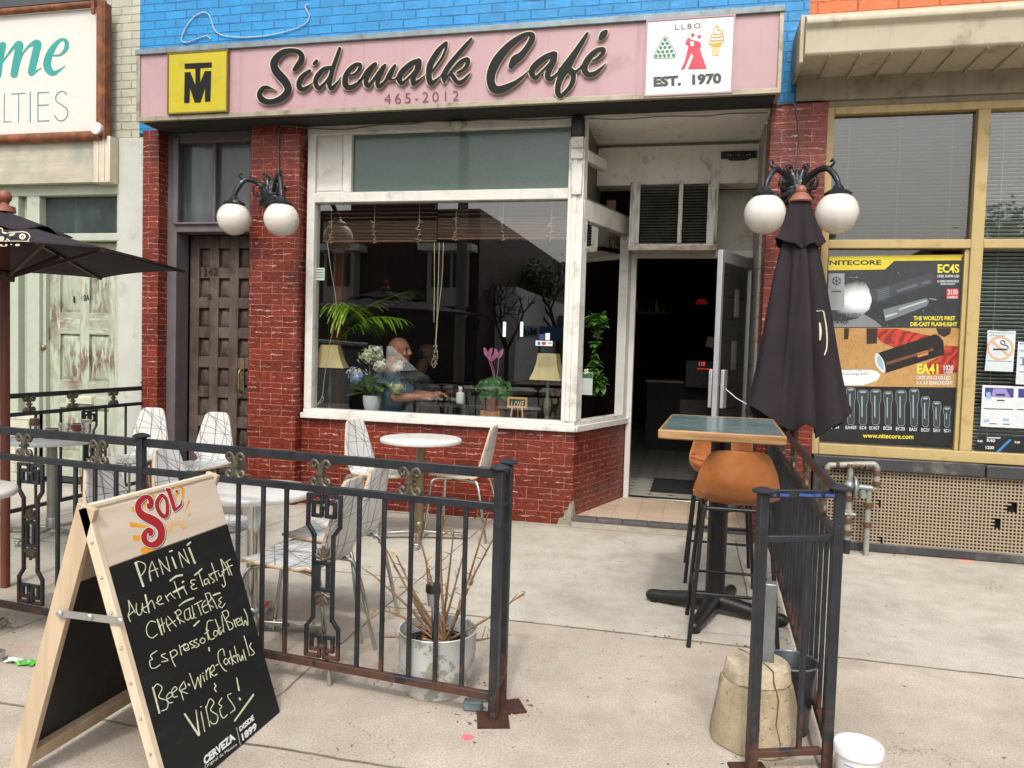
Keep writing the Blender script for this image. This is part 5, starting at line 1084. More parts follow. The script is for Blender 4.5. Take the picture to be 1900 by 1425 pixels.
def bq(u0, s0, u1, s1): return [(u0, s0), (u1, s0), (u1, s1), (u0, s1)]
fBu = lambda x, y, w: bp(x, y, .002+.0006)
E_ = lambda *L: cpts(cE, L)
ptext(m, 'CERVEZA', E_((692,1398),(1032,1115),(1000,1040),(678,1308)), fB, 0, .05, .0006); ptext(m, 'Original de México', E_((705,1440),(1048,1188),(1036,1152),(690,1400)), fB, 0, 0., .0006); ptext(m, 'DESDE', E_((1075,1036),(1232,905),(1216,846),(1064,985)), fB, 0, .05, .0006); ptext(m, '1899', E_((1106,1136),(1262,1005),(1246,930),(1088,1060)), fB, 0, .05, .0006)
stamp(m, ink([[cE(1038,990)+(.45,), cE(1080,1175)+(.45,)]], .25, curve=False), fB, .0006); m.build('white_print', WV, t)
# red beer emblem with yellow sun rays
SS = [[(392,495,16),(425,535,44),(452,485,44),(440,415,40),(390,372,34),(315,400,46),(250,470,50),(235,550,54),(262,630,60),(335,695,66),(430,740,75),(535,800,75),(602,880,66),(622,980,60),(600,1080,60),(530,1150,56),(440,1165,46),(362,1122,48),(332,1045,50),(350,970,42),(402,915,36),(446,940,44),(440,985,38)],
 [(575,410,36),(625,350,32),(680,385,28),(712,460,28),(720,560,32),(716,650,32),(676,702,34),(612,660,36),(560,570,34),(546,480,36),(575,410,36)],[(722,258,34),(762,250,14)],[(740,262,34),(778,380,33),(815,500,33),(838,585,32)],[(838,590,26),(900,548,24),(948,490,18),(945,420,6)],[(872,278,24),(874,286,24)]]
m = MB(); YR = plain('amber_print', hx('d9971f'), .6, var=.04)
rays = [[(145,525),(200,560),(200,635),(130,610)],[(105,785),(395,850),(400,885),(110,870)],[(150,1010),(300,1015),(300,1085),(165,1100)],[(270,1235),(350,1195),(560,1225),(320,1330)],[(455,325),(500,325),(520,360),(490,420)],[(830,210),(895,195),(905,240),(860,480)],[(950,180),(1015,240),(985,420),(960,410)],[(1070,420),(1100,440),(1010,640),(990,700)],[(1085,640),(1105,660),(1070,710),(1060,700)],[(320,470),(385,450),(400,560),(340,540)],[(500,895),(570,910),(570,935),(520,925)]]
stamp(m, [cpts(cS, r) for r in rays], fB, .0004-.002+.0003)
def sunray(a, r0, r1): return [(885+r0*cos(a)*1.0, 930-r0*sin(a)*.9, 7), (885+r1*cos(a), 930-r1*sin(a)*.9, 4)]
m2 = MB(); stamp(m2, ink(cstrokes(cS, 8.905, [sunray(radians(18+k*9), 108, 190+70*(k % 2)) for k in range(20)]+[[(885+95*cos(radians(q)), 930-95*sin(radians(q)), 6) for q in range(-10, 200, 15)]]), .25), fB, -.0013)
m.build('ray_print', YR, fp); m2.build('sun_print', plain('pale_amber_print', hx('d9a765'), .6), fp)
for nm, mt, dr, dx, dy, dep in (('emblem_shadow', plain('emblem_black', hx('15120f'), .6), 10, 13, 9, .0003), ('emblem_outline', plain('emblem_white', hx('dedad2'), .6), 11, 0, 0, .0007), ('emblem_lettering', plain('emblem_red', hx('9c1f26'), .55, var=.15, vs=20), 0, 0, 0, .0011)):
    m = MB(); stamp(m, ink(cstrokes(cS, 8.905, [[(x+dx, y+dy, r+dr) for x, y, r in st] for st in SS]), .3), fB, dep-.0012); m.build(nm, mt, fp)
# ================================================================ planter with bare shrub
px_, py_ = -.98, -3.112
GALVP = NT('flaking_white_paint'); _n = GALVP.noise(7, 6, .7); _f = GALVP.ramp(_n, .52, .55)
GALVP = GALVP.bsdf(GALVP.mix(_f, GALVP.mix(GALVP.noise(20, 4), hx('b9bcbc'), hx('d0d1cf')), GALVP.mix(GALVP.noise(40, 4), hx('8e9084'), hx('a3a498'))), .5, .25, GALVP.bump(_f, .2, .003))
t = thing('planter', 'round white painted metal planter with flaking paint behind the fence', 'planter', (px_, py_, 0))
m = MB(); m.lathe([(.118, .0), (.128, .002), (.132, .03), (.13, .072), (.12, .076)], (px_, py_, 0), 48); m.build('base_ring', GALVP, t, smooth=40)
m = MB(); m.lathe([(.125, .062), (.145, .066), (.157, .13), (.16, .248), (.163, .252), (.160, .255), (.155, .252), (.150, .17)], (px_, py_, 0), 56); m.build('pot', GALVP, t, smooth=50)
m = MB(); m.lathe([(.0, .192), (.151, .19)], (px_, py_, 0), 40); m.build('soil', plain('dark_mulch', hx('2e241d'), .95, var=.5, vs=60, bump=1, bs=70), t)
m = MB()
for k in range(3): m.tube([(px_+(.11-.012*k)*cos(a)+.005*k, py_+(.11-.01*k)*sin(a), .197+.006*k+.004*sin(3*a)) for a in [2*pi*i/28 for i in range(28)]], .006, 6, closed=True)
m.build('drip_hose', RUBBER, t, smooth=60)
sh = thing('bare_shrub', 'leafless twiggy shrub with a few dry leaves growing in the white planter', 'shrub', (px_+.02, py_, .19))
BARK = plain('twig_bark', hx('85694c'), .8, var=.25, vs=30, bump=.3); DRY = m_leaf('dry_leaf', hx('b5965c'), hx('d2bb86'))
rnd = random.Random(3); b0 = Vector((px_+.02, py_, .185)); mt = MB(); ml = MB()
tips = [(690,1065),(712,1010),(735,1030),(772,975),(822,945),(842,985),(905,955),(915,1000),(700,1128),(705,1182),(945,1178),(880,1065),(862,1020),(790,1040),(975,1098),(758,1090),(850,1130)]
for i, (tx, ty) in enumerate(tips):
    dy = rnd.uniform(-.12, .14); p = A(tx, ty, y=py_+dy); q = b0+Vector((rnd.uniform(-.018, .018), rnd.uniform(-.015, .015), 0))
    mid = q.lerp(p, .5)+Vector((rnd.uniform(-.02, .02), 0, rnd.uniform(-.02, .03))); pts = cr([q, mid, p], 6); n = len(pts)
    mt.tube(pts, [.0075-.005*k/n for k in range(n)], 6)
    for k in range(2, n):
        for _ in range(2):
            d = Vector((rnd.gauss(0, 1), rnd.gauss(0, .6), rnd.gauss(.6, .6))).normalized(); a = Vector(pts[k])
            if rnd.random() < .4: mt.tube([a, a+d*rnd.uniform(.015, .06)], [.0022, .0012], 5)
            elif rnd.random() < .10 or (i in (8, 4) and rnd.random() < .2):
                e = d.orthogonal().normalized()*.008; ml.add([a, a+d*.02+e, a+d*.045, a+d*.02-e], [(0,1,2,3)])
mt.build('twigs', BARK, sh, smooth=60); ml.build('dry_leaves', DRY, sh)
c = A(805, 1085, y=py_-.02); t = thing('solar_light', 'small steel solar garden light stuck in the white planter', 'garden light', (c.x, c.y, .18))
m = MB(); m.lathe([(.0, .0), (.033, .0), (.033, -.028), (.03, -.03)], (c.x, c.y, c.z), 20); m.build('cap', plain('dark_steel_cap', hx('4a4a48'), .3, .9), t, smooth=40)
m = MB(); m.lathe([(.03, -.03), (.022, -.085), (.012, -.09)], (c.x, c.y, c.z), 20); m.build('lens', plain('smoky_lens', hx('8a8a86'), .15, .3, coat=.5), t, smooth=40)
m = MB(); m.tube([(c.x, c.y, c.z-.08), (c.x+.01, c.y, .16)], .009, 10); m.build('stake', CHROME, t, smooth=50)
for k, (ax_, ay_, lab) in enumerate(((888, 1300, 'grey metal block lying by the fence corner post, the upper one'), (878, 1318, 'grey metal block lying by the fence corner post, the lower one'))):
    p = A(ax_, ay_, z=0); m = MB(); m.obox((p.x, p.y, .022), (.075, .035, .042), Matrix.Rotation(.12, 3, 'Z')); o = m.build('metal_block', plain('blue_grey_zinc', hx('7d8a90'), .5, .5, .15, 15), bevel=.008); tag(o, lab, 'metal block')
# ================================================================ concrete umbrella base, buckets, litter
kx, ky = .27, -3.165
t = thing('concrete_base', 'cracked conical concrete umbrella base with a square steel tube', 'umbrella base', (kx, ky, 0))
m = MB(); rows = []; rnd = random.Random(5)
for r, z in ((.140, 0), (.158, .004), (.160, .03), (.145, .12), (.132, .2), (.126, .225), (.122, .228), (.118, .232), (.113, .28), (.106, .292), (.06, .297), (.0, .297)):
    rows.append([(kx+(r*(1+.03*rnd.uniform(-1, 1)))*cos(2*pi*k/40), ky+(r*(1+.03*rnd.uniform(-1, 1)))*sin(2*pi*k/40), z+(rnd.uniform(-.004, .004) if .05 < z < .29 else 0)) for k in range(40)])
m.grid(rows[:8], wrap=True); cb = m.build('concrete_cone', CONC, t, smooth=35)
m = MB(); m.grid(rows[6:], wrap=True); m.build('top_cap', plain('pale_cast_concrete', hx('b3a68e'), .9, var=.2, vs=9, bump=.8, bs=35, dirt=(hx('7a6648'), .4, 8)), t, smooth=30)
m = MB()
for a, w_ in ((-1.1, .0028), (2.2, .002)): m.tube([(kx+r*cos(a+.05*sin(z*40)), ky+r*sin(a+.05*sin(z*40)), z) for r, z in ((.04, .2975), (.08, .2975), (.108, .294), (.116, .26), (.124, .228), (.133, .2), (.145, .12), (.155, .05))], w_, 6)
m.build('crack', plain('ochre_crack', hx('6e4c22'), .9), cb)
m = MB(); tp = A(1402, 1075, y=ky+.02); m.bar((kx+.03, ky+.0, .28), (kx+.03, ky+.0, tp.z), .05, .05, (0, 1, 0)); m.build('square_tube', plain('galvanised_tube', hx('8b9093'), .4, .7, .2, 14, .1), t, bevel=.004)
bx, by = .40, -3.06; t = thing('metal_bucket', 'dark galvanised bucket half hidden behind the concrete base', 'bucket', (bx, by, 0))
m = MB(); m.lathe([(.07, 0), (.095, .26), (.099, .263), (.097, .268), (.092, .262), (.07, .02), (0, .02)], (bx, by, 0), 32); m.build('bucket_body', plain('dark_zinc', hx('4a5155'), .4, .7, .2), t, smooth=50)
m = MB(); m.tube([(bx+.097*cos(a), by+.097*sin(a), .265) for a in [2*pi*k/32 for k in range(32)]], .004, 6, closed=True); m.build('rim', plain('zinc_rim', hx('7a868c'), .3, .8), t, smooth=60)
wx, wy = .575, -3.41; t = thing('white_bucket', 'white plastic bucket with lid and blue label by the right fence post', 'bucket', (wx, wy, 0))
WPL = plain('white_bucket_plastic', hx('d6d8da'), .35, var=.02)
m = MB(); m.lathe([(.058, 0), (.062, .005), (.070, .13), (.0, .13)], (wx, wy, 0), 40); m.build('bucket_body', WPL, t, smooth=50)
m = MB(); m.lathe([(.069, .118), (.076, .12), (.077, .142), (.074, .147), (.066, .145), (.064, .140), (0, .140)], (wx, wy, 0), 44); m.build('lid', WPL, t, smooth=40)
def wrap_(a0, a1, z0, z1, r): return [[(wx+r(z)*cos(a), wy+r(z)*sin(a), z) for a in np.linspace(a0, a1, 14)] for z in (z0, z1)]
rr_ = lambda z: .0637+.05*z
m = MB(); m.grid(wrap_(-2.1, -1.25, .052, .082, rr_)); m.build('blue_label', plain('blue_label_print', hx('2a6fae'), .4), t)
m = MB(); m.grid(wrap_(-2.4, -.6, .094, .0965, rr_)); m.build('blue_band', plain('blue_label_print', hx('2a6fae')), t)
m = MB(); m.grid(wrap_(-.95, -.6, .045, .085, rr_)); m.build('red_seal', plain('red_seal_print', hx('b02a34'), .4), t)
p = A(45, 1233, z=0); t = thing('green_wrapper', 'crumpled bright green and white wrapper lying on the pavement', 'wrapper', (p.x, p.y, 0))
rnd = random.Random(9); rows = [[(p.x-.055+.11*i/8, p.y-.022+.044*j/5+.006*sin(i*1.3), .006+.016*abs(sin(i*1.1+j*1.7))*rnd.random()) for j in range(6)] for i in range(9)]
m = MB(); m.grid(rows); m.build('green_foil', plain('green_foil', hx('3f9a2c'), .35, .1, .15), t, solid=.001)
m = MB(); m.grid([[(x-.03 if i == 0 else x, y, z+.002) for x, y, z in rows[0]] if i == 0 else [(x, y, z+.002) for x, y, z in rows[i]] for i in range(3)]); m.build('white_end', plain('white_foil', hx('d6dcd2'), .4), t, solid=.001)
# ================================================================ closed umbrella
ux, uy = .606, -1.22
UF = NT('dark_plum_canvas'); UFAB = UF.bsdf(UF.mix(UF.ramp(UF.noise(3, 4), .3, .7), hx('211c20'), hx('2d262b')), .85, 0, UF.bump(UF.noise(300, 2), .2, .002), .25)
WOODP = m_wood('red_brown_pole', hx('4a2118'), hx('6f3a2a'), 1, .45)
t = thing('closed_umbrella', 'closed dark plum patio umbrella standing by the right pillar', 'umbrella', (ux, uy, 0))
m = MB(); m.tube([(ux, uy, .0), (ux, uy, 2.06)], .021, 16); m.build('pole', WOODP, t, smooth=60)
fz = A(1475, 352, y=uy).z; m = MB(); m.ball((ux-.03, uy, fz-.005), .032, 16); m.lathe([(.0, .0), (.045, -.03), (.062, -.055), (.07, -.068), (.065, -.075)], (ux-.03, uy, fz), 24); m.build('finial', plain('terracotta_finial', hx('8a5240'), .5), t, smooth=50)
def drape(m, prof, folds, amp, ph, lean=-.03):
    N = 96; rows = []
    for i, (z, r, f, dz) in enumerate(prof):
        row = []
        for k in range(N):
            a = 2*pi*k/N; w = abs(sin(folds*.5*(a+.22*sin(2*a+1.1)+.12*sin(5*a))+ph)); w2 = 1.6*w**.8-.8+.13*sin(9*a+z*3)+.09*sin(16*a-z*7+1)
            rr = r*(1+amp*f*w2+.06*f*sin(2*a+1.3)); cx = ux+lean*(z-1.0)/1.1
            row.append((cx+rr*cos(a), uy+rr*sin(a)*.75, z+dz*(w2*.5+.35*sin(2*a+.7))))
        rows.append(row)
    m.grid(rows, wrap=True); return m
z0 = fz-.07
m = MB(); drape(m, [(z0-.10, .05, .2, .0), (z0-.24, .085, .5, .0), (z0-.45, .118, .75, 0), (z0-.7, .150, .85, 0), (z0-.95, .185, .85, 0), (z0-1.15, .215, .8, .03), (z0-1.27, .232, .78, .09), (z0-1.315, .238, .76, .14)], 7, .46, .9)
from mathutils.bvhtree import BVHTree
bv = BVHTree.FromPolygons([Vector(v) for v in m.v], m.f); ucan = m.build('canopy', UFAB, t, smooth=80, solid=.004, sub=1)
def fV(x, y, w):
    d = ray(x, y).normalized(); h = bv.ray_cast(CP, d)[0]; return (h if h is not None else A(x, y, y=uy-.1))-d*(.007+w)
m = MB(); m2 = [[(1516,577,1.1),(1527,577,1.1),(1530,588,1.2),(1533,605,1.3),(1534.5,625,1.3),(1534,645,1.2),(1530,658,1.1)],[(1521,600,1.5),(1522.5,615,2.2),(1521.5,630,1.5)]]
stamp(m, ink(m2, .25), fV, 0); m.build('emblem_print', plain('cream_print', hx('c9c2a8'), .7), ucan)
m = MB(); drape(m, [(z0+.005, .055, .1, 0), (z0-.06, .07, .3, 0), (z0-.14, .09, .5, 0), (z0-.21, .112, .6, .015), (z0-.265, .127, .7, .05)], 5, .36, 1.3)
m.build('top_vent', UFAB, t, smooth=80, solid=.004, sub=1)
m = MB()
for a in (-1.9, -.9, .3, 2.2): m.bar((ux+.03*cos(a), uy+.03*sin(a), z0-.35), (ux+.16*cos(a), uy+.12*sin(a), z0-1.36), .016, .02)
m.build('ribs', plain('pink_brown_rib', hx('8a5a4c'), .6), t)
# ================================================================ open umbrella at the left edge
Zu = 1.80; V = [A(192, 461, z=Zu), A(345, 503, z=Zu), A(188, 516, z=Zu)]; Cu = V[0]+V[2]-V[1]; Cu.z = Zu; Cu.x -= .05; Zt = 2.03
off = [v-Cu for v in V]; off = off+[-o for o in off]
t = thing('open_umbrella', 'open dark plum patio umbrella with a pale car emblem, cut by the left edge', 'umbrella', (Cu.x, Cu.y, 0))
m = MB(); rows = []
N = 10
for i in range(N+1):
    u = i/N; row = []
    for k in range(6):
        a, b = off[k], off[(k+1) % 6]
        for j in range(6):
            f = j/6; e = a*(1-f)+b*f; sag = 4*f*(1-f)
            z = Zu+(Zt-Zu)*(1-u)**.92-.05*u*(1-u)-.035*sag*u*(1-u)*2+.012*sag*u*u
            row.append((Cu.x+e.x*u*(1-.03*sag*u), Cu.y+e.y*u*(1-.03*sag*u), z))
    rows.append(row)
m.grid(rows, wrap=True); cn = m.build('canopy', UFAB, t, smooth=35, solid=.004)
m = MB(); rows = []
for i in range(5):
    u = .02+.34*i/4; row = []
    for k in range(6):
        a, b = off[k], off[(k+1) % 6]
        for j in range(6): f = j/6; e = a*(1-f)+b*f; row.append((Cu.x+e.x*u, Cu.y+e.y*u, Zt+.04-.33*u+.018*sin(j/6*2*pi)*u*3))
    rows.append(row)
m.grid(rows, wrap=True); m.build('top_vent', UFAB, t, smooth=60, solid=.004)
m = MB(); m.tube([(Cu.x, Cu.y, 0), (Cu.x, Cu.y, Zt-.01)], .024, 16); m.build('pole', WOODP, t, smooth=60)
m = MB(); m.lathe([(.055, .0), (.05, .03), (.02, .04), (.018, .05), (.032, .065), (.036, .085), (.025, .11), (0, .115)], (Cu.x, Cu.y, Zt+.035), 20); m.build('finial', plain('terracotta_finial', hx('8a5240')), t, smooth=50)
for o in off:
    m = MB(); m.bar((Cu.x+o.x*.03, Cu.y+o.y*.03, Zt-.035), (Cu.x+o.x*.995, Cu.y+o.y*.995, Zu-.004), .016, .02); m.build('rib', plain('dark_rib', hx('3b231d'), .5), t)
    m = MB(); m.bar((Cu.x+o.x*.04, Cu.y+o.y*.04, 1.72), (Cu.x+o.x*.5, Cu.y+o.y*.5, 1.885), .014, .018); m.build('strut', plain('dark_rib', hx('3b231d')), t)
m = MB(); m.lathe([(.045, 0), (.05, .05), (.03, .06)], (Cu.x, Cu.y, 1.69), 20); m.build('runner', plain('dark_rib', hx('3b231d')), t, smooth=40)
# emblem printed on the panel towards the street
pa = V[0]; pb = Cu+off[5]; P3 = Vector((Cu.x, Cu.y, Zt)); nP2 = (pb-pa).cross(P3-pa).normalized()
if nP2.z < 0: nP2 = -nP2
fU = lambda x, y, w: onplane(x, y, pa, nP2)+nP2*(.014+w)
cU = crop(0, 380, 5.278)
strk = [[(290,388,3),(0,388,3)],[(222,292,4),(270,305,4),(295,340,4),(275,380,4)],[(222,292,4),(170,296,4),(90,300,4)],[(60,390,4),(75,365,4),(95,388,4)],[(0,258,5),(25,265,5),(28,300,5),(60,310,5)],[(40,300,3),(80,308,3)]]+[[(150-8*k,310+8*k,3),(95,318+9*k,3)] for k in range(3)]
def ring(cx, cy, r, w): return [[(cx+r*cos(2*pi*k/16), cy+r*.9*sin(2*pi*k/16), w) for k in range(17)]]
strk += ring(222, 341, 24, 8)+[[(222,341,6),(223,341,6)]]+ring(18, 362, 16, 8)
m = MB(); stamp(m, ink(cstrokes(cU, 5.278, strk), .25), fU, 0)
ptext(m, "U ' S", cpts(cU, [(5,442),(198,436),(198,415),(5,420)]), fU, 0, .04); m.build('emblem_print', plain('cream_print', hx('c9c2a8'), .7), cn)
# ================================================================ gas pipes by the right shop
GP = plain('painted_gas_pipe', hx('94958a'), .5, .2, .15, 12, .15, dirt=(hx('6b4a2c'), .35, 14)); RJ = plain('rusty_joint', hx('5f4632'), .7, .3, .3, 25, .2)
ypp = -.17; g = lambda x, y: A(x, y, y=ypp)
t = thing('gas_pipe', 'grey gas riser pipes with regulator standing before the screen tiles', 'gas pipe', (g(1570, 1000).x, ypp, 0))
a0, a1, a2, a3 = g(1535, 862), g(1628, 862), g(1570, 1030), g(1606, 1032)
R_ = .021
m = MB(); m.tube(cr([Vector((a0.x, ypp, a0.z-.13)), Vector((a0.x, ypp, a0.z-.04)), Vector((a0.x+.012, ypp, a0.z-.008)), Vector((a0.x+.05, ypp, a0.z)), Vector((a1.x-.05, ypp, a1.z)), Vector((a1.x-.012, ypp, a1.z-.008)), Vector((a1.x, ypp, a1.z-.04)), Vector((a1.x, ypp, a1.z-.15)), Vector((a1.x-.012, ypp, a1.z-.175)), Vector((a1.x-.05, ypp, a1.z-.185))], 4), R_, 14); m.tube([Vector((a0.x, ypp, a0.z-.12)), Vector((a0.x, .0, a0.z-.13))], R_, 12); m.build('top_loop', GP, t, smooth=60)
m = MB(); m.tube([(a2.x, ypp, 0), (a2.x, ypp, a0.z)], R_, 14); m.build('riser', GP, t, smooth=60)
m = MB(); m.tube([(a3.x, ypp, 0), (a3.x, ypp, a1.z-.185)], R_*.95, 14); m.build('riser', GP, t, smooth=60)
m = MB()
for q, r in ((Vector((a0.x, ypp, a0.z-.05)), .027), (Vector((a0.x, ypp, a0.z-.10)), .027), (Vector((a1.x, ypp, a1.z-.06)), .027), (Vector((a1.x, ypp, a1.z-.14)), .028), (Vector((a2.x, ypp, .40)), .03), (Vector((a2.x, ypp, .24)), .032), (Vector((a2.x, ypp, .15)), .03), (Vector((a3.x, ypp, .36)), .032), (Vector((a3.x, ypp, .22)), .03)): m.lathe([(r-.006, -.02), (r, -.016), (r, .016), (r-.006, .02)], q, 12); m.build('pipe_joint', RJ, t, smooth=40); m = MB()
for xx in (a0.x+.07, a0.x+.14, a1.x-.07, a1.x-.11, (a0.x+a1.x)/2): m.lathe([(.022, -.012), (.027, -.009), (.027, .009), (.022, .012)], (xx, ypp, a0.z), 12, Matrix.Rotation(radians(90), 3, 'Y')); m.build('pipe_joint', RJ, t, smooth=40); m = MB()
m = MB(); q = Vector((a2.x+.03, ypp-.01, .49)); Rx = Matrix.Rotation(radians(90), 3, 'Y')
m.ball(q-Vector((.035, 0, 0)), .042, 16); m.lathe([(.03, -.01), (.06, -.008), (.075, -.006), (.075, .004), (.06, .008), (.05, .02), (.03, .028)], q, 28, Rx); m.tube([q, q+Vector((.11, 0, -.005))], .02, 12); m.tube([q+Vector((.05, 0, -.02)), q+Vector((.06, 0, -.075))], .026, 12); m.ball(q+Vector((.115, 0, -.005)), .018, 10)
for k in range(8): aa = 2*pi*k/8; m.ball(q+Vector((.006, .068*cos(aa), .068*sin(aa))), .006, 6)
m.build('regulator', plain('grey_regulator', hx('8f9496'), .4, .4, .1, 15), t, smooth=45)
m = MB(); m.lathe([(.02, -.02), (.034, -.012), (.034, .012), (.02, .02)], (a2.x, ypp, .30), 10); m.tube([(a2.x-.04, ypp-.02, .29), (a2.x+.045, ypp-.02, .29)], .012, 8); m.build('stop_valve', GP, t, smooth=40)
m = MB(); m.tube([(a2.x, ypp, 0), (a2.x, ypp, .10)], R_+.002, 14); m.build('tar_wrap', plain('black_wrap', hx('1c1c20'), .6), t, smooth=60)

# leaf litter and grit gathered at post feet and along the wall
rnd = random.Random(77); m = MB()
def grit(x, y, sx, sy, n):
    for _ in range(n):
        px, py = x+rnd.gauss(0, sx), y+rnd.gauss(0, sy); a = rnd.uniform(0, 6.28); r = rnd.uniform(.003, .011); c, s = cos(a)*r, sin(a)*r; z = rnd.uniform(.001, .004); mi = rnd.choice((0, 0, 1, 2))
        m.add([(px+c, py+s, z), (px-s*.5, py+c*.5, z+rnd.uniform(0, .006)), (px-c, py-s, z), (px+s*.5, py-c*.5, z)], [(0,1,2,3)], mi)
grit(pA.x-.03, pA.y+.03, .06, .05, 60); grit(pB.x+.04, pB.y-.03, .06, .05, 50); grit(pD.x+.12, pD.y+.02, .09, .03, 60); grit(1.15, -.10, .3, .04, 90); grit(-2.2, -.05, .6, .025, 110); grit(.1, -2.25, .5, .012, 60); grit(.5, -1.6, .03, .6, 90); grit(-4.0, -.1, .4, .05, 60); grit(-3.2, -3.1, .05, .05, 40); grit(px_, py_+.05, .15, .1, 40)
tag(m.build('litter', [plain('brown_litter', hx('5b4630'), .9), plain('dry_straw', hx('b39a62'), .9), plain('grey_grit', hx('5f5a52'), .9)]), 'scattered dry leaf litter and grit on the pavement', 'litter', kind='stuff')
# ================================================================ things on the window ledge
LZ = .775; yw = .24
def at(px, py, y=yw): return A(px, py, y=y)
SHADE = plain('cream_lampshade', hx('c7b583'), .75, var=.04, bump=.1, bs=80)
def table_lamp(px, pyt, pyb, half_t, half_b, label, basep, rot):
    a, b = at(px, pyt), at(px, pyb); k = .00475
    t = thing('table_lamp', label, 'lamp', (b.x, yw, LZ), 'cream table lamps'); x = b.x
    m = MB(); rows = []
    for z, r in ((b.z, half_b*k), (b.z+(a.z-b.z)*.3, half_b*k*.80), (b.z+(a.z-b.z)*.6, half_b*k*.66), (a.z, half_t*k)):
        rows.append([(x+r*1.2*cos(rot+pi/4+i*pi/2), yw+r*1.2*sin(rot+pi/4+i*pi/2)*.62, z) for i in range(4)])
    m.grid(rows, wrap=True); m.build('lamp_shade', SHADE, t, solid=.004)
    m = MB(); m.lathe([(.055, 0), (.06, .012), (.045, .03), (.03, .05), (.018, .07), (.022, .09), (.034, .12), (.036, .17), (.028, .21), (.016, .24), (.012, max(.26, b.z-LZ+.06))], (x, yw, LZ), 20); m.build('lamp_base', basep, t, smooth=50)
table_lamp(613, 640, 682, 19, 37, 'cream shaded table lamp at the left end of the window ledge', plain('dark_lamp_base', hx('2b2622'), .4), .1)
table_lamp(1017, 656, 705, 19, 33, 'cream shaded table lamp with carved base at the right end of the window ledge', plain('grey_carved_base', hx('6e675c'), .5, .2, .3, 30, .4), -.1)
LEAFH = m_leaf('hydrangea_leaf', hx('3f6a26'), hx('6f9440')); LEAFC = m_leaf('cyclamen_leaf', hx('1f4a1c'), hx('4a7a34')); LEAFP = m_leaf('palm_leaf', hx('4d7a12'), hx('8fae2a'), 8, .35)
def leaf(m, p, d, L, W, up=Vector((0, 0, 1)), droop=.3, n=4):
    d = d.normalized(); s = d.cross(up); s = s.normalized() if s.length > 1e-4 else Vector((1, 0, 0)); rows = []
    for i in range(n+1):
        u = i/n; w = W*(sin(pi*min(1, u*.92+.06)))**.8; c = p+d*(L*u)+Vector((0, 0, -droop*L*u*u)); rows.append([c-s*w, c+Vector((0, 0, -w*.25)), c+s*w])
    m.grid(rows)
def bloom(m, c, r, mi_n, rnd, n=70):
    m.ball(c, r*.74, 14, (1, .85, .82))
    K = [(Vector((rnd.gauss(0, .35), rnd.gauss(0, .3), rnd.gauss(0, .3)))*r) for _ in range(9)]
    for i in range(n):
        d = Vector((rnd.gauss(0, 1), rnd.gauss(0, 1)-.3, rnd.gauss(0, 1)+.2)).normalized(); p = c+d*r*Vector((1, .85, .8)).length/1.53*rnd.uniform(.85, 1.05)
        p = c+rnd.choice(K)*.8+Vector((d.x*r, d.y*r*.85, d.z*r*.82))*rnd.uniform(.72, .95); s = d.orthogonal().normalized(); q = d.cross(s); a = rnd.random()*6.28; e = r*.2
        u_, v_ = (s*cos(a)+q*sin(a))*e, (q*cos(a)-s*sin(a))*e; mi = rnd.randrange(mi_n)
        for (x1, y1) in ((1, 0), (0, 1), (-1, 0), (0, -1)):
            a1 = u_*x1+v_*y1; b1 = u_*(-y1)+v_*x1; m.add([p, p+a1*.6+b1*.4+d*.003, p+a1, p+a1*.6-b1*.4+d*.003], [(0,1,2,3)], mi)
rnd = random.Random(11)
c = at(690, 751); t = thing('hydrangea_plant', 'hydrangea with pale green, white and blue heads in a white pot behind the glass', 'potted plant', (c.x, yw, LZ))
m = MB(); m.lathe([(.05, .035), (.056, .037), (.074, .09), (.08, .13), (.081, .178), (.077, .18), (.07, .14), (0, .13)], (c.x, yw, LZ), 36); m.build('pot', plain('white_ceramic_pot', hx('c3c9c8'), .35, var=.04), t, smooth=50)
m = MB()
for px, py, dx, dz in ((655,722,-.8,.1),(645,715,-.9,.3),(668,712,-.5,.6),(720,722,.5,.0),(728,735,.6,-.5),(700,705,.2,.7),(712,712,.7,.4),(690,705,-.1,.8),(735,705,.9,.2),(660,730,-.7,-.3)):
    for q in range(2): leaf(m, Vector((c.x, yw+.02, LZ+.24))+Vector((dx*.07, rnd.uniform(-.05, .05), .05)), Vector((dx, rnd.uniform(-.6, .2), dz*.6)), rnd.uniform(.12, .18), .045, droop=.4); leaf(m, Vector((c.x, yw-.02, LZ+.18))+Vector((dx*.05, rnd.uniform(-.04, .02), .03)), Vector((dx, rnd.uniform(-.4, .2), dz+.35)), rnd.uniform(.15, .21), .05, droop=.3)
m.build('leaves', LEAFH, t)
m = MB()
HW, HG, HB = plain('white_petal', hx('d5d3c0'), .7), plain('green_petal', hx('9aa66a'), .7), plain('blue_petal', hx('6f8fc4'), .7)
fl = [((685,660), .085, 0), ((707,678), .065, 1), ((740,681), .05, 1), ((664,697), .075, 2), ((735,721), .062, 0)]
for (px, py), r, kind in fl:
    m = MB(); p = at(px, py, yw-.02); bloom(m, p, r, 2, rnd, 150); m.build('flower_head', [[HG, HW], [HW, HW], [HB, HW]][kind], t)
m = MB()
for (px, py), r, k in fl: p = at(px, py, yw-.02); m.tube(cr([Vector((c.x, yw, LZ+.14)), Vector((c.x*.5+p.x*.5, yw, LZ+.2)), p], 5), .005, 6)
m.build('stems', LEAFH, t)
m = MB(); m.box(c.x-.10, c.x+.10, yw-.08, yw+.08, LZ, LZ+.034); tag(m.build('wooden_board', m_wood('grey_board', hx('7d7264'), hx('a0947f'), 1, .8, 'x'), bevel=.004), 'small weathered board under the white hydrangea pot', 'board')
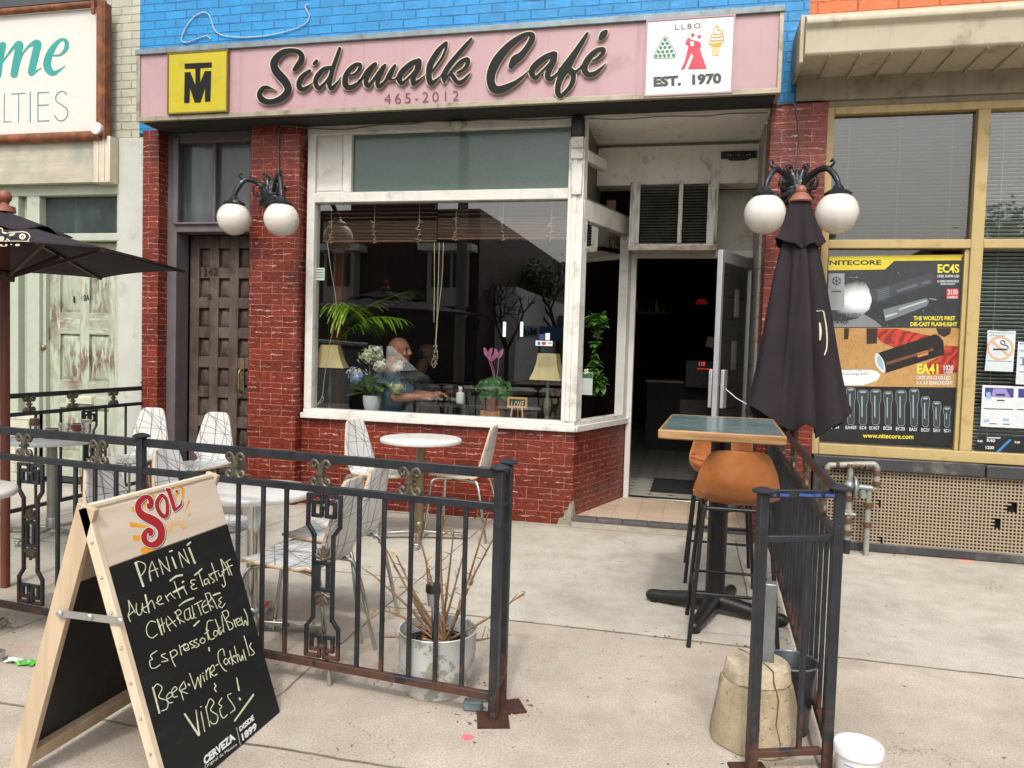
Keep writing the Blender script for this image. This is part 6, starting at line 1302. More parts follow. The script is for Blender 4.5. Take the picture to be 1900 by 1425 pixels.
c = at(913, 772); t = thing('wooden_block', 'square brown wooden block under the cyclamen pot', 'wooden block', (c.x, yw, LZ)); m = MB(); m.box(c.x-.085, c.x+.085, yw-.08, yw+.08, LZ, LZ+.10); m.build('block', m_wood('orange_brown_block', hx('8a5a2c'), hx('a87440'), .6, .5), t, bevel=.004)
pz = LZ+.10; t = thing('cyclamen_plant', 'pink flowering cyclamen in a terracotta pot on a wooden block', 'potted plant', (c.x, yw, pz)); cx = c.x+.015
m = MB(); m.lathe([(.08, 0), (.09, .003), (.112, .08), (.12, .085), (.122, .115), (.116, .117), (0, .11)], (cx, yw, pz), 32); m.build('pot', plain('dark_terracotta', hx('6e3626'), .7, var=.15), t, smooth=45)
m = MB(); top_ = Vector((cx, yw, pz+.13))
for i in range(190):
    a = rnd.uniform(0, 2*pi); e = rnd.uniform(-.35, 1.3); d = Vector((cos(a)*cos(e), sin(a)*cos(e), sin(e))); p = top_+Vector((d.x*.155, d.y*.13, d.z*.12+.02))
    n_ = (d+Vector((rnd.gauss(0, .4), rnd.gauss(0, .4)-.3, rnd.gauss(0, .4)+.3))).normalized(); s = n_.orthogonal().normalized(); q = n_.cross(s); r = rnd.uniform(.022, .036)
    m.add([p+n_*.006]+[p+(s*cos(k*pi/4)+q*sin(k*pi/4))*r*(1 if k else .55) for k in range(8)], [(0, 1+k, 1+(k+1) % 8) for k in range(8)])
m.build('leaves', LEAFC, t)
for (px, py) in ((905,660), (925,662), (912,668)):
    p = at(px, py); m = MB(); m.tube(cr([top_+Vector((0, 0, .08)), (top_+p)/2+Vector((.01, 0, .04)), p-Vector((0, 0, .02))], 5), .003, 6)
    for k in range(5): a = k*1.256; leaf(m, p-Vector((0, 0, .015)), Vector((cos(a)*.5, sin(a)*.5, 1)), .085, .017, Vector((-sin(a), cos(a), .01)), -.1)
    m.build('flower', plain('pink_petal', hx('b06a92'), .6, var=.25, vs=40), t)
c0, c1 = at(942, 736, yw-.07), at(978, 762, yw-.07); yy = yw-.07
t = thing('easel_sign', 'little wooden easel chalkboard reading LOVE', 'easel', ((c0.x+c1.x)/2, yy, LZ)); OR = m_wood('honey_wood', hx('b07a38'), hx('d29f58'), 1, .5, 'x')
m = MB(); b = .016; zt2, zb2 = c0.z, c1.z+.02
m.box(c0.x, c1.x, yy-.008, yy+.004, zt2-b, zt2); m.box(c0.x, c1.x, yy-.008, yy+.004, zb2, zb2+b); m.box(c0.x, c0.x+b, yy-.008, yy+.004, zb2+b, zt2-b); m.box(c1.x-b, c1.x, yy-.008, yy+.004, zb2+b, zt2-b); m.build('frame', OR, t)
m = MB(); m.box(c0.x+b, c1.x-b, yy-.003, yy+.002, zb2+b, zt2-b); bo = m.build('slate', plain('slate_board', hx('1c2024'), .6), t)
m = MB(); ptext(m, 'LOVE', [(949,756),(972,755),(972,744),(949,745)], lambda x, y, w: A(x, y, y=yy-.0036), 0, 0, 0, 1.1); m.build('lettering', CHALK, bo)
for s in (.25, .75): x = c0.x+(c1.x-c0.x)*s; m = MB(); m.bar((x, yy-.004, zb2), (x+(s-.5)*.06, yy-.012, LZ), .012, .01); m.build('leg', OR, t)
m = MB(); x = (c0.x+c1.x)/2; m.bar((x, yy+.006, zb2+.04), (x, yy+.06, LZ), .01, .008); m.build('leg', OR, t)
c = at(854, 742, .5); t = thing('pump_bottle', 'small white pump bottle standing inside the window', 'bottle', (c.x, .5, .90)); zz = .90
m = MB(); m.lathe([(.035, 0), (.038, .004), (.038, .085), (.03, .1), (.014, .105), (.014, .115)], (c.x, .5, zz), 24); m.build('bottle_body', plain('white_bottle', hx('cfd3d2'), .4), t, smooth=45)
m = MB(); m.lathe([(.016, .113), (.018, .118), (.016, .14), (.01, .15), (0, .152)], (c.x, .5, zz), 16); m.bar((c.x-.02, .5, zz+.146), (c.x+.012, .5, zz+.146), .01); m.build('pump', plain('white_bottle', hx('cfd3d2')), t, smooth=45)
# palm
t = thing('palm_plant', 'bright green potted palm arching above the left table lamp', 'potted plant', (at(605, 690, .5).x, .5, .072)); bx = at(605, 690, .5).x
m = MB(); m.lathe([(.13, 0), (.15, .25), (.14, .26), (0, .24)], (bx, .5, .072), 24); m.build('pot', plain('dark_planter', hx('2d2825'), .6), t, smooth=45)
def frond(pts, L, n, rnd, droop, W=.011):
    pts = cr(pts, 8); m = MB(); m.tube(pts, .006, 6); N = len(pts)
    for i in range(int(N*.3), N):
        d = (Vector(pts[min(i+1, N-1)])-Vector(pts[max(i-1, 0)])).normalized()
        for s in (-1, 1):
            for q in range(n):
                sd = d.cross(Vector((0, 0, 1))).normalized()*s; f = (i-N*.3)/(N*.7); l = L*(.5+.8*sin(pi*min(.95, f*.8+.15)))*rnd.uniform(.85, 1.1)
                leaf(m, Vector(pts[i]), d*.75+sd*.65+Vector((0, rnd.uniform(-.15, .1), rnd.uniform(-.3, .1))), l, W, droop=droop*rnd.uniform(.7, 1.2), n=5)
    return m
rnd = random.Random(21); B0 = Vector((bx, .5, .3)); up_ = Vector((bx+.02, .5, 1.2))
for pts, L, dr in (([B0, up_, at(612, 590, .45), at(632, 562, .3), at(648, 572, .17)], .27, .55), ([B0, up_, at(640, 620, .45), at(690, 590, .4), at(745, 592, .38)], .19, .45), ([B0, up_, at(640, 600, .6), at(690, 565, .65), at(760, 540, .7)], .24, .3), ([B0, up_, at(600, 600, .5), at(590, 570, .45), at(580, 568, .4)], .2, .5), ([B0, up_, at(630, 610, .7), at(660, 590, .9), at(700, 600, 1.0)], .2, .5)):
    frond(pts, L, 1, rnd, dr).build('frond', LEAFP, t)
# ivy in the side window
p = A(1102, 730, y=.42); t = thing('climbing_plant', 'leafy climbing houseplant inside the side window of the entry', 'potted plant', (p.x, .42, .072)); m = MB(); ms = MB()
for pts in ([(1095,740),(1090,690),(1105,640),(1115,600),(1118,585)], [(1100,740),(1110,700),(1098,660),(1102,620),(1100,590)], [(1100,730),(1092,715),(1105,705),(1118,710)]):
    q = cr([A(x, y, y=.42+rnd.uniform(-.05, .05)) for x, y in pts], 7); ms.tube(q, .004, 6)
    for a in q[3:]:
        for _ in range(3): leaf(m, Vector(a), Vector((rnd.gauss(0, 1), rnd.gauss(-.3, .7), rnd.gauss(0, .6))), rnd.uniform(.06, .1), .028, droop=.3)
m.build('leaves', m_leaf('ivy_leaf', hx('33601e'), hx('5d8a34')), t); ms.build('stems', LEAFH, t)
m = MB(); m.lathe([(.07, 0), (.085, .6), (0, .6)], (p.x-.14, .52, .072), 20); m.build('pot', plain('dark_planter', hx('2d2825')), t, smooth=45)
q = A(1086, 705, y=.06); m = MB(); m.box(q.x-.03, q.x+.055, .09, .092, q.z-.12, q.z+.06); o = m.build('pass_notice', plain('pale_notice', hx('9aa09a'), .6)); tag(o, 'small notice with a dark green top in the corner of the side window', 'notice')
m = MB(); m.box(q.x-.028, q.x+.053, .0885, .0898, q.z+.015, q.z+.055); g_ = m.build('green_header', plain('green_header', hx('1e4a34'), .5), o)
m = MB(); ptext(m, 'SS', [(1084,694),(1092,693),(1092,684),(1084,685)], lambda x, y, w: A(x, y, y=.088), 0, .04); m.build('lettering', CHALK, o)
# no-cannabis style roundel on the brown post
# string of little lights along the ledge
m = MB(); pts = []; rnd = random.Random(2)
for k in range(46): pts.append(Vector((-3.15+k*.047, .125+.02*sin(k*1.9), LZ+.006+.008*abs(sin(k*2.3)))))
m.tube(cr(pts, 3), .003, 5)
for p in pts[::2]:
    d = Vector((rnd.gauss(0, .4), rnd.gauss(-.2, .4), 1)).normalized(); m.tube([p, p+d*.022], [.004, .004], 6); m.tube([p+d*.022, p+d*.045], [.0035, .001], 6)
tag(m.build('string_lights', plain('green_wire', hx('16301f'), .5)), 'dark green string of fairy lights lying along the window ledge', 'string lights')
# wooden blinds gathered at the top
BW = m_wood('brown_blind_slat', hx('4a3222'), hx('7a583c'), 1, .45, 'x')
def wood_blind(x0, x1, zb, zt, yb_, label, cords):
    t = thing('wooden_blind', label, 'blind', ((x0+x1)/2, yb_, zb), 'brown wooden blinds'); m = MB(); z = zb; k = 0
    while z < zt: m.obox(((x0+x1)/2, yb_+.003*(k % 2), z), (x1-x0, .048, .0035), Matrix.Rotation(radians(-16 if k < 6 else -9), 3, 'X')); z += .0125 if k < 12 else .036; k += 1
    m.build('slats', BW, t); m = MB(); m.box(x0, x1, yb_-.028, yb_+.025, zb-.022, zb-.005); m.build('bottom_rail', BW, t, bevel=.004)
    rnd = random.Random(1)
    for x in cords:
        m = MB(); m.tube([(x, yb_-.035, zt+.05), (x, yb_-.035, zb+.1)], .0022, 5); p = [(x+rnd.gauss(0, .013), yb_-.04+rnd.gauss(0, .008), zb+.16-.008*k+rnd.gauss(0, .008)) for k in range(26)]; m.tube(cr(p, 3), .0022, 5); m.build('knotted_cord', plain('natural_cord', hx('b3a488'), .8), t)
zb1, zb2_ = A(700, 445, y=.12).z, A(900, 442, y=.12).z
xs_ = A(812, 430, y=.12).x
wood_blind(-3.18, xs_-.004, zb1, 2.62, .13, 'left bundle of brown wooden blind slats at the top of the window', [A(x, 430, y=.1).x for x in (615, 695, 778)])
wood_blind(xs_+.004, -1.03, zb1+.02, 2.62, .13, 'right bundle of brown wooden blind slats at the top of the window', [A(x, 430, y=.1).x for x in (846, 933, 1023)])
CORD = plain('natural_cord', hx('b3a488'))
def hang(name, L, y, label, knot=None):
    m = MB(); 
    for l in L: m.tube(cr([A(a, b, y=y) for a, b in l], 5), .0035, 6)
    if knot:
        rnd = random.Random(6); k = A(*knot, y=y); m.tube(cr([(k.x+rnd.gauss(0, .014), y+rnd.gauss(0, .01), k.z+.1-.008*i+rnd.gauss(0, .006)) for i in range(24)], 3), .003, 5)
    tag(m.build(name, CORD, smooth=60), label, 'cord')
hang('blind_cord', [[(823,450),(820,520),(812,590),(809,640)], [(815,450),(812,560),(808,640)], [(806,450),(806,530),(805,598)], [(808,640),(812,660),(806,682),(801,672),(808,660)]], .10, 'pair of long blind cords ending in a knotted bunch at mid window', (808, 660))
hang('blind_cord', [[(607,448),(614,500),(624,570),(612,640),(602,700),(598,735),(590,748)], [(598,735),(600,742),(582,755)]], .10, 'long blind cord hanging past the left lampshade', None)
# ================================================================ people and café furniture inside
SKIN = plain('skin', hx('9c6a52'), .55, var=.12, vs=25, bump=.1, bs=90)
def person(label, base, shirt, hairc, arm, sc=1.0, skin=SKIN):
    """seated figure facing +x; base = point on the floor under the hips"""
    t = thing('person', label, 'person', base); B = Vector(base); P = lambda x, y, z: B+Vector((x, y, z))*sc
    m = MB()
    H = P(.10, 0, 1.27)                                              # head centre, 0.23 m tall
    m.ball(H+Vector((-.005, 0, .022)), .092*sc, 24, (1.08, .84, 1.05)); m.ball(H+Vector((.03, 0, -.045)), .07*sc, 20, (1., .85, 1.05)); m.ball(H+Vector((.062, 0, -.088)), .034*sc, 14, (1, 1.1, .8))
    m.tube([H+Vector((.09, 0, .02)), H+Vector((.112, 0, -.022)), H+Vector((.108, 0, -.034))], [.010, .017, .014], 10); m.ball(H+Vector((.098, .014, -.033)), .011, 8); m.ball(H+Vector((.098, -.014, -.033)), .011, 8)
    m.tube([H+Vector((.078, -.045, .035)), H+Vector((.094, 0, .032)), H+Vector((.078, .045, .035))], .011, 8)
    for s in (-1, 1): m.ball(H+Vector((.068, s*.04, -.03)), .026, 10); m.ball(H+Vector((-.005, s*.08, -.01)), .03, 12, (.65, .35, 1.1)); m.tube([H+Vector((.075, s*.03, -.07)), H+Vector((.093, 0, -.064))], .008, 8)
    m.tube([H+Vector((-.03, 0, -.05)), P(.03, 0, 1.10), P(.0, 0, 1.02)], [.062, .062, .075], 14)
    m.tube([P(-.02, 0, .45), P(-.04, 0, .62), P(-.03, 0, .82), P(-.01, 0, .98), P(.0, 0, 1.04)], [.15, .15, .155, .13, .09], 16)
    for s in (-1, 1): m.tube([P(.0, 0, 1.0), P(0, s*.17, .98), P(.02, s*.20, .92)], [.09, .075, .06], 12); m.tube([P(-.03, s*.08, .47), P(.2, s*.10, .48), P(.42, s*.11, .46), P(.44, s*.11, .25), P(.42, s*.11, .03)], [.09, .085, .062, .052, .042], 12); m.tube([P(.40, s*.11, .035), P(.55, s*.12, .03)], [.04, .03], 10)
    sh = []
    for s in (-1, 1):
        S_, E_, W_ = (P(*a) for a in arm[0 if s < 0 else 1]); sh.append((S_, E_)); d = (W_-E_).normalized(); side = d.cross(Vector((0, 0, 1))).normalized(); upv = side.cross(d)
        m.tube([S_, S_.lerp(E_, .5), E_, E_.lerp(W_, .35), W_], [.055, .047, .04, .039, .026], 12)
        pc = W_+d*.05; m.tube([W_, W_+d*.03, W_+d*.075, W_+d*.092], [.026, .034, .037, .03], 10)
        for k, (o, L, cz) in enumerate(((.03, .072, .25), (.011, .082, .0), (-.010, .078, -.25), (-.03, .06, -.45))):
            f0 = W_+d*.09+side*o; f1 = f0+d*L*.5+upv*L*(.10+cz*.25); f2 = f1+d*L*.35-upv*L*(.22-cz*.2); f3 = f2+d*L*.18-upv*L*.28
            m.tube([f0, f1, f2, f3], [.0105, .0098, .0088, .007], 8)
        m.tube([W_+d*.03+side*.03, W_+d*.06+side*.055-upv*.012, W_+d*.095+side*.06-upv*.02], [.013, .0115, .009], 8)
    o = m.build('body', skin, t); r = o.modifiers.new('remesh', 'REMESH'); r.mode = 'VOXEL'; r.voxel_size = .0055; r.use_smooth_shade = True; s_ = o.modifiers.new('smooth', 'SMOOTH'); s_.iterations = 4
    m = MB(); m.tube([P(-.02, 0, .45), P(-.04, 0, .62), P(-.03, 0, .82), P(-.01, 0, .98), P(.005, 0, 1.055)], [.172, .172, .172, .145, .088], 18)
    for k, s in enumerate((-1, 1)):
        m.tube([P(.0, 0, 1.0), P(0, s*.17, .985), P(.02, s*.205, .92)], [.10, .086, .075], 14); S_, E_ = sh[k]; m.tube([S_+Vector((0, 0, .01)), S_.lerp(E_, .45), S_.lerp(E_, .8)], [.072, .066, .062], 14)
    o = m.build('shirt', shirt, t); r = o.modifiers.new('remesh', 'REMESH'); r.mode = 'VOXEL'; r.voxel_size = .009; r.use_smooth_shade = True; s_ = o.modifiers.new('smooth', 'SMOOTH'); s_.iterations = 3
    m = MB()
    for s in (-1, 1): m.tube([P(-.03, s*.08, .47), P(.2, s*.10, .48), P(.43, s*.11, .46), P(.45, s*.11, .25), P(.42, s*.11, .08)], [.115, .102, .08, .07, .066], 14)
    o = m.build('trousers', plain('dark_trousers', hx('22252c'), .9), t); r = o.modifiers.new('remesh', 'REMESH'); r.mode = 'VOXEL'; r.voxel_size = .01; r.use_smooth_shade = True
    m = MB()
    for s in (-1, 1): m.ball(H+Vector((-.045, s*.058, .0)), .05*sc, 14, (.95, .5, 1.0))
    m.ball(H+Vector((-.075, 0, -.005)), .06*sc, 14, (.6, 1.0, 1.0)); m.build('hair', plain('grey_hair_'+hairc, hx(hairc), .9, bump=.4, bs=120), t, smooth=80)
    m = MB()
    for s in (-1, 1): m.ball(H+Vector((.082, s*.034, .016)), .010, 10)
    m.build('eyes', plain('eye_dark', hx('2a211d'), .2), t)
hd = A(742, 652, y=.48)
person('bald man in a blue shirt seated behind the window, resting his hand on the table', (hd.x-.115, .50, .085), plain('blue_grey_shirt', hx('566a85'), .85, var=.08, bump=.2, bs=20), '6f6a64', [((.03, -.20, .94), (.17, -.24, .86), (.40, -.20, .872)), ((.03, .20, .94), (.16, .26, .86), (.38, .18, .87))])
hd2 = A(793, 658, y=1.75)
person('dim second seated man in a grey green shirt farther inside the café', (hd2.x-.10, 1.75, .04), plain('grey_green_shirt', hx('4a5048'), .9), '2c2926', [((.03, -.20, .94), (.16, -.24, .78), (.36, -.15, .86)), ((.03, .20, .94), (.16, .26, .78), (.36, .15, .86))], 1., plain('skin_shaded', hx('7a5444'), .6))  # skin and shirt colours darkened to paint in the dimness deeper inside
def cafe_table(x0, x1, y0, y1, z, label):
    t = thing('cafe_table', label, 'table', ((x0+x1)/2, (y0+y1)/2, .066), 'dark tables inside the café')
    m = MB(); m.box(x0, x1, y0, y1, z-.03, z); m.build('table_top', plain('dark_gloss_top', hx('1c1a19'), .15, coat=.5), t, bevel=.006); m = MB(); m.tube([((x0+x1)/2, (y0+y1)/2, .07), ((x0+x1)/2, (y0+y1)/2, z-.03)], .04, 14); m.box((x0+x1)/2-.25, (x0+x1)/2+.25, (y0+y1)/2-.25, (y0+y1)/2+.25, .066, .09); m.build('column', BLACKM, t)
cafe_table(hd.x+.17, hd.x+1.15, .44, 1.1, .895, 'dark glossy table just inside the shop window')
# wrought iron chair back behind the table
x0 = A(815, 735, y=1.0).x; t = thing('iron_chair', 'black wrought iron chair with scrolled back inside the window', 'chair', (x0, 1.3, .066)); m = MB()
for k in range(5):
    c = Vector((x0-.2+k*.1, 1.2, .97)); m.tube([c+Vector((.04*cos(a)*(1-.08*i), 0, .04*sin(a)*(1-.08*i))) for i, a in enumerate([j*.55 for j in range(12)])], .006, 6); m.tube([c-Vector((0, 0, .03)), c-Vector((0, 0, .45))], .007, 6)
m.tube(cr([(x0-.25, 1.2, .5), (x0-.25, 1.2, .95), (x0-.1, 1.2, 1.02), (x0+.12, 1.2, 1.02), (x0+.25, 1.2, .95), (x0+.25, 1.2, .5)], 6), .011, 8); m.build('chair_back', BLACKM, t)
m = MB(); m.box(x0-.22, x0+.22, 1.2, 1.62, .5, .53); m.build('seat', BLACKM, t)
for a in (-.2, .2):
    for b in (1.22, 1.6): m = MB(); m.tube([(x0+a, b, .066), (x0+a, b, .5)], .012, 8); m.build('leg', BLACKM, t)
# stickers on the window
def sticker(px0, py0, px1, py1, col, label, y=.0435):
    a, b = A(px0, py0, y=y), A(px1, py1, y=y); m = MB(); m.box(a.x, b.x, y-.0008, y, b.z, a.z); o = m.build('window_sticker', plain('sticker_'+col, hx(col), .5, var=.02)); return tag(o, label, 'sticker'), y-.001
o, ys = sticker(994, 632, 1025, 642, 'd4d8da', 'white payment card sticker at the lower right of the shop window')
fs = lambda x, y, w: A(x, y, y=ys-w)
for nm, rc, col in (('blue_card', (997,634,1003,640), '2a5fa8'), ('red_disc', (1005,634,1011,640), 'b8402a'), ('amber_disc', (1009,634,1014,640), 'd08a2a')):
    m = MB(); stamp(m, [rect(*rc)], fs, .0004); m.build(nm, plain('print_'+col, hx(col), .5), o)
m = MB(); ptext(m, 'VISA', [(1016,639),(1024,639),(1024,635),(1016,635)], fs, 0, .03); m.build('lettering', plain('navy_print', hx('22305e'), .5), o)
sticker(1012, 618, 1020, 631, 'ccd2d6', 'small upright white sticker above the payment card sticker'); o, ys = sticker(1001, 620, 1010, 631, '2c3a6e', 'small dark blue round sticker above the payment card sticker')
o, ys = sticker(584, 497, 602, 520, 'b3c0b4', 'small pale notice stuck to the left edge of the shop window')
m = MB()
for k in range(4): stamp(m, [rect(586, 500+k*4.6, 600, 501.6+k*4.6)], fs, .0004)
m.build('print_lines', plain('dark_print', hx('3a3f3c'), .6), o)
for px, lab in ((936, 'left white tape strip holding the window sign'), (968, 'right white tape strip holding the window sign')):
    sticker(px-2.5, 597, px+2.5, 625, 'c6d2cc', lab)
# ================================================================ behind the open door
p = A(1245, 905, z=.075); m = MB(); m.box(-.36, .25, 1.35, 2.15, .0725, .082); tag(m.build('door_mat', plain('black_ribbed_mat', hx('1b1c1f'), .9, var=.2, bump=.6, bs=90), bevel=.003), 'black ribbed mat on the tiled floor inside the door', 'mat')
yc = 4.6; a, b = A(1215, 705, y=yc), A(1330, 705, y=yc)
t = thing('counter', 'dark café counter with pale top edge far inside the door', 'counter', ((a.x+b.x)/2, yc, .066))
m = MB(); m.box(a.x-.1, b.x+.6, yc, yc+.6, .066, a.z-.03); m.build('counter_front', m_wood('dark_panelling', hx('1d1512'), hx('33261f'), 1, .6), t)
m = MB(); m.box(a.x-.12, b.x+.6, yc-.03, yc+.6, a.z-.03, a.z); m.build('counter_top', plain('pale_counter', hx('a59a88'), .3), t)
m = MB(); m.box(a.x+.35, b.x-.1, yc-.012, yc-.002, .42, .78); m.build('glass_case', plain('dim_case', hx('4a4a46'), .2), t)
a = A(1312, 740, y=4.2); t = thing('drink_machine', 'black drink machine with a red lit display beside the counter', 'drink machine', (a.x, 4.2, .066)); b = A(1312, 670, y=4.2)
m = MB(); m.box(a.x-.3, a.x+.25, 4.2, 4.55, .95, b.z+.02); m.build('cabinet', plain('black_plastic', hx('101010'), .3), t, bevel=.02)
m = MB(); ptext(m, '110', [(1297,679),(1308,679),(1308,671),(1297,671)], lambda x, y, w: A(x, y, y=4.19), 0, .03); m.build('display', m_emit('red_display', (1, .08, .06), .6), t)
m = MB(); q0, q1 = A(1294, 683, y=4.195), A(1326, 686, y=4.195); m.box(q0.x, q1.x, 4.193, 4.199, q1.z, q0.z); m.build('red_strip', m_emit('dim_red_strip', (.8, .05, .05), .35), t)
for px, py, lab in ((1302, 560, 'red glass pendant lamp glowing far inside the café'), (1116, 566, 'dim red pendant lamp seen through the side window')):
    c = A(px, py, y=5.2); t = thing('pendant_lamp', lab, 'lamp', c); m = MB(); m.lathe([(.0, .04), (.05, .035), (.08, -.01), (.085, -.03)], c, 20); m.build('lamp_shade', m_emit('red_lamp_glow', (1, .03, .03), .05), t, smooth=60); m = MB(); m.tube([c+Vector((0, 0, .05)), Vector((c.x, c.y, 3.14))], .006, 6); m.build('cord', BLACKM, t)
c = A(1200, 570, y=5.6); t = thing('bottle_shelf', 'shelf of glinting bottles far inside the café', 'shelf', (c.x, 5.6, c.z-.1)); m = MB(); m.box(c.x-.3, c.x+.35, 5.5, 5.7, c.z-.10, c.z-.07); m.build('shelf_board', plain('shelf_wood', hx('55483c'), .5), t); rnd = random.Random(8)
for k in range(6): x = c.x-.25+k*.1; m = MB(); m.lathe([(.03, 0), (.03, .12), (.01, .16), (.01, .2)], (x, 5.55, c.z-.07), 10); m.build('bottle', plain('bottle_%d' % (k % 3), [hx('8a3a20'), hx('b9b4a0'), hx('3a6a72')][k % 3], .1, coat=.8), t, smooth=50)
c = A(1319, 635, y=3.4); m = MB(); m.lathe([(.05, -.06), (.058, -.055), (.05, .06), (.045, .062)], c, 18, Matrix.Rotation(.2, 3, 'Y')); tag(m.build('paper_roll', plain('paper_white', hx('b3ab94'), .8), smooth=50), 'pale paper roll hanging beside the door inside', 'paper roll')
# ================================================================ posters on the right shop's windows
YP = .022
fP = lambda x, y, w: A(x, y, y=YP-w)
c6, c7, c8 = crop(1500, 460, 6.129), crop(1500, 600, 5.48), crop(1780, 580, 4.75)
def pr(h, n=None): return plain(n or 'print_'+h, hx(h), .38, var=.06, vs=10, coat=.15)
po = thing('flashlight_poster', 'large black and yellow flashlight advertising poster in the lower window', 'poster', (1.35, YP, 1.4))
def lay(name, mat, polys, w, parent=None, c=c6): 
    m = MB(); stamp(m, [cpts(c, p) for p in polys] if c else polys, fP, w); return m.build(name, mat, parent or po)
def tx(name, mat, items, w, parent=None, c=c6, bold=.02):
    m = MB()
    for s, q in items: ptext(m, s, cpts(c, q), fP, 0, bold, w)
    return m.build(name, mat, parent or po)
def q4(x0, yb, x1, yt, sl=0): return [(x0, yb), (x1, yb+sl), (x1, yt+sl), (x0, yt)]
m = MB(); a = [(1538,475.5),(1794.5,472),(1776.5,825),(1519,815)]
m.add([fP(*p, 0) for p in a]+[fP(*p, -.003) for p in a], [(0,1,2,3),(7,6,5,4),(0,4,5,1),(1,5,6,2),(2,6,7,3),(3,7,4,0)]); m.build('sheet', pr('17181a'), po)
t = NT('rain_print'); _n = t.noise(34, 5, .7); RAIN = t.bsdf(t.mix(t.ramp(_n, .62, .72), t.mix(t.noise(4, 3), hx('1d1f21'), hx('3a3d40')), hx('8d9294')), .35, coat=.2)
lay('top_picture', RAIN, [[(215,258),(870,248),(975,150),(1798,142),(1752,906),(190,902)]], .0005)
lay('yellow_band', pr('c9b92c'), [[(235,95),(1803,75),(1798,140),(975,148),(870,245),(225,255)]], .0008)
tx('brand_lettering', pr('17181a'), [('NITECORE', q4(238, 196, 828, 142, -4))], .0012, bold=.03)
lay('wet_ground', pr('777b7c'), [[(195,735),(620,745),(760,830),(840,900),(192,900)]], .0008)
t = NT('beam_print'); _x, _y, _z = t.xyz(); _p = A(1594, 556, y=YP)
_d = t.math('SQRT', t.math('ADD', t.math('POWER', t.math('MULTIPLY', t.math('SUBTRACT', _x, _p.x-po.location.x), .62), 2.), t.math('POWER', t.math('SUBTRACT', _z, _p.z-po.location.z), 2.)))
BEAM = t.bsdf(t.mix(t.ramp(t.math('ADD', _d, t.math('MULTIPLY', t.math('SUBTRACT', t.noise(30, 4), .5), .03)), .045, .135), hx('dde1e2'), t.mix(t.ramp(t.noise(34, 5, .7), .6, .7), hx('2a2d2f'), hx('8d9294'))), .38, coat=.15)
lay('light_beam', BEAM, [[(210,330),(520,300),(650,400),(690,470),(716,540),(718,610),(690,700),(560,800),(400,840),(200,820)]], .0011)
lay('award_card', pr('8b8f91'), [[(232,292),(410,290),(405,700),(215,712)]], .0017)
m = MB(); stamp(m, ink(cstrokes(c6, 6.129, [[(320+48*cos(pi/2+k*pi/3), 375+48*sin(pi/2+k*pi/3), 5) for k in range(7)]]+[[(320, 375, 4), (320+48*cos(pi/2+k*pi/3), 375+48*sin(pi/2+k*pi/3), 4)] for k in range(6)]), .2, curve=False), fP, .002); stamp(m, [cpts(c6, [(262,488),(375,486),(375,500),(262,502)])], fP, .002); m.build('award_emblem', pr('2b2d2f'), po)
TOR = pr('3c4045'); TOR2 = pr('5a6067')
lay('flashlight_picture', TOR, [[(690,480),(880,430),(1385,292),(1412,300),(1432,330),(1428,408),(960,550),(850,615),(745,600),(715,560)]], .0017)
lay('flashlight_ridges', TOR2, [[(785+i*0, 480+i*22),(920, 440+i*20),(922, 450+i*20),(787, 491+i*22)] for i in range(6)]+[[(1000,480),(1230,405),(1245,430),(1015,505)],[(1285,395),(1380,365),(1385,395),(1295,420)]], .002)
lay('red_tail', pr('5e2a26'), [[(1400,322),(1436,330),(1430,412),(1402,412)]], .002)
lay('battery_tube', pr('6b7377'), [[(848,702),(1345,568),(1372,612),(1345,660),(1020,785),(878,832)]], .0017); lay('tube_shine', pr('a7aeb0'), [[(1030,690),(1340,590),(1345,606),(1030,712)],[(870,770),(1010,735),(1012,752),(872,795)],[(1375,572),(1460,585),(1455,592),(1372,580)]], .002)
YT = pr('d6c93c'); WT = pr('c9cdd0')
tx('yellow_lettering', YT, [('EC4S', q4(1470, 284, 1716, 185)), ("THE WORLD'S FIRST", q4(1196, 824, 1670, 774)), ('DIE-CAST FLASHLIGHT', q4(1161, 890, 1694, 843))], .0022, bold=.03)
tx('white_lettering', WT, [('CREE XHP50 LED', q4(1465, 336, 1716, 306)), ('2x18650 HANDHELD', q4(1465, 391, 1712, 364)), ('SEARCHLIGHT', q4(1502, 420, 1670, 398))], .0022)
rb = lay('red_box', pr('b23a3c'), [[(1572,465),(1708,462),(1705,578),(1570,580)]], .0018); tx('white_numerals', WT, [('2150', q4(1582, 530, 1698, 474)), ('LUMENS', q4(1582, 574, 1696, 546))], .0024)
tx('dark_lettering', pr('2b2d2f'), [('WINNER', q4(205, 866, 460, 800, -4)), ('EXPO AWARD 2015/2016', q4(195, 772, 596, 742, -2))], .0022)
# middle picture
t = NT('map_print'); _n = t.noise(9, 6, .75, dist=1.5); MAP = t.bsdf(t.mix(t.ramp(t.math('ABSOLUTE', t.math('SUBTRACT', _n, .5)), .0, .018, .65, 0), t.mix(t.noise(3, 3), hx('9c7440'), hx('bf9a62')), hx('5f3f20')), .35, coat=.2)
lay('middle_picture', MAP, [[(168,46),(1567,46),(1540,652),(132,636)]], .0005, c=c7)
t = NT('red_cloth_print'); _w = t.n('ShaderNodeTexWave', {'Vector': t.mapn((1, 1, 1), (0, radians(-35), 0)), 'Scale': 5., 'Distortion': 9., 'Detail': 4., 'Detail Scale': 2.}).outputs[0]; REDC = t.bsdf(t.mix(_w, hx('7a1f18'), hx('b53c2c')), .4)
lay('red_cloth', REDC, [[(640,56),(900,56),(1240,125),(1200,260),(880,250),(740,190)],[(1385,225),(1562,235),(1555,500),(1250,520),(1180,420),(1380,310)]], .001, c=c7)
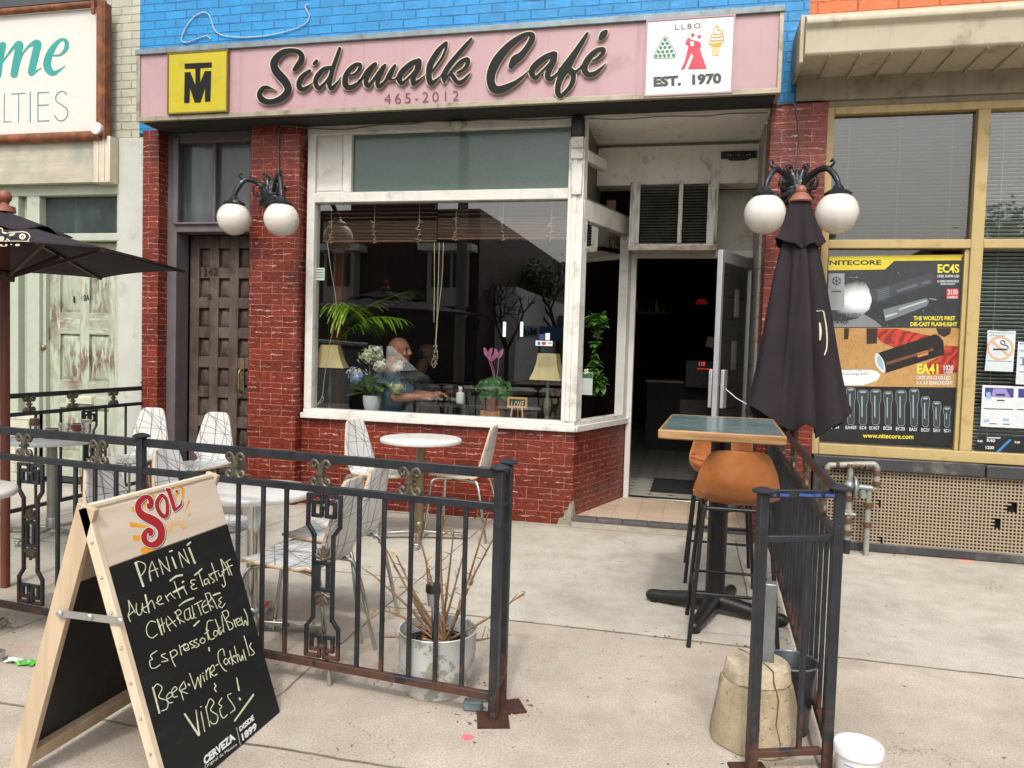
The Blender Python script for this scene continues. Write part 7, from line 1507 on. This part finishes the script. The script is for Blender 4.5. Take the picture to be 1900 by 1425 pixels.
lay('dark_posts', pr('2e2018'), [[(590,50),(705,50),(695,205),(592,210)],[(362,50),(415,50),(405,160),(362,165)],[(1298,48),(1455,48),(1440,110),(1380,140),(1320,110)]], .0012, c=c7)
lay('white_patch', pr('d3d6d6'), [[(300,470),(600,462),(700,490),(732,525),(700,580),(560,628),(300,632)]], .0012, c=c7)
tx('small_lettering', pr('33363a'), [('Unique Integrated', q4(330, 484, 628, 456)), ('Technology (UIT)', q4(332, 530, 612, 502))], .0018, c=c7, bold=.0)
lay('black_flashlight', pr('1b1715'), [[(695,305),(1285,110),(1330,128),(1372,180),(1385,300),(1370,322),(800,500),(750,505),(700,420)]], .0015, c=c7); lay('brown_sheen', pr('6b4128'), [[(790,395),(1270,250),(1275,275),(800,425)]], .0018, c=c7)
m = MB(); stamp(m, ink(cstrokes(c7, 5.48, [[(698,322,20),(725,400,44),(762,480,22)]]), .3), fP, .002); m.build('lens_ring', pr('c6cacb'), po); m = MB(); stamp(m, ink(cstrokes(c7, 5.48, [[(712,340,10),(730,400,28),(758,465,10)]]), .3), fP, .0023); m.build('lens', pr('8fa3b0'), po)
lay('rating_plate', pr('b07a4a'), [[(1108,305),(1215,275),(1215,283),(1108,313)],[(1110,322),(1218,292),(1218,318),(1112,348)]], .002, c=c7)
tx('yellow_model', YT, [('EA41', q4(1104, 512, 1320, 412))], .002, c=c7, bold=.03); tx('white_caption', WT, [('1020', q4(1376, 480, 1474, 426)), ('LUMENS', q4(1376, 508, 1470, 487)), ('CREE XM-L2 U2 LED', q4(1098, 570, 1448, 533, 2)), ('4 X AA SEARCHLIGHT', q4(1098, 622, 1470, 584, 3))], .002, c=c7)
# bottom row of torches
names = ['EA81', 'EA45S', 'EC4', 'EC4GT', 'EC20', 'EC25', 'EA21', 'EC21', 'EA11', 'EC11']
lx = [(232,310),(378,488),(522,588),(620,722),(762,848),(890,982),(1027,1102),(1147,1227),(1272,1337),(1378,1442)]; ly = [1070,1075,1078,1080,1082,1088,1094,1100,1104,1108]
tx('model_lettering', WT, [(n, q4(a, y, b, y-34)) for n, (a, b), y in zip(names, lx, ly)], .002, c=c7)
rowt = [(290,660,90,1022),(432,655,92,1028),(555,680,104,1030),(685,675,104,1030),(810,692,86,1036),(942,682,104,1040),(1075,668,94,1046),(1190,745,84,1050),(1306,795,84,1056),(1410,850,74,1056)]
ml, mf, mh = MB(), MB(), MB()
for x, y, w_, yb_ in rowt:
    h = w_/2; nk = h*.72; s = [(x-h, y+20), (x-h, y+(yb_-y)*.28), (x-nk, y+(yb_-y)*.42), (x-nk, yb_-20), (x-nk*.6, yb_), (x+nk*.6, yb_), (x+nk, yb_-20), (x+nk, y+(yb_-y)*.42), (x+h, y+(yb_-y)*.28), (x+h, y+20), (x+h*.7, y), (x-h*.7, y)]
    stamp(ml, ink([[c7(*p)+(.42,) for p in s+s[:1]]], .22, curve=False), fP, .0016); k = .86
    stamp(mf, [cpts(c7, [(x+(p-x)*k, (y+yb_)/2+(q-(y+yb_)/2)*.95) for p, q in s])], fP, .001)
    stamp(mh, [cpts(c7, [(x-h*.75, y+16), (x-h*.2, y+8), (x+h*.5, y+10), (x+h*.75, y+18), (x+h*.3, y+28), (x-h*.4, y+28)]), cpts(c7, [(x-nk*.45, y+60), (x-nk*.1, y+60), (x-nk*.1, yb_-70), (x-nk*.45, yb_-90)])], fP, .0014)
ml.build('torch_outlines', pr('8d9496'), po); mf.build('torch_bodies', pr('2f3a3c'), po); mh.build('torch_shine_print', pr('8fa0a2'), po)
tx('web_address', YT, [('www.nitecore.com', q4(553, 1163, 1068, 1118, 14))], .002, c=c7, bold=.02)
m = MB()
for p in ((1786,479),(1522,806)): m.lathe([(.004, 0), (.009, .001), (.009, .003), (.004, .003)], fP(*p, .003), 12, Matrix.Rotation(radians(90), 3, 'X'))
m.build('eyelet', plain('dark_brass_eyelet', hx('6a4a2c'), .4, .6), po)
# no smoking notice
def sheet(name, label, pts, col, cat='poster', c=c8, th=.0015):
    P_ = [A(*c(*p), y=YP) for p in pts]; t = thing(name, label, cat, P_[0]); m = MB(); m.prism(P_, (0, -th, 0)); m.build('sheet', pr(col), t); return t
s = sheet('no_smoking_notice', 'torn white no smoking notice with faded orange ring on the right window', [(248,155),(330,158),(370,163),(498,160),(490,300),(480,400),(472,522),(222,512),(232,420),(245,300)], 'bcc6c8', 'notice')
m = MB(); R0 = [(360+108*cos(2*pi*k/32), 315+97*sin(2*pi*k/32), 9) for k in range(33)]; stamp(m, ink(cstrokes(c8, 4.75, [R0]), .3), fP, .002); stamp(m, ink(cstrokes(c8, 4.75, [[(285,250,11),(435,380,11)]]), .3), fP, .0023); m.build('orange_ring', pr('c99a78'), s)
m = MB(); stamp(m, [cpts(c8, [(298,316),(415,318),(415,332),(298,330)]), cpts(c8, [(420,318),(426,318),(426,334),(420,334)])], fP, .0028); stamp(m, ink(cstrokes(c8, 4.75, [[(370,250,4),(365,270,4),(390,285,4),(420,290,4),(432,312,4)],[(375,245,4),(400,255,4),(400,275,4)]]), .3), fP, .0028); m.build('cigarette_emblem', pr('22262a'), s)
m = MB(); ptext(m, 'No Smoking within 9 metres', cpts(c8, q4(262, 185, 485, 168, 6)), fP, 0, 0, .002); ptext(m, 'of Entrance', cpts(c8, q4(265, 208, 400, 192, 3)), fP, 0, 0, .002)
stamp(m, [cpts(c8, [(245,422),(465,430),(465,434),(245,426)])], fP, .002); m.build('lettering', pr('3a3f44'), s)
s = sheet('product_poster', 'wide white product poster with blue pictures on the right window', [(203,638),(640,655),(640,1025),(185,1003)], 'c6cacd')
m = MB(); stamp(m, [cpts(c8, [(228,660),(480,668),(478,750),(225,742)]), cpts(c8, [(520,670),(640,674),(640,752),(518,750)])], fP, .002); m.build('blue_pictures', pr('3a3a78'), s)
m = MB(); stamp(m, [cpts(c8, [(300,668),(410,670),(450,745),(280,742)])], fP, .0024); m.build('violet_glow', pr('8a80b4'), s)
m = MB(); stamp(m, [cpts(c8, [(240,700),(275,700),(280,760),(235,760)]), cpts(c8, [(212,945),(265,935),(262,960),(220,970)]), cpts(c8, [(378,935),(435,935),(435,958),(382,955)])], fP, .0026); m.build('torch_pictures', pr('8fa6cc'), s)
m = MB(); stamp(m, [cpts(c8, [(215,843),(475,850),(475,857),(215,850)]), cpts(c8, [(510,850),(640,854),(640,861),(510,857)]), cpts(c8, [(330,768),(400,770),(400,780),(330,778)]), cpts(c8, [(265,975),(330,977),(330,984),(265,982)]), cpts(c8, [(385,980),(445,982),(445,988),(385,986)]), cpts(c8, [(320,718),(405,715),(400,735),(322,732)])], fP, .0028); m.build('print_lines', pr('2a2d33'), s)
s = sheet('paper_sheet', 'narrow white printed sheet cut by the right edge, above the product poster', [(518,258),(640,262),(640,640),(495,630)], 'c2c6c9')
m = MB(); stamp(m, [cpts(c8, [(530,270+k*62),(640,274+k*62),(640,282+k*62),(530,278+k*62)]) for k in range(5)]+[cpts(c8, [(555,405),(600,405),(600,460),(555,460)])], fP, .002); m.build('print_lines', pr('5a6a9a'), s)
s = sheet('boxed_sign', 'low black flashlight display card with blue beam at the window foot', [(158,1095),(640,1112),(640,1280),(130,1258)], '15181d')
m = MB(); stamp(m, [cpts(c8, [(440,1115),(462,1122),(335,1245),(310,1240)])], fP, .002); m.build('blue_beam', pr('2f78b4'), s)
m = MB(); ptext(m, 'R40', cpts(c8, q4(243, 1140, 315, 1112, 3)), fP, 0, .03, .002); ptext(m, '1200', cpts(c8, q4(232, 1202, 306, 1174, 3)), fP, 0, .03, .002); ptext(m, 'R40', cpts(c8, q4(160, 1142, 205, 1122, 2)), fP, 0, .03, .002); ptext(m, 'R40', cpts(c8, q4(488, 1152, 535, 1132, 2)), fP, 0, .03, .002)
stamp(m, [cpts(c8, [(247,1097),(370,1100),(355,1110),(247,1107)])], fP, .002); m.build('white_lettering', pr('c0c4c8'), s)
# ================================================================ across the road (seen in the window reflections)
def mir(px, py, y): p = A(px, py, y=y); return Vector((p.x, -p.y, p.z))
DBR = m_brick('dark_red_brick', hx('3c231d'), hx('6a5c55'), hx('7a4a3c'))
WTRIM = plain('cornice_white', hx('dcdcd8'), .6)
t = thing('brick_row_building', 'red brick building with white bay windows across the road', 'building', (-12, -22, 0))
x0, x1 = mir(560, 397, 22).x-9, mir(890, 408, 22).x; zt = 6.6
m = MB(); m.box(x0, x1, -46, -22, 0, zt); m.box(mir(650, 380, 22).x, mir(806, 380, 22).x, -22.3, -21.98, zt, zt+.35); m.build('wall', DBR, t)
for pa, pb in ((585, 668), (777, 877)):
    a, b = mir(pa, 460, 21.4), mir(pb, 460, 21.4)
    m = MB(); m.box(a.x+.3, b.x-.3, -22, -21.45, 2.9, 4.95); bay = m.build('bay_window', plain('bay_shingle', hx('a2a49f'), .7), t); m = MB(); m.box(a.x, b.x, -22, -21.2, 4.95, 5.2); m.build('cornice', WTRIM, bay)
    m = MB()
    for f in (.12, .4, .68): m.box(a.x+.3+(b.x-a.x-.6)*f, a.x+.3+(b.x-a.x-.6)*(f+.2), -21.449, -21.42, 3.6, 4.85)
    m.build('pane', plain('dark_pane', hx('1c2226'), .1), bay)
m = MB(); m.box(x0, x1, -22.0, -21.9, .2, 2.6); m.build('shopfront', plain('dark_shopfront', hx('24211f'), .4), t)
a, b = mir(822, 588, 21.85), mir(887, 612, 21.85); m = MB(); m.box(a.x, b.x, -21.9, -21.84, b.z, a.z); m.build('shop_board', plain('black_signboard', hx('151515'), .5), t)
t = thing('white_annex', 'low white painted side building across the road', 'building', (-6, -30, 0))
m = MB(); m.box(x1+.02, x1+.9, -50, -24.5, 0, 3.9); m.build('wall', plain('white_annex_paint', hx('d0d2d2'), .8), t)
t = thing('fuel_station', 'fuel station with blue and white sign boards across the road', 'building', (-4, -30, 0))
m = MB(); m.box(x1+1.0, 7, -44, -34, 0, 3.2); m.build('wall', plain('station_wall', hx('6d6a66'), .8), t)
ys = 25.; a, b = mir(900, 603, ys), mir(955, 627, ys); c = mir(1000, 628, ys); d = mir(1075, 640, ys); fm = lambda x, y, w: mir(x, y, ys)+Vector((0, .02+w, 0))
m = MB(); m.box(a.x, b.x, -ys-.1, -ys, b.z, a.z); m.build('blue_board', plain('station_blue', hx('1c2f86'), .5), t); m = MB(); m.box(b.x, c.x, -ys-.1, -ys, b.z, a.z); m.build('white_board', plain('station_white', hx('b9bcc0'), .5), t); m = MB(); m.box(c.x, d.x, -ys-.1, -ys, b.z-.1, a.z); m.build('light_blue_board', plain('station_light_blue', hx('3a6a94'), .5), t)
def mtext(s, qd, mat, nm):                                           # mirrored quads: reads normally in the street
    m = MB(); ptext(m, s, [qd[1], qd[0], qd[3], qd[2]], fm, 0, .02); m.build(nm, mat, t)
mtext('Autocare', [(903,622),(950,622),(950,610),(903,610)], WTRIM, 'white_lettering'); mtext('Mobil', [(958,624),(995,624),(995,608),(958,608)], plain('station_blue', hx('1c2f86')), 'blue_lettering')
for xx in (a.x+.1, c.x, d.x-.1): m = MB(); m.box(xx-.05, xx+.05, -ys-.2, -ys-.11, 0, a.z); m.build('board_post', plain('grey_post', hx('77797a'), .5), t)
t = thing('right_row_building', 'dark brick building across the road, right of the fuel station', 'building', (16, -22, 0))
m = MB(); m.box(7.5, 40, -40, -22, 0, 5.2); m.build('wall', DBR, t)
m = MB()
for k in range(9): m.box(8.5+k*3.3, 10+k*3.3, -21.99, -21.96, 2.9, 4.5)
m.build('window', plain('dark_pane', hx('1c2226')), t)
t = thing('left_row_building', 'grey stuccoed building across the road, left of the brick row', 'building', (-32, -22, 0))
m = MB(); m.box(-45, x0-.05, -40, -22, 0, 7.4); m.build('wall', plain('grey_stucco', hx('77736c'), .9), t)
p = mir(851, 600, 8.0); t = thing('utility_pole', 'tall grey utility pole at the kerb, mirrored in the window', 'pole', (p.x, -8.0, 0)); m = MB(); m.tube([(p.x, -8.0, -.1), (p.x, -8.0, 9)], [.11, .085], 14); m.build('shaft', plain('weathered_pole', hx('6f6a62'), .9), t); m = MB(); m.bar((p.x-1.1, -8.0, 8.3), (p.x+1.1, -8.0, 8.3), .1); m.build('crossarm', plain('weathered_pole', hx('6f6a62')), t)
def tree(base, H, spread, label, leafy, seed):
    rnd = random.Random(seed); t = thing('street_tree', label, 'tree', base); B = Vector(base); m = MB(); tips = []
    def br(p, d, L, r, lv):
        q = p+d*L; m.tube(cr([p, p+d*L*.5+Vector((rnd.gauss(0, .04), rnd.gauss(0, .04), 0))*L, q], 3), [r, r*.92, r*.85, r*.8, r*.75, r*.7, r*.65][:7], 6)
        if lv == 0 or r < .006: tips.append(q); return
        for _ in range(3 if lv > 1 else 4): br(q, (d*.75+Vector((rnd.gauss(0, .6), rnd.gauss(0, .6), rnd.gauss(.25, .3)))*spread).normalized(), L*rnd.uniform(.6, .8), r*.6, lv-1)
    br(B, Vector((0, 0, 1)), H*.3, H*.022, 4); m.build('trunk', plain('dark_bark', hx('3c322a'), .9), t)
    if leafy:
        m = MB()
        for q in tips:
            for _ in range(14):
                c = q+Vector((rnd.gauss(0, .3), rnd.gauss(0, .3), rnd.gauss(0, .25))); n = Vector((rnd.gauss(0, 1), rnd.gauss(0, 1), rnd.gauss(0, 1))).normalized(); s = n.orthogonal().normalized()*.09; u = n.cross(s); m.add([c-s, c-u, c+s, c+u], [(0,1,2,3)])
        m.build('crown', m_leaf('tree_leaf', hx('2f4420'), hx('516b30')), t)
p = mir(940, 625, 18.9); tree((p.x, -18.9, -.0), 4.4, .95, 'bare street tree before the fuel station across the road', False, 4)
p = mir(1035, 600, 30); tree((p.x, -30, 0), 6.6, .8, 'leafy green tree behind the fuel station boards', True, 6)
p = mir(1790, 600, 30); tree((p.x, -24, 0), 7.5, .8, 'leafy green tree across the road beyond the right shop', True, 9)
# parked car mirrored at the left of the window
cx = mir(640, 700, 9.3).x-.6; t = thing('parked_car', 'silver grey car parked at the kerb, mirrored at the left of the window', 'car', (cx, -9.3, -.13)); SIL = plain('silver_car_paint', hx('8d9296'), .25, .5, .03, coat=.8)
def hull(prof, w0, w1, z0): 
    m = MB(); n = len(prof)
    for s in (0,): pass
    rows = [[(cx+x, -9.3+sy*(w0 if z < .75 else w0-(z-.75)*.35), z-.13) for (x, z) in prof] for sy in (-.88, -.6, .6, .88)]
    rows[0] = [(a, b+.05, c) for a, b, c in rows[0]]; rows[3] = [(a, b-.05, c) for a, b, c in rows[3]]
    m.grid(rows); m.add(rows[0], [tuple(range(n))]); m.add(rows[3], [tuple(range(n))]); return m
lower = [(-2.2,.3),(-2.25,.6),(-2.15,.85),(-1.3,.95),(-.2,1.0),(1.9,.98),(2.2,.85),(2.25,.4),(2.1,.28)]; upper = [(-1.25,.94),(-.5,1.45),(.2,1.55),(1.4,1.5),(1.95,.98)]
hull(lower, 1, 1, 0).build('body', SIL, t, smooth=40); hull(upper, .98, .8, 0).build('cabin', plain('car_glass', hx('20262a'), .05, coat=1), t, smooth=40)
m = MB(); m.tube([(cx-.5, -9.3+.72, 1.325), (cx+.2, -9.3+.70, 1.43), (cx+1.4, -9.3+.72, 1.38)], .04, 8); m.build('roof_rail', SIL, t)
for wx_ in (-1.4, 1.4):
    for sy in (-.82, .82): m = MB(); m.lathe([(.0, -.1), (.3, -.1), (.33, -.06), (.33, .06), (.3, .1), (0, .1)], (cx+wx_, -9.3+sy, .2), 24, Matrix.Rotation(radians(90), 3, 'X')); m.build('wheel', RUBBER, t, smooth=40)
